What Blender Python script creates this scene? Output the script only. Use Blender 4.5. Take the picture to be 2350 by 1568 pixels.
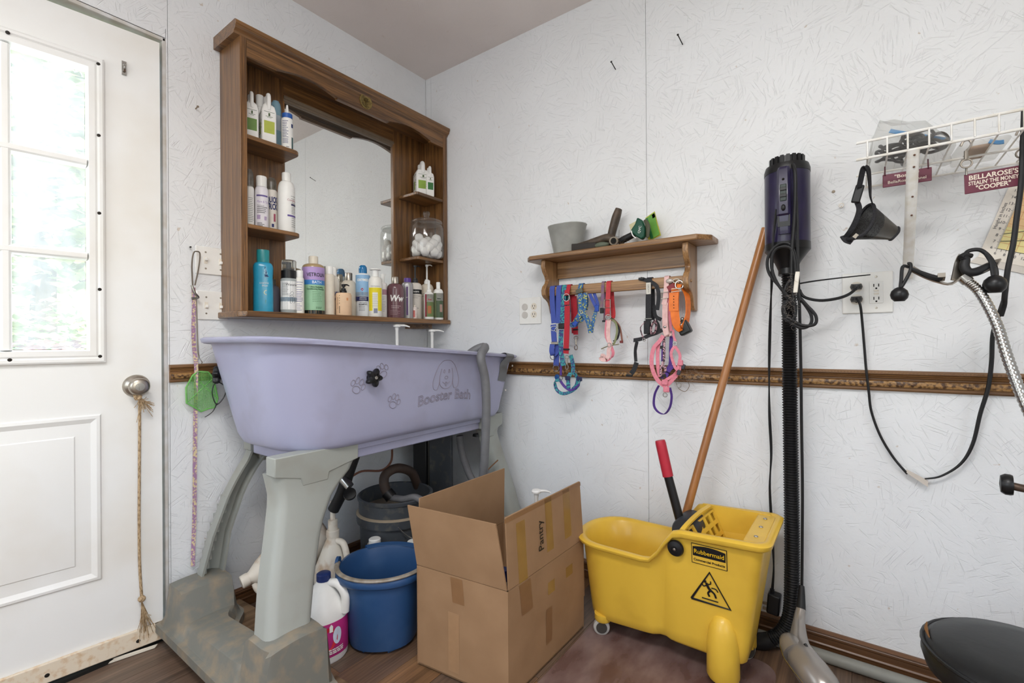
import bpy, bmesh, math, random
from math import sin, cos, pi, radians, sqrt, atan2
from mathutils import Vector, Matrix
random.seed(11)
for _o in list(bpy.data.objects): bpy.data.objects.remove(_o)
S = bpy.context.scene
COL = S.collection

# ------------------------------------------------------------------ camera
cam_d = bpy.data.cameras.new('camera'); cam = bpy.data.objects.new('camera', cam_d); COL.objects.link(cam)
cam_d.sensor_width = 36.0; cam_d.lens = 16.55; cam_d.clip_start = .02; cam_d.clip_end = 200
_yaw, _pitch, _roll = 0.63401, 0.00047, -0.0066966
_f = Vector((-sin(_yaw)*cos(_pitch), cos(_yaw)*cos(_pitch), sin(_pitch)))
_r = Vector((cos(_yaw), sin(_yaw), 0)); _u = _r.cross(_f)
_r2 = _r*cos(_roll)+_u*sin(_roll); _u2 = -_r*sin(_roll)+_u*cos(_roll)
_m = Matrix((_r2, _u2, -_f)).transposed().to_4x4(); _m.translation = (1.9405, -1.83995, 1.0255)
cam.matrix_world = _m
S.camera = cam

# ------------------------------------------------------------------ light
S.view_settings.view_transform = 'Standard'; S.view_settings.look = 'None'
S.view_settings.gamma = 1.0; S.view_settings.use_curve_mapping = False
S.view_settings.exposure = 0.17
wd = bpy.data.worlds.new('sky'); S.world = wd; wd.use_nodes = True
_n = wd.node_tree.nodes; _bg = _n['Background']
_sky = _n.new('ShaderNodeTexSky'); _sky.sky_type = 'NISHITA'; _sky.sun_disc = False
_sky.sun_elevation = radians(42); _sky.sun_rotation = radians(70); _sky.air_density = 1.4; _sky.dust_density = 3.0
wd.node_tree.links.new(_sky.outputs[0], _bg.inputs[0]); _bg.inputs[1].default_value = 0.46
def area(name, loc, target, sx, sy, power, color=(1, 1, 1)):
    d = bpy.data.lights.new(name, 'AREA'); d.shape = 'RECTANGLE'; d.size = sx; d.size_y = sy; d.energy = power; d.color = color
    o = bpy.data.objects.new(name, d); COL.objects.link(o); o.location = loc
    o.rotation_euler = (Vector(target)-Vector(loc)).to_track_quat('-Z', 'Y').to_euler(); return o
# daylight through the window in the wall behind the camera, an unseen side window added for fill and the ceiling lamp
area('daylight_rear_window', (.95, -3.25, 1.55), (1.05, 0, 1.15), 1.3, 1.15, 10.5, (.93, .97, 1.0))
area('fill_side_window', (3.36, -2.1, 1.5), (0, -1.2, 1.0), 1.2, 1.1, 6, (.95, .98, 1.0))
area('ceiling_lamp_light', (1.75, -2.0, 2.40), (1.7, -1.9, 0), 1.15, .25, 18, (1.0, .985, .97))
area('daylight_door_window', (-.16, -1.72, 1.45), (1.2, -1.3, 1.1), .55, .9, 5, (.95, .98, 1.0))

# ------------------------------------------------------------------ materials
def lin(c):
    if isinstance(c, str):
        c = [int(c[i:i+2], 16)/255 for i in (0, 2, 4)]
    return tuple(x/12.92 if x <= .04045 else ((x+.055)/1.055)**2.4 for x in c)
MATS = {}
def mk(name):
    m = bpy.data.materials.new(name); m.use_nodes = True; MATS[name] = m
    nt = m.node_tree; return m, nt.nodes, nt.links, nt.nodes['Principled BSDF']
def pm(name, col, rough=.5, metal=0, col2=None, scale=30, var=.08, bump=0, bscale=200, trans=0, alpha=1, coat=0, ior=1.45, stretch=(1, 1, 1), lo=.35, hi=.7, detail=3):
    """principled material with a noise-driven colour variation and an optional fine bump"""
    m, N, L, b = mk(name)
    c = lin(col); c2 = lin(col2) if col2 else tuple(x*(1-var*2) for x in c)
    tc = N.new('ShaderNodeTexCoord'); mp = N.new('ShaderNodeMapping'); mp.inputs['Scale'].default_value = stretch
    L.new(tc.outputs['Object'], mp.inputs[0])
    nz = N.new('ShaderNodeTexNoise'); nz.inputs['Scale'].default_value = scale; nz.inputs['Detail'].default_value = detail
    L.new(mp.outputs[0], nz.inputs['Vector'])
    cr = N.new('ShaderNodeValToRGB'); cr.color_ramp.elements[0].position = lo; cr.color_ramp.elements[1].position = hi
    cr.color_ramp.elements[0].color = (*c, 1); cr.color_ramp.elements[1].color = (*c2, 1)
    L.new(nz.outputs[0], cr.inputs[0]); L.new(cr.outputs[0], b.inputs['Base Color'])
    b.inputs['Roughness'].default_value = rough; b.inputs['Metallic'].default_value = metal
    b.inputs['Transmission Weight'].default_value = trans; b.inputs['Alpha'].default_value = alpha
    b.inputs['Coat Weight'].default_value = coat; b.inputs['IOR'].default_value = ior
    if bump:
        n2 = N.new('ShaderNodeTexNoise'); n2.inputs['Scale'].default_value = bscale; n2.inputs['Detail'].default_value = 4
        L.new(mp.outputs[0], n2.inputs['Vector'])
        bp = N.new('ShaderNodeBump'); bp.inputs['Strength'].default_value = bump; bp.inputs['Distance'].default_value = .004
        L.new(n2.outputs[0], bp.inputs['Height']); L.new(bp.outputs[0], b.inputs['Normal'])
    return m
def wood(name, light, dark, axis='Z', scale=1.0, rough=.42, dens=70, coat=.15, contrast=(.3, .72)):
    """oak-like grain running along one axis"""
    m, N, L, b = mk(name)
    tc = N.new('ShaderNodeTexCoord'); mp = N.new('ShaderNodeMapping')
    st = {'X': (.02, 1, 1), 'Y': (1, .02, 1), 'Z': (1, 1, .02)}[axis]
    mp.inputs['Scale'].default_value = tuple(s*scale for s in st)
    L.new(tc.outputs['Object'], mp.inputs[0])
    n1 = N.new('ShaderNodeTexNoise'); n1.inputs['Scale'].default_value = dens; n1.inputs['Detail'].default_value = 5; n1.inputs['Roughness'].default_value = .65; n1.inputs['Distortion'].default_value = .6
    n2 = N.new('ShaderNodeTexNoise'); n2.inputs['Scale'].default_value = dens*.18; n2.inputs['Detail'].default_value = 2
    L.new(mp.outputs[0], n1.inputs['Vector']); L.new(mp.outputs[0], n2.inputs['Vector'])
    mx = N.new('ShaderNodeMath'); mx.operation = 'MULTIPLY_ADD'; mx.inputs[1].default_value = .62
    m2 = N.new('ShaderNodeMath'); m2.operation = 'MULTIPLY'; m2.inputs[1].default_value = .38
    L.new(n2.outputs[0], m2.inputs[0]); L.new(n1.outputs[0], mx.inputs[0]); L.new(m2.outputs[0], mx.inputs[2])
    cr = N.new('ShaderNodeValToRGB'); cr.color_ramp.elements[0].position = contrast[0]; cr.color_ramp.elements[1].position = contrast[1]
    cr.color_ramp.elements[0].color = (*lin(dark), 1); cr.color_ramp.elements[1].color = (*lin(light), 1)
    L.new(mx.outputs[0], cr.inputs[0]); L.new(cr.outputs[0], b.inputs['Base Color'])
    b.inputs['Roughness'].default_value = rough; b.inputs['Coat Weight'].default_value = coat; b.inputs['Coat Roughness'].default_value = .3
    bp = N.new('ShaderNodeBump'); bp.inputs['Strength'].default_value = .25; bp.inputs['Distance'].default_value = .001
    L.new(n1.outputs[0], bp.inputs['Height']); L.new(bp.outputs[0], b.inputs['Normal'])
    return m
def osb(name, col, swz, bump=.5, stain=.5):
    """painted strand board: strands of random direction show as fine relief; small brown specks where paint misses"""
    m, N, L, b = mk(name)
    tc = N.new('ShaderNodeTexCoord'); sp = N.new('ShaderNodeSeparateXYZ'); cb = N.new('ShaderNodeCombineXYZ')
    L.new(tc.outputs['Object'], sp.inputs[0]); L.new(sp.outputs[swz[0]], cb.inputs[0]); L.new(sp.outputs[swz[1]], cb.inputs[1])
    hs = []
    for k, (vs, sx, sy) in enumerate(((11, 150, 9), (17, 210, 14))):
        vo = N.new('ShaderNodeTexVoronoi'); vo.inputs['Scale'].default_value = vs; vo.voronoi_dimensions = '2D'
        off = N.new('ShaderNodeVectorMath'); off.operation = 'ADD'; off.inputs[1].default_value = (k*3.7, k*1.9, 0)
        L.new(cb.outputs[0], off.inputs[0]); L.new(off.outputs[0], vo.inputs['Vector'])
        sc = N.new('ShaderNodeSeparateColor'); L.new(vo.outputs['Color'], sc.inputs[0])
        an = N.new('ShaderNodeMath'); an.operation = 'MULTIPLY'; an.inputs[1].default_value = 6.28; L.new(sc.outputs[0], an.inputs[0])
        vr = N.new('ShaderNodeVectorRotate'); vr.rotation_type = 'Z_AXIS'; L.new(off.outputs[0], vr.inputs['Vector']); L.new(an.outputs[0], vr.inputs['Angle'])
        mp = N.new('ShaderNodeMapping'); mp.inputs['Scale'].default_value = (sx, sy, 1); L.new(vr.outputs[0], mp.inputs[0])
        nz = N.new('ShaderNodeTexNoise'); nz.inputs['Scale'].default_value = 1; nz.inputs['Detail'].default_value = 2; nz.noise_dimensions = '2D'
        L.new(mp.outputs[0], nz.inputs['Vector'])
        rp = N.new('ShaderNodeValToRGB'); rp.color_ramp.elements[0].position = .24; rp.color_ramp.elements[1].position = .36
        L.new(nz.outputs[0], rp.inputs[0]); hs.append(rp)
    ad = N.new('ShaderNodeMath'); ad.operation = 'ADD'; L.new(hs[0].outputs[0], ad.inputs[0]); L.new(hs[1].outputs[0], ad.inputs[1])
    fine = N.new('ShaderNodeTexNoise'); fine.inputs['Scale'].default_value = 60; fine.inputs['Detail'].default_value = 5
    L.new(tc.outputs['Object'], fine.inputs['Vector'])
    ad2 = N.new('ShaderNodeMath'); ad2.operation = 'MULTIPLY_ADD'; ad2.inputs[1].default_value = 1.2; L.new(fine.outputs[0], ad2.inputs[0]); L.new(ad.outputs[0], ad2.inputs[2])
    bp = N.new('ShaderNodeBump'); bp.inputs['Strength'].default_value = bump; bp.inputs['Distance'].default_value = .0018
    L.new(ad2.outputs[0], bp.inputs['Height']); L.new(bp.outputs[0], b.inputs['Normal'])
    big = N.new('ShaderNodeTexNoise'); big.inputs['Scale'].default_value = 2.2; big.inputs['Detail'].default_value = 4; L.new(tc.outputs['Object'], big.inputs['Vector'])
    c = lin(col); cr = N.new('ShaderNodeValToRGB'); cr.color_ramp.elements[0].position = .35; cr.color_ramp.elements[1].position = .7
    cr.color_ramp.elements[0].color = (*c, 1); cr.color_ramp.elements[1].color = (c[0]*.93, c[1]*.925, c[2]*.92, 1); L.new(big.outputs[0], cr.inputs[0])
    sv = N.new('ShaderNodeTexNoise'); sv.inputs['Scale'].default_value = 38; sv.inputs['Detail'].default_value = 3; L.new(tc.outputs['Object'], sv.inputs['Vector'])
    sr = N.new('ShaderNodeValToRGB'); sr.color_ramp.elements[0].position = .705; sr.color_ramp.elements[1].position = .76; L.new(sv.outputs[0], sr.inputs[0])
    sm = N.new('ShaderNodeMath'); sm.operation = 'MULTIPLY'; sm.inputs[1].default_value = stain; L.new(sr.outputs[0], sm.inputs[0])
    mx = N.new('ShaderNodeMix'); mx.data_type = 'RGBA'; L.new(sm.outputs[0], mx.inputs[0]); L.new(cr.outputs[0], mx.inputs[6]); mx.inputs[7].default_value = (*lin('b89a78'), 1)
    L.new(mx.outputs[2], b.inputs['Base Color']); b.inputs['Roughness'].default_value = .55
    return m

# ------------------------------------------------------------------ mesh builders
def cat(pts, k=6, closed=False):
    """Catmull-Rom through the points"""
    P = [Vector(p) for p in pts]; n = len(P)
    if n < 3 or k <= 1: return P
    out = []
    rng = range(n if closed else n-1)
    for i in rng:
        if closed: p0, p1, p2, p3 = P[(i-1) % n], P[i], P[(i+1) % n], P[(i+2) % n]
        else: p0, p1, p2, p3 = P[max(i-1, 0)], P[i], P[i+1], P[min(i+2, n-1)]
        for j in range(k):
            t = j/k; out.append(.5*((2*p1)+(p2-p0)*t+(2*p0-5*p1+4*p2-p3)*t*t+(3*p1-p0-3*p2+p3)*t**3))
    if not closed: out.append(P[-1])
    return out
class B:
    def __init__(s): s.v = []; s.f = []
    def add(s, v, f):
        o = len(s.v); s.v += [tuple(p) for p in v]; s.f += [tuple(i+o for i in q) for q in f]; return s
    def box(s, x0, x1, y0, y1, z0, z1):
        return s.add([(x0, y0, z0), (x1, y0, z0), (x1, y1, z0), (x0, y1, z0), (x0, y0, z1), (x1, y0, z1), (x1, y1, z1), (x0, y1, z1)],
                     [(0, 3, 2, 1), (4, 5, 6, 7), (0, 1, 5, 4), (1, 2, 6, 5), (2, 3, 7, 6), (3, 0, 4, 7)])
    def loft(s, rings, cap0=True, cap1=True, closed=True):
        n = len(rings[0]); v = [p for r in rings for p in r]; f = []
        for i in range(len(rings)-1):
            for j in range(n if closed else n-1):
                a = i*n+j; b = i*n+(j+1) % n; f.append((a, b, b+n, a+n))
        if cap0: f.append(tuple(range(n-1, -1, -1)))
        if cap1: f.append(tuple(range((len(rings)-1)*n, len(rings)*n)))
        return s.add(v, f)
    def lathe(s, prof, n=24, c=(0, 0, 0), sx=1, sy=1, power=2):
        rings = []
        for r, z in prof:
            ring = []
            for j in range(n):
                a = 2*pi*j/n; ca, sa = cos(a), sin(a)
                if power != 2:
                    q = (abs(ca)**power+abs(sa)**power)**(-1/power); ca *= q; sa *= q
                ring.append((c[0]+r*sx*ca, c[1]+r*sy*sa, c[2]+z))
            rings.append(ring)
        return s.loft(rings)
    def tube(s, pts, r=.005, n=8, k=6, closed=False, flat=1.0, up=None):
        P = cat(pts, k, closed); m = len(P)
        R = r if isinstance(r, (list, tuple)) else None
        T = []
        for i in range(m):
            a = P[(i-1) % m] if (closed or i > 0) else P[i]; b = P[(i+1) % m] if (closed or i < m-1) else P[i]
            t = (b-a); T.append(t.normalized() if t.length > 1e-9 else Vector((0, 0, 1)))
        u = Vector(up) if up else (Vector((0, 0, 1)) if abs(T[0].z) < .9 else Vector((1, 0, 0)))
        rings = []
        for i in range(m):
            u = (u-T[i]*u.dot(T[i])); u = u.normalized() if u.length > 1e-6 else T[i].orthogonal().normalized()
            w = T[i].cross(u)
            if R:
                q = i/(m-1)*(len(R)-1); q0 = int(min(q, len(R)-2)); rr = R[q0]+(R[q0+1]-R[q0])*(q-q0)
            else: rr = r
            rings.append([P[i]+u*rr*flat*cos(2*pi*j/n)+w*rr*sin(2*pi*j/n) for j in range(n)])
        if closed: rings.append(rings[0])
        return s.loft(rings, not closed, not closed)
    def ribbon(s, pts, w, t=.002, wd=(1, 0, 0), k=6, closed=False):
        """strap: width w along wd (one vector, or one for each point), thickness t"""
        P = cat(pts, k, closed); m = len(P)
        if isinstance(wd[0], (int, float)): WD = [Vector(wd)]*m
        else:
            WD = []
            for i in range(m):
                q = i/max(m-1, 1)*(len(wd)-1); a = int(min(q, len(wd)-2)); WD.append(Vector(wd[a]).lerp(Vector(wd[a+1]), q-a))
        rings = []
        for i in range(m):
            a = P[(i-1) % m] if (closed or i > 0) else P[i]; b = P[(i+1) % m] if (closed or i < m-1) else P[i]
            T = (b-a).normalized(); W = WD[i]-T*WD[i].dot(T); W = W.normalized() if W.length > 1e-5 else T.orthogonal().normalized()
            Nn = T.cross(W); h = W*w/2; e = Nn*t/2
            rings.append([P[i]-h-e, P[i]+h-e, P[i]+h+e, P[i]-h+e])
        if closed: rings.append(rings[0])
        return s.loft(rings, not closed, not closed)
    def prism(s, poly, fn, d0, d1):
        """polygon (u,v) extruded from depth d0 to d1 through fn(u,v,d)->point"""
        n = len(poly); v = [fn(a, b, d0) for a, b in poly]+[fn(a, b, d1) for a, b in poly]
        f = [tuple(range(n-1, -1, -1)), tuple(range(n, 2*n))]+[(i, (i+1) % n, (i+1) % n+n, i+n) for i in range(n)]
        return s.add(v, f)
    def grid(s, fn, nu, nv):
        v = [fn(i/nu, j/nv) for i in range(nu+1) for j in range(nv+1)]
        f = [(i*(nv+1)+j, (i+1)*(nv+1)+j, (i+1)*(nv+1)+j+1, i*(nv+1)+j+1) for i in range(nu) for j in range(nv)]
        return s.add(v, f)
    def ball(s, c, r, n=16, m=10, sx=1, sy=1, sz=1):
        prof = [(max(r*sin(pi*i/m), 1e-5), -r*sz*cos(pi*i/m)) for i in range(m+1)]
        return s.lathe(prof, n, c, sx, sy)
    def xf(s, M, start=0):
        s.v[start:] = [tuple(M @ Vector(p)) for p in s.v[start:]]; return s
WROOT = {}
def ob(b, name, mat, parent=None, smooth=True, angle=38, bevel=0, seg=2, kind=None, label=None):
    me = bpy.data.meshes.new(name); me.from_pydata(b.v, [], b.f); 
    bm = bmesh.new(); bm.from_mesh(me); bmesh.ops.remove_doubles(bm, verts=bm.verts, dist=1e-6); bmesh.ops.recalc_face_normals(bm, faces=bm.faces); bm.to_mesh(me); bm.free()
    me.materials.append(MATS[mat] if isinstance(mat, str) else mat)
    if smooth:
        me.polygons.foreach_set('use_smooth', [True]*len(me.polygons)); me.set_sharp_from_angle(angle=radians(angle))
    o = bpy.data.objects.new(name, me); COL.objects.link(o)
    if bevel:
        md = o.modifiers.new('edges', 'BEVEL'); md.width = bevel; md.segments = seg; md.limit_method = 'ANGLE'; md.angle_limit = radians(35); md.harden_normals = False
    if parent is not None:
        o.parent = parent
        if parent.name in WROOT: o.matrix_parent_inverse = parent.matrix_basis.inverted()
    if kind: o['kind'] = kind
    if label: o['label'] = label
    return o
def tag(o, label, cate, group=None, kind=None):
    o['label'] = label; o['category'] = cate
    if group: o['group'] = group
    if kind: o['kind'] = kind
    return o
def thing(name, label, cate, loc=(0, 0, 0), rotz=0, group=None, world=True, kind=None):
    """an Empty at the thing's base; world=True when its parts are given in room coordinates"""
    o = bpy.data.objects.new(name, None); COL.objects.link(o); o.empty_display_size = .05
    o.matrix_basis = Matrix.Translation(loc) @ Matrix.Rotation(rotz, 4, 'Z')
    if label: o['label'] = label
    if cate: o['category'] = cate
    if group: o['group'] = group
    if kind: o['kind'] = kind
    if world: WROOT[o.name] = True
    return o
def struct(b, name, mat, label=None, **k):
    o = ob(b, name, mat, None, **k); o['kind'] = 'structure'
    if label: o['label'] = label
    return o
def dup(root, M=None, label=None, group=None):
    r = root.copy(); COL.objects.link(r)
    if root.name in WROOT: WROOT[r.name] = True
    if M is not None: r.matrix_basis = M
    if label: r['label'] = label
    if group: r['group'] = group
    for ch in root.children:
        c = ch.copy(); COL.objects.link(c); c.parent = r
        for g in ch.children:
            d = g.copy(); COL.objects.link(d); d.parent = c
    return r
def text(s_, size, fn, align='CENTER', bold=0, shear=0, space=1.0, fit=None, maxw=None):
    """lettering as a flat mesh, every vertex laid onto a surface by fn(u,v)"""
    cu = bpy.data.curves.new('lettering', 'FONT'); cu.body = s_; cu.size = size; cu.align_x = align; cu.align_y = 'CENTER'
    cu.offset = bold; cu.shear = shear; cu.space_character = space; cu.resolution_u = 3
    o = bpy.data.objects.new('lettering', cu); COL.objects.link(o)
    me = bpy.data.meshes.new_from_object(o.evaluated_get(bpy.context.evaluated_depsgraph_get()))
    w_ = max(1e-6, max(v.co.x for v in me.vertices)-min(v.co.x for v in me.vertices)); k_ = fit/w_ if fit else min(1, maxw/w_) if maxw else 1
    b = B(); b.add([fn(v.co.x*k_, v.co.y) for v in me.vertices], [tuple(p.vertices) for p in me.polygons])
    bpy.data.objects.remove(o); bpy.data.curves.remove(cu); bpy.data.meshes.remove(me)
    return b

# ------------------------------------------------------------------ room materials
H = 2.4917; RX = 3.4; RY = -3.3
osb('wall_paint_back', 'eff1f3', (0, 2), bump=.6); osb('wall_paint_left', 'eff1f3', (1, 2), bump=.62)
osb('ceiling_paint', 'f0e7e2', (0, 1), bump=.25, stain=.15)
pm('wall_core', 'cfc8be', .8, scale=8)
pm('door_white', 'f2f2f0', .38, col2='e9e5dd', scale=4, lo=.45, hi=.8, bump=.08, bscale=35)
pm('door_dirt', 'e6d8c2', .5, col2='d4b48e', scale=60, lo=.5, hi=.75)
pm('jamb_paint', 'dcdcdc', .5, col2='c8c2b8', scale=20)
pm('dark_gap', '15130f', .9)
wood('trim_brown', 'a4784a', '4a2e16', 'Y', 1, .4, 90, .25); wood('trim_brown_x', 'a4784a', '4a2e16', 'X', 1, .4, 90, .25)
wood('base_brown', '7d5534', '3a2312', 'Y', 1, .4, 90, .25); wood('base_brown_x', '7d5534', '3a2312', 'X', 1, .4, 90, .25)
wood('oak_dark_z', '96693a', '3a220d', 'Z', 1, .38, 300, .4, (.38, .64)); wood('oak_dark_y', '996c3c', '3c240e', 'Y', 1, .38, 300, .4, (.38, .64)); wood('oak_dark_x', '96693a', '3a220d', 'X', 1, .38, 300, .4, (.38, .64))
wood('oak_honey_x', 'b48a5c', '5f3d1e', 'X', 1, .4, 220, .25, (.36, .64)); wood('oak_honey_z', 'b48a5c', '5f3d1e', 'Z', 1, .4, 220, .25, (.36, .64)); wood('oak_honey_y', 'b48a5c', '5f3d1e', 'Y', 1, .4, 220, .25, (.36, .64))
pm('chrome', 'b4b2ae', .22, 1.0, var=.05); pm('satin_nickel', 'b5ada2', .32, 1.0, var=.06); pm('steel', '9a9892', .35, 1.0, var=.1)
pm('black_plastic', '141416', .38, var=.1); pm('black_rubber', '1b1b1d', .55, var=.15, bump=.05); pm('dark_screw', '2a2622', .5, .6)
pm('white_plastic', 'f3f2ee', .35, var=.02); pm('ivory_plastic', 'ece6da', .4, col2='ddd2c0', scale=25); pm('brass', '94804a', .4, .5, col2='5a4a28', scale=120)
pm('grime', '4a3d30', .9, var=.2)

# floor: laminate planks laid along the left wall
_pl = []
for k, (a, b) in enumerate((('836650', '4a372a'), ('776050', '413329'), ('8c6d50', '53402f'), ('7d6655', '4a3c32'), ('956f4c', '5a412c'))):
    wood('plank_%d' % k, a, b, 'Y', 1, .42, 110, .2, (.34, .66)); _pl.append('plank_%d' % k)
fb = B().box(0, RX, RY, 0, -.12, -.012); floor = struct(fb, 'floor', 'dark_gap', 'brown wood-look laminate floor laid in long planks')
PWD = .128
for i in range(int(RX/PWD)+1):
    y = 0-random.random()*1.0
    x0 = i*PWD; x1 = min(x0+PWD-.0012, RX)
    if x1-x0 < .02: continue
    ys = [0]
    while y > RY: ys.append(y); y -= 1.22
    ys.append(RY)
    for a, b_ in zip(ys[:-1], ys[1:]):
        if a-b_ < .01: continue
        ob(B().box(x0, x1, b_+.0006, a-.0006, -.012, 0), 'plank', random.choice(_pl), floor, smooth=False)
# walls: slabs with painted strand-board sheets
T_ = .012
wb = struct(B().box(-.16, RX+.16, T_, .14, -.12, H+.12), 'wall_back', 'wall_core', 'white painted strand-board wall behind the shelf and the mop bucket')
for a, b_ in ((.0, .042), (.042, 1.262), (1.262, 2.482), (2.482, RX)):
    ob(B().box(a+.0008, b_-.0008, 0, T_, 0, H), 'panel', 'wall_paint_back', wb, smooth=False)
DY0, DY1, DZ = -2.165, -1.229, 2.091    # doorway
wl = B(); wl.box(-.14, -T_, DY1, .14, -.12, H+.12); wl.box(-.14, -T_, RY-.14, DY0, -.12, H+.12); wl.box(-.14, -T_, DY0, DY1, DZ, H+.12); wl.box(-.14, -T_, DY0, DY1, -.12, -.03)
wl = struct(wl, 'wall_left', 'wall_core', 'white painted wall with the door, the mirror cabinet and the dog bath', smooth=False)
for y0, y1, z0, z1 in ((-1.223, 0, 0, H), (DY1, -1.223, 0, 2.125), (DY0, -1.223, 2.125, H), (DY0, DY1, DZ, 2.125), (RY, DY0, 0, H)):
    ob(B().box(-T_, 0, y0+.0008, y1-.0008, z0, z1), 'panel', 'wall_paint_left', wl, smooth=False)
wf = B(); wx0, wx1, wz0, wz1 = .3, 1.6, .95, 2.15
wf.box(-.14, wx0, RY-.14, RY, -.12, H+.12); wf.box(wx1, RX+.14, RY-.14, RY, -.12, H+.12); wf.box(wx0, wx1, RY-.14, RY, -.12, wz0); wf.box(wx0, wx1, RY-.14, RY, wz1, H+.12)
struct(wf, 'wall_front', 'wall_paint_back', 'white wall behind the viewer', smooth=False)
wr = B(); wr.box(RX, RX+.14, -1.5, 0, -.12, H+.12); wr.box(RX, RX+.14, RY, -2.7, -.12, H+.12); wr.box(RX, RX+.14, -2.7, -1.5, -.12, .95); wr.box(RX, RX+.14, -2.7, -1.5, 2.05, H+.12)
struct(wr, 'wall_right', 'wall_paint_left', 'white side wall out of view', smooth=False)
for n_, bb in (('window_2', B().box(wx0-.05, wx0, RY-.03, RY+.015, wz0-.05, wz1+.05).box(wx1, wx1+.05, RY-.03, RY+.015, wz0-.05, wz1+.05).box(wx0, wx1, RY-.03, RY+.015, wz0-.05, wz0).box(wx0, wx1, RY-.03, RY+.015, wz1, wz1+.05)),
               ('fill_window', B().box(RX-.015, RX+.03, -2.75, -2.7, .9, 2.1).box(RX-.015, RX+.03, -1.5, -1.45, .9, 2.1).box(RX-.015, RX+.03, -2.7, -1.5, .9, .95).box(RX-.015, RX+.03, -2.7, -1.5, 2.05, 2.1))):  # side window added out of view to bring in fill light
    struct(bb, n_, 'jamb_paint', 'white window frame, unseen behind the viewer', smooth=False)
struct(B().box(-.14, RX+.14, RY-.14, .14, H, H+.12), 'ceiling', 'ceiling_paint', 'pale textured ceiling', smooth=False)
# ceiling lamp, behind the viewer
m_, N_, L_, b_ = mk('lamp_diffuser'); b_.inputs['Base Color'].default_value = (.9, .9, .88, 1); b_.inputs['Emission Color'].default_value = (1, .985, .97, 1); b_.inputs['Emission Strength'].default_value = 10
lamp = thing('ceiling_lamp', 'long white ceiling lamp', 'lamp', (1.75, -2.0, H))
ob(B().box(1.12, 2.38, -2.15, -1.85, H-.03, H), 'housing', 'white_plastic', lamp, bevel=.004); ob(B().box(1.15, 2.35, -2.13, -1.87, H-.085, H-.03), 'diffuser', 'lamp_diffuser', lamp, bevel=.02)

# chair rail and baseboard: moulded profile (offset from wall, height)
def rail(name, p0, p1, nrm, prof, mat, label):
    """sweeps the profile along a wall"""
    p0, p1, nrm = Vector(p0), Vector(p1), Vector(nrm)
    b = B(); b.loft([[q+nrm*d+Vector((0, 0, z)) for d, z in prof] for q in (p0, p1)])
    return struct(b, name, mat, label, smooth=False)
RP = [(0, 0), (.010, 0), (.013, .004), (.013, .010), (.017, .014), (.018, .022), (.015, .030), (.010, .034), (.010, .037), (.013, .040), (.010, .043), (.013, .046), (.010, .049), (.016, .052), (.016, .058), (.010, .062), (0, .062)]
pm('rail_carved', 'a27a48', .42, col2='4a2f18', scale=95, lo=.42, hi=.6, bump=.9, bscale=120, coat=.2)
zr = .868
tr1 = rail('trim_1', (.016, 0, zr), (RX, 0, zr), (0, -1, 0), RP, 'trim_brown_x', 'brown moulded chair rail on the back wall')
ob(B().loft([[Vector((x, -d, zr+z)) for d, z in ((.0175, .013), (.0192, .017), (.0198, .022), (.0182, .028), (.0162, .031))] for x in (.02, RX)], False, False, False), 'carved_band', 'rail_carved', tr1)
bd = B()
for i in range(int((RX-.02)/.0085)): bd.box(.02+i*.0085, .0245+i*.0085, -.018, -.015, zr+.0525, zr+.0575)
ob(bd, 'bead_row', 'trim_brown_x', tr1, smooth=False, kind='stuff')
tr2 = rail('trim_2', (0, -1.226, zr+.023), (0, 0, zr+.023), (1, 0, 0), RP, 'trim_brown', 'brown moulded chair rail on the left wall')
ob(B().loft([[Vector((d, y, zr+.023+z)) for d, z in ((.0175, .013), (.0192, .017), (.0198, .022), (.0182, .028), (.0162, .031))] for y in (-1.224, 0)], False, False, False), 'carved_band', 'rail_carved', tr2)
BP = [(0, 0), (.010, 0), (.012, .003), (.012, .028), (.014, .031), (.014, .034), (.011, .038), (.011, .056), (.015, .060), (.016, .066), (.013, .069), (.016, .072), (.011, .075), (.006, .078), (0, .078)]
rail('baseboard_back', (0.01, 0, 0), (RX, 0, 0), (0, -1, 0), BP, 'base_brown_x', 'dark brown moulded baseboard on the back wall')
rail('baseboard_left', (0, -1.222, 0), (0, 0, 0), (1, 0, 0), BP, 'base_brown', 'dark brown moulded baseboard below the dog bath')
# door frame
tb = B(); tb.box(-.14, 0, DY1-.010, DY1, 0, DZ); tb.box(-.14, 0, DY0, DY0+.01, 0, DZ); tb.box(-.14, 0, DY0, DY1, DZ-.012, DZ)
tb.box(-.14, -.075, DY1-.022, DY1-.01, 0, DZ-.012); tb.box(-.14, -.1, DY0+.01, DY0+.02, 0, DZ-.012); tb.box(-.14, -.1, DY0, DY1, DZ-.024, DZ-.012)
struct(tb, 'trim_3', 'jamb_paint', 'pale painted door frame', bevel=.002)
struct(B().box(-.14, .0, DY0, DY1, -.03, .012), 'trim_4', 'dark_gap', 'black door sill', bevel=.003)

# ------------------------------------------------------------------ door, ajar: s runs from the hinge, z up, n towards the room
DA = radians(6.0)
door = thing('door_1', 'white door with nine small panes, slightly ajar', None, (-.085, -2.15, 0), 0, world=False, kind='structure')
door.matrix_basis = Matrix(((cos(DA), sin(DA), 0, -.085), (-sin(DA), cos(DA), 0, -2.15), (0, 0, 1, 0), (0, 0, 0, 1)))
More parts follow.
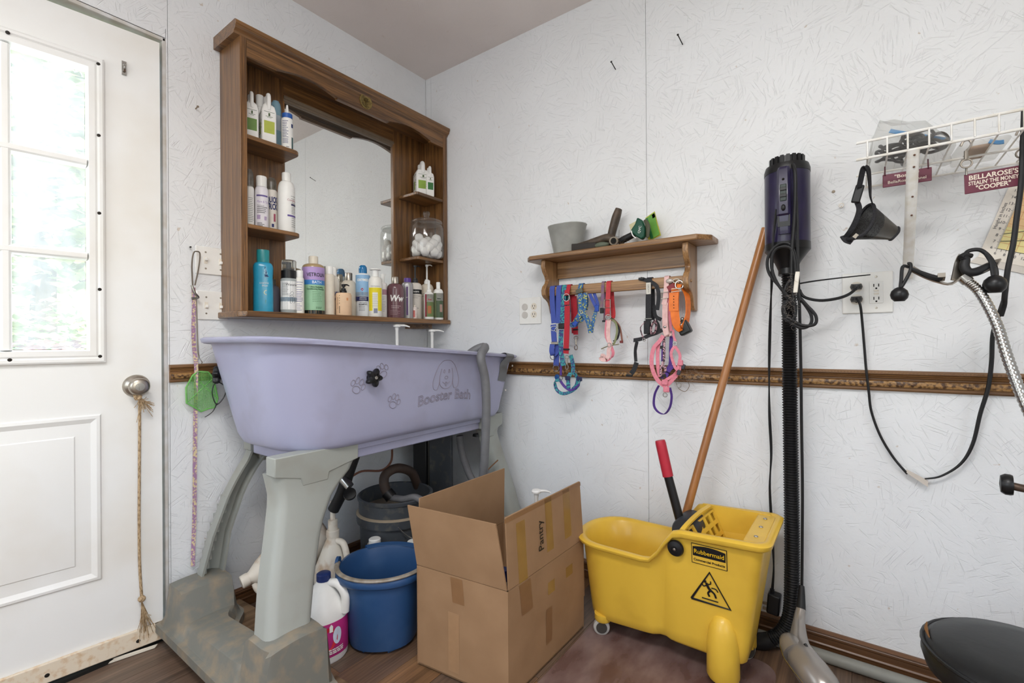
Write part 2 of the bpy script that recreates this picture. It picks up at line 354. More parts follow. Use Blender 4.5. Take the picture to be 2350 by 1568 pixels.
# local axes: x = towards the room (n), y = along the door (s), z = up
Q0 = (0.543,1.892); Q1 = (0.728,1.612)
LR = (0.758,1.935); LB = (0.754,0.968)
PBR = (0.747,0.804); PBB = (0.74,0.278)
KN = (0.836,0.887)
DW, DZ0, DZ1 = .905, .03, 2.062
lw = .042
pw_ = LR[0]-lw-(0.541,1.641)[0]
la, lb, lc, ld = LR[0]-lw*2-pw_*3, LR[0], LB[1], LR[1]      # lite frame outer: s0 s1 z0 z1
sl = B()
for y0, y1, z0, z1 in ((0, la+lw*.6, DZ0, DZ1), (lb-lw*.6, DW, DZ0, DZ1), (la+lw*.6, lb-lw*.6, DZ0, lc+lw*.6), (la+lw*.6, lb-lw*.6, ld-lw*.6, DZ1)):
    sl.box(-.045, 0, y0, y1, z0, z1)
ob(sl, 'slab', 'door_white', door, smooth=False)
def frame(b, s0, s1, z0, z1, w, x0, x1, x2):
    """rectangular moulding: outer lip x0->x1, crest x1, inner x2"""
    def ring(e, x): return [(x, s0+e, z0+e), (x, s1-e, z0+e), (x, s1-e, z1-e), (x, s0+e, z1-e)]
    b.loft([ring(0, x0), ring(0, x1*.8), ring(w*.12, x1), ring(w*.3, x1), ring(w*.42, x1*.7), ring(w*.55, x1*.9), ring(w*.9, x1*.9), ring(w, x2)], False, False)
fr = B(); frame(fr, la, lb, lc, ld, lw, -.002, .014, -.03); fo = ob(fr, 'lite_frame', 'door_white', door, angle=25)
ia, ib, ic, idd = la+lw, lb-lw, lc+lw, ld-lw
pw = (ib-ia)/3; ph = (idd-ic)/3
for k in (1, 2):
    ob(B().loft([[(x, ia+pw*k+e, z) for x, e in ((-.03, -.013), (.002, -.011), (.006, -.006), (.006, .006), (.002, .011), (-.03, .013))] for z in (ic, idd)]), 'muntin', 'door_white', fo, smooth=False)
    ob(B().loft([[(x, y, ic+ph*k+e) for x, e in ((-.03, -.013), (.003, -.011), (.007, -.006), (.007, .006), (.003, .011), (-.03, .013))] for y in (ia, ib)]), 'muntin', 'door_white', fo, smooth=False)
m_, N_, L_, b_ = mk('hazy_dusty_glass')  # translucent white stands in for haze and bloom over the panes, besides dirt
gl = N_.new('ShaderNodeBsdfGlass'); gl.inputs['IOR'].default_value = 1.02; gl.inputs['Roughness'].default_value = 0.0
tr_ = N_.new('ShaderNodeBsdfTranslucent'); tr_.inputs[0].default_value = (.9, .92, .93, 1)
tp = N_.new('ShaderNodeBsdfTransparent'); mx_ = N_.new('ShaderNodeMixShader'); nz_ = N_.new('ShaderNodeTexNoise'); nz_.inputs['Scale'].default_value = 6
mr_ = N_.new('ShaderNodeMapRange'); mr_.inputs[3].default_value = .10; mr_.inputs[4].default_value = .3; L_.new(nz_.outputs[0], mr_.inputs[0]); L_.new(mr_.outputs[0], mx_.inputs[0])
L_.new(tp.outputs[0], mx_.inputs[1]); L_.new(tr_.outputs[0], mx_.inputs[2]); L_.new(mx_.outputs[0], N_['Material Output'].inputs[0])
for i in range(3):
    for j in range(3):
        ob(B().box(-.022, -.019, ia+pw*i+.002, ia+pw*(i+1)-.002, ic+ph*j+.002, ic+ph*(j+1)-.002), 'pane', 'hazy_dusty_glass', door, smooth=False)
for s_, z_ in [(lb-lw*.33, lc+(ld-lc)*t+(.02 if t == 0 else -.02 if t == 1 else 0)) for t in (0, .24, .49, .745, 1)]+[(lb-.21, lc+lw*.35), (lb-.21, ld-lw*.35), (lb-.45, lc+lw*.35), (lb-.45, ld-lw*.35)]:
    b = B().lathe([(.001, .0), (.0052, 0), (.0048, .0015), (.001, .002)], 10); b.xf(Matrix.Translation((.0125, s_, z_)) @ Matrix.Rotation(pi/2, 4, 'Y'))
    ob(b, 'screw', 'dark_screw', fo)
# raised panel below
for s1 in (PBR[0], PBR[0]-.47):
    s0 = s1-.36; z0, z1 = PBB[1], PBR[1]
    def ring(e, x): return [(x, s0+e, z0+e), (x, s1-e, z0+e), (x, s1-e, z1-e), (x, s0+e, z1-e)]
    ob(B().loft([ring(0, .0), ring(.004, .006), ring(.012, .008), ring(.022, .003), ring(.026, .001), ring(.062, .0045), ring(.065, .0075), ring(.068, .008)], False, True), 'raised_panel', 'door_white', door, angle=20)
# knob
kb = B().lathe([(.001, 0), (.037, 0), (.037, .003), (.034, .006), (.030, .012), (.020, .016), (.016, .022), (.016, .028), (.022, .034), (.028, .042), (.029, .050), (.025, .058), (.018, .061), (.001, .062)], 28)
kb.xf(Matrix.Translation((0, KN[0], KN[1])) @ Matrix.Rotation(pi/2, 4, 'Y')); kn = ob(kb, 'door_knob', 'satin_nickel', door, angle=50)
k2 = B().lathe([(.001, 0), (.0125, 0), (.0125, .003), (.001, .0035)], 20).box(-.009, .009, -.003, .003, .003, .007); k2.xf(Matrix.Translation((.061, KN[0], KN[1])) @ Matrix.Rotation(pi/2, 4, 'Y') @ Matrix.Rotation(.1, 4, 'Z')); ob(k2, 'thumb_turn', 'chrome', kn)
# sweep and bolt keeper
sw = B().box(0, .012, .0, DW-.002, DZ0-.012, DZ0+.048); ob(sw, 'door_sweep', 'door_dirt', door, bevel=.003)
LK = (0.809,1.933)
b = B().box(0, .006, LK[0]-.006, LK[0]+.006, LK[1]-.022, LK[1]+.022); b.tube([(.006, LK[0], LK[1]-.012), (.016, LK[0], LK[1]), (.006, LK[0], LK[1]+.012)], .004); ob(b, 'chain_keeper', 'chrome', door)
for s_ in (.25, .62, DW-.07):
    b = B().lathe([(.001, 0), (.006, 0), (.005, .002), (.001, .003)], 10); b.xf(Matrix.Translation((.012, s_, DZ0+.012)) @ Matrix.Rotation(pi/2, 4, 'Y')); ob(b, 'screw', 'dark_screw', door)

# ------------------------------------------------------------------ outdoors, seen through the door panes
m_, N_, L_, b_ = mk('leaf'); b_.inputs['Base Color'].default_value = (.32, .42, .16, 1); b_.inputs['Roughness'].default_value = .5
nz_ = N_.new('ShaderNodeTexNoise'); nz_.inputs['Scale'].default_value = 1.5; cr_ = N_.new('ShaderNodeValToRGB'); cr_.color_ramp.elements[0].color = (.20, .30, .10, 1); cr_.color_ramp.elements[1].color = (.55, .62, .32, 1); tc_ = N_.new('ShaderNodeTexCoord')
L_.new(tc_.outputs['Object'], nz_.inputs['Vector']); L_.new(nz_.outputs[0], cr_.inputs[0]); L_.new(cr_.outputs[0], b_.inputs['Base Color'])
pm('lawn', 'b9c29a', .9, col2='a3ab80', scale=2); pm('bark', '6a5844', .9, var=.2); pm('shed_white', 'e8e8e6', .7, var=.03); pm('flower', 'c9a3a0', .7, var=.2)
struct(B().box(-60, -.16, -60, 40, -.4, -.25), 'ground_lawn', 'lawn', 'pale sunlit lawn outside the door', smooth=False)
def crown(c, rx, rz, n, sz):
    b = B()
    for _ in range(n):
        u = Vector((random.gauss(0, 1), random.gauss(0, 1), random.gauss(0, 1))).normalized()*(random.random()**.35)
        q = Vector((c[0]+u.x*rx, c[1]+u.y*rx, c[2]+u.z*rz)); M = Matrix.Rotation(random.random()*6.3, 4, 'Z') @ Matrix.Rotation(random.random()*3, 4, 'X'); k = sz*(.6+random.random()*.8)
        b.add([q+M @ Vector(p) for p in ((-k, 0, 0), (0, -k*.5, 0), (k, 0, 0), (0, k*.5, 0))], [(0, 1, 2, 3)])
    return b
TA, TB = (-9,-0.154,4.376), (-19,2.373,5.722)
for (x, y, z, rx, rz, n, sz), lab in (((-9, TA[1], TA[2], 1.8, 2.6, 4200, .15), 'big leafy tree beyond the door panes, nearest'), ((-19, TB[1], TB[2], 3.0, 2.6, 3000, .2), 'leafy tree farther off beyond the door panes')):
    t = thing('leafy_tree', lab, 'tree', (x, y, -.25)); ob(crown((x, y, z), rx, rz, n, sz), 'foliage', 'leaf', t, smooth=False, kind='stuff')
    ob(B().tube([(x, y, -.25), (x+.1, y, z*.4), (x, y+.1, z)], [.22, .16, .08], k=3), 'trunk', 'bark', t)
U1, U2 = (-7,-0.399,1.573), (-5.6,-0.67,1.109)
for (x, y, rx, rz, mt), lab in (((-7, U1[1], .55, 1.15, 'leaf'), 'round green bush beyond the lower door panes'), ((-5.6, U2[1], .6, .8, 'flower'), 'low pinkish flowering bush in front of the green bush')):
    tag(ob(crown((x, y, rz*.6-.1), rx, rz, 1100, .07), 'garden_bush', mt, None, smooth=False, kind='stuff'), lab, 'bush')
SH = (-12.4,0.997,1.935)
t = thing('garden_shed', 'pale shed beyond the lower door panes', 'shed', (-13.3, SH[1], -.25))
ob(B().box(-14.2, -12.4, SH[1]-.6, SH[1]+2.0, -.25, 1.95), 'wall', 'shed_white', t, smooth=False)
ob(B().prism([(-.7, 1.95), (2.1, 1.95), (.7, 2.6)], lambda u, v, d: (d, SH[1]+u, v), -14.3, -12.3), 'roof', 'shed_white', t, smooth=False)

# ------------------------------------------------------------------ mirror cabinet on the left wall
def C(h, rough=.4, metal=0, trans=0, coat=0):
    n = 'c_%s_%d_%d_%d' % (h, rough*100, metal*10, trans*100)
    return MATS[n] if n in MATS else pm(n, h, rough, metal, var=.035, scale=45, trans=trans, coat=coat)
def arcs(y0, y1, h, n=10, notch=.006, z=0):
    return [(y0, z)]+[(y0+(y1-y0)*(i/n), z+notch+h*sin(pi*i/n)) for i in range(n+1)]+[(y1, z)]
cab = thing('mirror_cabinet', 'dark oak wall cabinet with mirror, scalloped top board and open shelves', 'cabinet', (0, -.53, 1.12))
FX = .166
for y0, y1 in ((-1.057, -1.033), (-.034, -.006)):
    ob(B().box(0.001, FX, y0, y1, 1.143, 2.135), 'side_panel', 'oak_dark_z', cab, bevel=.002)
ob(B().loft([[(x, y, z) for x, z in ((.001, 2.128), (FX, 2.128), (FX+.004, 2.136), (FX+.014, 2.143), (FX+.016, 2.152), (FX+.02, 2.156), (FX+.02, 2.168), (FX+.012, 2.173), (.001, 2.173))] for y in (-1.078, -.002)]), 'crown_moulding', 'oak_dark_y', cab, angle=25)
vp = [(-1.033, 2.135), (-1.033, 2.062)]+arcs(-.925, -.665, .022, z=2.062)+arcs(-.395, -.125, .022, z=2.062)+[(-.034, 2.062), (-.034, 2.135)]
val = ob(B().prism(vp, lambda u, v, d: (d, u, v), FX-.018, FX-.001), 'valance', 'oak_dark_y', cab, smooth=False)
md = B().lathe([(.0005, 0), (.033, 0), (.033, .003), (.030, .004), (.028, .0025), (.0005, .0025)], 32).xf(Matrix.Translation((FX-.001, -.522, 2.108)) @ Matrix.Rotation(pi/2, 4, 'Y'))
mo = ob(md, 'medallion', 'brass', val)
tr = B()
for a, l in ((0, .02), (.5, .018), (-.5, .018), (1.0, .014), (-1.0, .014), (pi, .022)):
    tr.tube([(FX+.003, -.522, 2.105), (FX+.003, -.522+sin(a)*l*.6, 2.105+cos(a)*l*.6), (FX+.003, -.522+sin(a)*l*1.05, 2.105+cos(a)*l)], .0016, 5, 3)
ob(tr, 'tree_relief', C('5a4a2a', .4, .8), mo)
ob(B().box(.001, FX-.02, -1.033, -.034, 2.118, 2.128), 'top_board', 'oak_dark_y', cab, smooth=False)
ob(B().box(.001, .02, -1.033, -.822, 1.143, 2.118), 'back_panel', 'oak_dark_z', cab, smooth=False); ob(B().box(.001, .02, -.248, -.034, 1.143, 2.118), 'back_panel', 'oak_dark_z', cab, smooth=False)
ob(B().box(.001, .02, -.822, -.248, 2.05, 2.118), 'back_panel', 'oak_dark_y', cab, smooth=False)
m_, N_, L_, b_ = mk('mirror_glass'); b_.inputs['Metallic'].default_value = 1; b_.inputs['Base Color'].default_value = (.86, .87, .85, 1); b_.inputs['Roughness'].default_value = .015
df = N_.new('ShaderNodeBsdfDiffuse'); df.inputs[0].default_value = (.7, .66, .58, 1); nz_ = N_.new('ShaderNodeTexNoise'); nz_.inputs['Scale'].default_value = 260; nz_.inputs['Detail'].default_value = 3
rp_ = N_.new('ShaderNodeValToRGB'); rp_.color_ramp.elements[0].position = .6; rp_.color_ramp.elements[1].position = .8; rp_.color_ramp.elements[0].color = (.05, .05, .05, 1); rp_.color_ramp.elements[1].color = (.45, .45, .45, 1); L_.new(nz_.outputs[0], rp_.inputs[0])
mx_ = N_.new('ShaderNodeMixShader'); L_.new(rp_.outputs[0], mx_.inputs[0]); L_.new(b_.outputs[0], mx_.inputs[1]); L_.new(df.outputs[0], mx_.inputs[2]); L_.new(mx_.outputs[0], N_['Material Output'].inputs[0])
ob(B().box(.008, .014, -.822, -.248, 1.143, 2.05), 'mirror', 'mirror_glass', cab, smooth=False)
ob(B().loft([[(x, y, z) for x, z in ((.014, 2.032), (.022, 2.034), (.022, 2.042), (.026, 2.044), (.026, 2.056), (.014, 2.058))] for y in (-.822, -.248)]), 'mirror_trim', C('7a6a58', .45), cab, smooth=False)
ob(B().box(.014, .021, -.826, -.818, 1.143, 2.05), 'mirror_trim', 'oak_dark_z', cab, smooth=False); ob(B().box(.014, .024, -.252, -.240, 1.143, 2.05), 'mirror_trim', 'oak_dark_z', cab, smooth=False)
def rshelf(y0, y1, free, z):
    """shelf fixed to the side panel, outer front corner rounded"""
    r = .03; P = [(.02, y0), (.02, y1)]
    if free > 0: P = [(.02, y0), (FX-.004, y0)]+[(FX-.004-r+r*cos(a), y1-r+r*sin(a)) for a in [i*pi/12 for i in range(7)]]+[(.02, y1)]
    else: P = [(.02, y1), (FX-.004, y1), (FX-.004, y0+.008), (FX-.012, y0), (.02, y0)]
    ob(B().prism(P, lambda u, v, d: (u, v, d), z-.016, z), 'shelf', 'oak_dark_y', cab, bevel=.003)
SZ1, SZ2, SB = 1.786, 1.461, 1.143
rshelf(-1.033, -.826, 1, SZ1); rshelf(-1.033, -.824, 1, SZ2); rshelf(-.216, -.034, -1, SZ1); rshelf(-.214, -.034, -1, SZ2)
ob(B().prism([(.001, -1.07), (.165, -1.07), (.19, -1.05), (.19, -.012), (.18, -.003), (.001, -.003)], lambda u, v, d: (u, v, d), 1.121, SB), 'bottom_shelf', 'oak_dark_y', cab, bevel=.003)
ob(B().prism([(.001, -.06), (.1, -.06), (.001, -.16)], lambda u, v, d: (u, v, d), 1.098, 1.121), 'cleat', 'oak_dark_y', cab, smooth=False)

# ------------------------------------------------------------------ bottles
CAM = Vector((1.9405, -1.83995, 1.0255))
def wrap(r, x0=0, y0=0):
    return lambda u, v: (x0+r*cos(u/r), y0+r*sin(u/r), v)
def stripes(b, r, rows, u0, u1, h, seedv, jit=.3):
    """rows of fine illegible print wrapped on a radius"""
    rg = random.Random(seedv)
    for z in rows:
        e = u1-(u1-u0)*rg.random()*jit; n = max(2, int((e-u0)/r/.2)+1)
        for i in range(n):
            a, c = (u0+(e-u0)*i/n)/r, (u0+(e-u0)*(i+.86)/n)/r
            b.add([(r*cos(a), r*sin(a), z-h/2), (r*cos(c), r*sin(c), z-h/2), (r*cos(c), r*sin(c), z+h/2), (r*cos(a), r*sin(a), z+h/2)], [(0, 1, 2, 3)])
    return b
def sheet(r, z0, z1, a0, a1, n=18, sx=1, sy=1):
    b = B(); b.grid(lambda i, j: (r*sx*cos(a0+(a1-a0)*i), r*sy*sin(a0+(a1-a0)*i), z0+(z1-z0)*j), n, 1); return b
def pump(b_list, t, z, mat, r=.012, stem=.03, head=.03, ang=1.2, stem_mat=None):
    ob(B().lathe([(.001, 0), (r, 0), (r, .014), (r*.75, .017), (r*.7, .024), (.001, .025)], 20, (0, 0, z)), 'collar', mat, t)
    ob(B().lathe([(.001, 0), (.0045, 0), (.0045, stem), (.001, stem)], 12, (0, 0, z+.024)), 'stem', stem_mat or mat, t)
    hz = z+.024+stem; hb = B().lathe([(.001, 0), (.008, 0), (.009, .004), (.009, .010), (.001, .012)], 14, (0, 0, hz-.004))
    hb.tube([(0, 0, hz+.003), (cos(ang)*head*.6, sin(ang)*head*.6, hz+.004), (cos(ang)*head, sin(ang)*head, hz-.001)], [.006, .0045, .003], 8, 4, flat=.75)
    ob(hb, 'pump_head', mat, t)
def bottle(name, label, x, yrh, z, body, hb, hs, rn, cap=None, capr=None, capm=None, sx=1, sy=1, power=2, labels=(), prints=(), fine=(), rot=0, group=None, foot=.94, waist=None, ang=1.2):
    """hb, hs: shoulder start and neck start as fractions of the height"""
    y, r, h = yrh
    t = thing(name, label, 'bottle', (x, y, z), atan2(CAM.y-y, CAM.x-x)+rot, group, world=False)
    ph = hb*h; ps = hs*h
    prof = [(.001, 0), (r*foot, 0), (r, .004)]
    if waist: prof += [(r*w, h*f) for f, w in waist]
    prof += [(r, ph)]+[(rn+(r-rn)*cos(pi/2*i/6)**.8 if i < 6 else rn, ph+(ps-ph)*sin(pi/2*i/6)) for i in range(1, 7)]
    top = ps+.004; prof += [(rn, top), (.001, top)]
    ob(B().lathe(prof, 28, (0, 0, 0), sx, sy, power), 'body', body, t, angle=50)
    capr = capr or rn*1.15
    if cap == 'plain': ob(B().lathe([(.001, ps), (capr, ps), (capr, h-.002), (capr-.0015, h), (.001, h)], 24), 'cap', capm, t)
    elif cap == 'oval': ob(B().lathe([(.001, ps), (capr, ps), (capr*1.02, h-.004), (capr*.96, h), (.001, h)], 28, (0, 0, 0), sx*1.02, sy), 'cap', capm, t)
    elif cap == 'dome': ob(B().lathe([(.001, ps), (capr, ps), (capr, ps+(h-ps)*.55), (capr*.9, ps+(h-ps)*.8), (capr*.6, h-.001), (.001, h)], 24), 'cap', capm, t)
    elif cap == 'disc': ob(B().lathe([(.001, ps), (capr, ps), (capr, h-.006), (capr*1.75, h-.004), (capr*1.6, h), (.001, h)], 24), 'cap', capm, t)
    elif cap == 'spray': ob(B().lathe([(.001, ps), (capr, ps), (capr, ps+.012), (capr*.62, ps+.016), (capr*.55, h), (.001, h)], 20), 'sprayer', capm, t)
    elif cap == 'nozzle':
        ob(B().lathe([(.001, ps), (capr, ps), (capr, ps+.018), (.001, ps+.019)], 24), 'collar', capm, t); ob(B().lathe([(.001, ps+.018), (.007, ps+.018), (.006, ps+.03), (.0035, h-.002), (.001, h)], 14), 'nozzle', 'white_plastic', t)
    elif cap == 'pump': pump(None, t, ps, capm, capr, h-ps-.034, .028, ang)
    for (f0, f1, m, a0, a1) in labels:
        ob(sheet(r*1.012, f0*h, f1*h, a0, a1, 18, sx, sy), 'label', m, t)
    for (s_, size, f, m, uo, *bd) in prints:
        R = r*1.022; fn = wrap(R)
        ob(text(s_, size, lambda u, v: ((lambda q: (q[0]*sx, q[1]*sy, q[2]))(fn(u+uo, v+f*h))), bold=bd[0] if bd else 0, shear=bd[1] if len(bd) > 1 else 0, maxw=1.75*r), 'print', m, t, smooth=False, kind='stuff')
    for k, (f0, f1, n, u0, u1, m, hh) in enumerate(fine):
        b = stripes(B(), r*1.02, [h*(f1-(f1-f0)*i/max(n-1, 1)) for i in range(n)], u0*r, u1*r, hh, k+len(name))
        b.xf(Matrix.Diagonal((sx, sy, 1, 1))); ob(b, 'print', m, t, smooth=False, kind='stuff')
    return t
def jug(name, label, x, yrh, z, lab, rot, group=None, depth=.8, cap=True):
    """rectangular handled jug with a coloured label square on its narrow side"""
    y, r, h = yrh; w = r; d = r*depth*1.35
    t = thing(name, label, 'bottle', (x, y, z), atan2(CAM.y-y, CAM.x-x)+rot, group, world=False)
    def rr(a, c, z_, k=.22, cx=0):
        P = []
        for qx, qy in ((1, 1), (-1, 1), (-1, -1), (1, -1)):
            rad = min(a, c)*k
            for i in range(4):
                an = atan2(qy, qx)-pi/4+i*pi/6; P.append((cx+qx*(a-rad)+rad*cos(an), qy*(c-rad)+rad*sin(an), z_))
        return P
    ob(B().loft([rr(d*.94, w*.92, 0), rr(d, w, .006), rr(d, w, h*.66), rr(d*.92, w*.8, h*.76), rr(d*.45, w*.42, h*.86, .3, -d*.4), rr(d*.3, w*.32, h*.90, .9, -d*.45)]), 'body', 'white_plastic', t, angle=45)
    ob(B().tube([(d*.82, 0, h*.68), (d*.80, 0, h*.90), (d*.6, 0, h*.985), (d*.2, 0, h*.985), (-d*.2, 0, h*.90), (-d*.35, 0, h*.8)], w*.30, 10, 5), 'handle', 'white_plastic', t)
    if cap: ob(B().lathe([(.001, 0), (w*.42, 0), (w*.42, h*.1), (w*.36, h*.12), (.001, h*.12)], 18, (-d*.48, 0, h*.88)), 'cap', 'white_plastic', t)
    e = d*1.006; lo = C(lab, .5)
    ob(B().add([(e, -w*.72, h*.22), (e, w*.72, h*.22), (e, w*.72, h*.46), (e, -w*.72, h*.46)], [(0, 1, 2, 3)]), 'label', lo, t, smooth=False)
    pr_ = B()
    for zz, hw, hh in ((.635, .72, .004), (.585, .12, .03), (.545, .5, .004), (.525, .3, .003)):
        pr_.add([(e, -w*hw, h*(zz-hh)), (e, w*hw, h*(zz-hh)), (e, w*hw, h*(zz+hh)), (e, -w*hw, h*(zz+hh))], [(0, 1, 2, 3)])
    ob(pr_, 'print', C('4a6038', .5), t, smooth=False, kind='stuff')
    e = w*1.006
    for sgn in (-1, 1):
        ob(B().add([(d*-.3, sgn*e, h*.22), (d*.25, sgn*e, h*.22), (d*.25, sgn*e, h*.46), (d*-.3, sgn*e, h*.46)], [(0, 1, 2, 3)]), 'label', lo, t, smooth=False)
    sd = B()
    for sgn in (-1, 1):
        for zz in (.62, .44, .40, .36, .32, .28, .24, .16, .13):
            sd.add([(-d*.85, sgn*e, h*zz), (-d*(.4 if zz < .6 else -.8), sgn*e, h*zz), (-d*(.4 if zz < .6 else -.8), sgn*e, h*(zz+.012)), (-d*.85, sgn*e, h*(zz+.012))], [(0, 1, 2, 3)])
        for zz in (.45, .38, .31): sd.add([(d*.5, sgn*e, h*zz), (d*.68, sgn*e, h*zz), (d*.68, sgn*e, h*(zz+.04)), (d*.5, sgn*e, h*(zz+.04))], [(0, 1, 2, 3)])
    ob(sd, 'print', C('55584c', .5), t, smooth=False, kind='stuff')
    return t
W_ = 'white_plastic'; cream = C('e6dccb', .4); navy = C('1d2a6a', .5); gry = C('77777a', .5); pur = C('6a5a9a', .5); blk = 'black_plastic'; txtw = C('f6f4ef', .5)
pm('dusty_clear', 'b9b6ae', .3, trans=.75, col2='8f8676', scale=60); pm('clear_plastic', 'eeeeea', .12, trans=.92, var=.02, ior=1.1); pm('amber_liquid', 'b39a72', .2, var=.05, coat=.4)
# upper left shelf
jug('handled_jug', 'white handled jug with dark green label, leftmost on the upper left shelf', .085, (-0.9827,0.0225,0.1872), SZ1+.001, '6f9148', .15)
bottle('capped_bottle', 'plain white screw-cap bottle between the two green-label jugs', .05, (-0.9327,0.0151,0.2125), SZ1+.001, W_, .62, .78, .012, 'plain', .014, W_, foot=.9)
jug('handled_jug', 'white handled jug with lime green label on the upper left shelf', .1, (-0.9269,0.0255,0.1974), SZ1+.001, 'b4bd50', .2)
bottle('liquid_bottle', 'translucent bottle of pale blue liquid on the upper left shelf', .055, (-0.8716,0.0204,0.2170), SZ1+.001, C('8fb4c4', .25, 0, .15), .72, .96, .012, None, labels=[(.42, .7, C('b6bec4', .35), -3.1, 3.1)])
bottle('squeeze_bottle', 'white squeeze bottle with blue collar and pointed nozzle', .11, (-0.8545,0.0220,0.1897), SZ1+.001, W_, .66, .70, .017, 'nozzle', .019, C('2a5fb0', .35), fine=[(.48, .62, 5, -.9, .2, navy, .0022), (.28, .44, 6, -.9, .2, navy, .0022), (.16, .24, 4, -.9, .3, navy, .002), (.04, .08, 2, -.2, .4, gry, .003)], labels=[(.0, .3, C('4a6a6a', .5), .75, 1.15), (.5, .58, navy, .7, 1.1)], prints=[('_', .02, .09, navy, -.008, .001)])
# middle left shelf
bottle('pump_bottle', 'tall slim white bottle with clear cap tucked against the left side panel', .09, (-0.9931,0.0165,0.2213), SZ2+.001, W_, .66, .70, .013, 'dome', .015, 'dusty_clear', fine=[(.1, .5, 14, -.2, 1.0, gry, .0018)])
bottle('shampoo_bottle', 'white bottle with lilac horses printed on it, middle left shelf', .1, (-0.9521,0.0236,0.2026), SZ2+.001, C('eeeaf0', .35), .66, .80, .016, 'oval', .018, W_, labels=[(.60, .63, pur, -.8, 1.0)], prints=[('Mane & Tail', .012, .5, C('a88ac0', .5), .004), ('Shampoo', .007, .43, gry, -.004)], fine=[(.30, .40, 4, -.7, 1.0, gry, .003), (.05, .1, 3, -.7, .4, gry, .003), (.18, .24, 4, -.7, -.1, C('b49ac6', .5), .004), (.17, .22, 3, .4, .9, C('b49ac6', .5), .004)])
bottle('shampoo_bottle', 'white bottle with dark blue letters and crumpled cap behind its neighbours', .06, (-0.8937,0.0232,0.2222), SZ2+.001, C('efe9e0', .4), .68, .78, .015, 'dome', .018, 'dusty_clear', prints=[('QUICK', .032, .58, navy, .002, .0012), ('TRICK', .032, .46, navy, .002, .0012)], labels=[(.2, .34, C('b05a70', .5), .3, .62), (.1, .16, navy, .0, .35)])
bottle('shampoo_bottle', 'large white conditioner bottle at the end of the middle left shelf', .11, (-0.8598,0.0313,0.2401), SZ2+.001, W_, .70, .86, .014, 'plain', .0165, W_, prints=[('Conditioner', .011, .53, C('b06a7a', .5), .03), ('Creme', .01, .49, gry, .034)], labels=[(.445, .475, C('3c3a5a', .5), .55, 1.5), (.26, .29, pur, .1, 1.5)], fine=[(.56, .6, 2, .55, 1.4, gry, .0016), (.32, .42, 5, .6, 1.4, gry, .0016), (.1, .24, 5, .6, 1.4, gry, .0016)])
# bottom shelf
bottle('shampoo_bottle', 'turquoise shampoo bottle with green flip cap at the left end of the bottom shelf', .1, (-0.9481,0.0348,0.2404), SB+.001, C('2f9fc4', .28, 0, 0, .3), .70, .80, .019, 'oval', .0215, C('2a8f94', .3), sx=.62, sy=1, power=2.6, foot=.96, waist=[(.35, .985), (.55, .95)], labels=[(.56, .72, C('1c3a66', .4), .15, .62), (.12, .2, C('4a8a4a', .4), .22, .72)], prints=[('COCONUT', .0085, .46, txtw, .009), ('SPLASH', .0085, .42, txtw, .009), ('O', .028, .31, C('d8e0c0', .4), .012), ('8', .03, .64, C('9cc6dc', .4), .01, .001)], fine=[(.48, .56, 5, .1, .6, C('a6d4e6', .4), .0016)])
bottle('grey_bottle', 'dusty dark translucent bottle behind the turquoise one', .05, (-0.8886,0.0288,0.1385), SB+.001, C('6a6672', .4, 0, .25), .62, .8, .016, 'plain', .013, 'dusty_clear')
tf = bottle('foam_bottle', 'foam pump bottle with black collar, clear cap and a dog drawing', .105, (-0.8497,0.0307,0.2130), SB+.001, C('aab0b0', .3), .62, .66, .024, None, labels=[(.07, .60, C('f0f0ee', .45), -3.1, 3.1), (.22, .30, C('8fb0c8', .45), -3.1, 3.1)], prints=[('Waterless', .013, .53, C('3a3a3e', .5), .016)], fine=[(.34, .56, 12, -.9, .0, gry, .0016)])
yf, rf, hf = (-0.8497,0.0307,0.2130)
ob(B().lathe([(.001, hf*.65), (rf*.92, hf*.65), (rf*.92, hf*.80), (rf*.6, hf*.82), (rf*.6, hf*.84), (.001, hf*.85)], 24), 'collar', blk, tf)
fh = B().lathe([(.001, hf*.84), (.009, hf*.84), (.009, hf*.95), (.011, hf*.96), (.001, hf*.965)], 16); fh.box(-.006, .006, -.022, 0, hf*.925, hf*.965); ob(fh, 'pump_head', C('3a3d44', .4), tf, bevel=.001)
ob(B().lathe([(rf*.86, hf*.80), (rf*.86, hf*.96), (rf*.8, hf), (.001, hf)], 24), 'clear_cap', 'clear_plastic', tf)
dg = B()
for P in ([(0, .52), (.006, .56), (.012, .555), (.014, .53), (.010, .50), (.004, .50)], [(.0, .52), (-.004, .50), (-.002, .47), (.002, .49)], [(.004, .50), (.002, .42), (.001, .34), (.006, .335)], [(.010, .50), (.016, .44), (.019, .36), (.014, .335)], [(.008, .46), (.008, .34)]):
    dg.tube([wrap(rf*1.02)(u+.004, v*hf*.95-.028) for u, v in P], .0005, 4, 4)
ob(dg, 'dog_outline', C('55555a', .5), tf, smooth=False)
bottle('lotion_bottle', 'slim white bottle with small purple print between the foam and green bottles', .125, (-0.8155,0.0168,0.1749), SB+.001, C('f0eee6', .4), .76, .84, .011, 'plain', .013, W_, fine=[(.55, .72, 4, -1.0, .9, pur, .002), (.28, .5, 7, -1.0, .9, pur, .0022), (.08, .22, 4, -1.0, .5, pur, .002)])
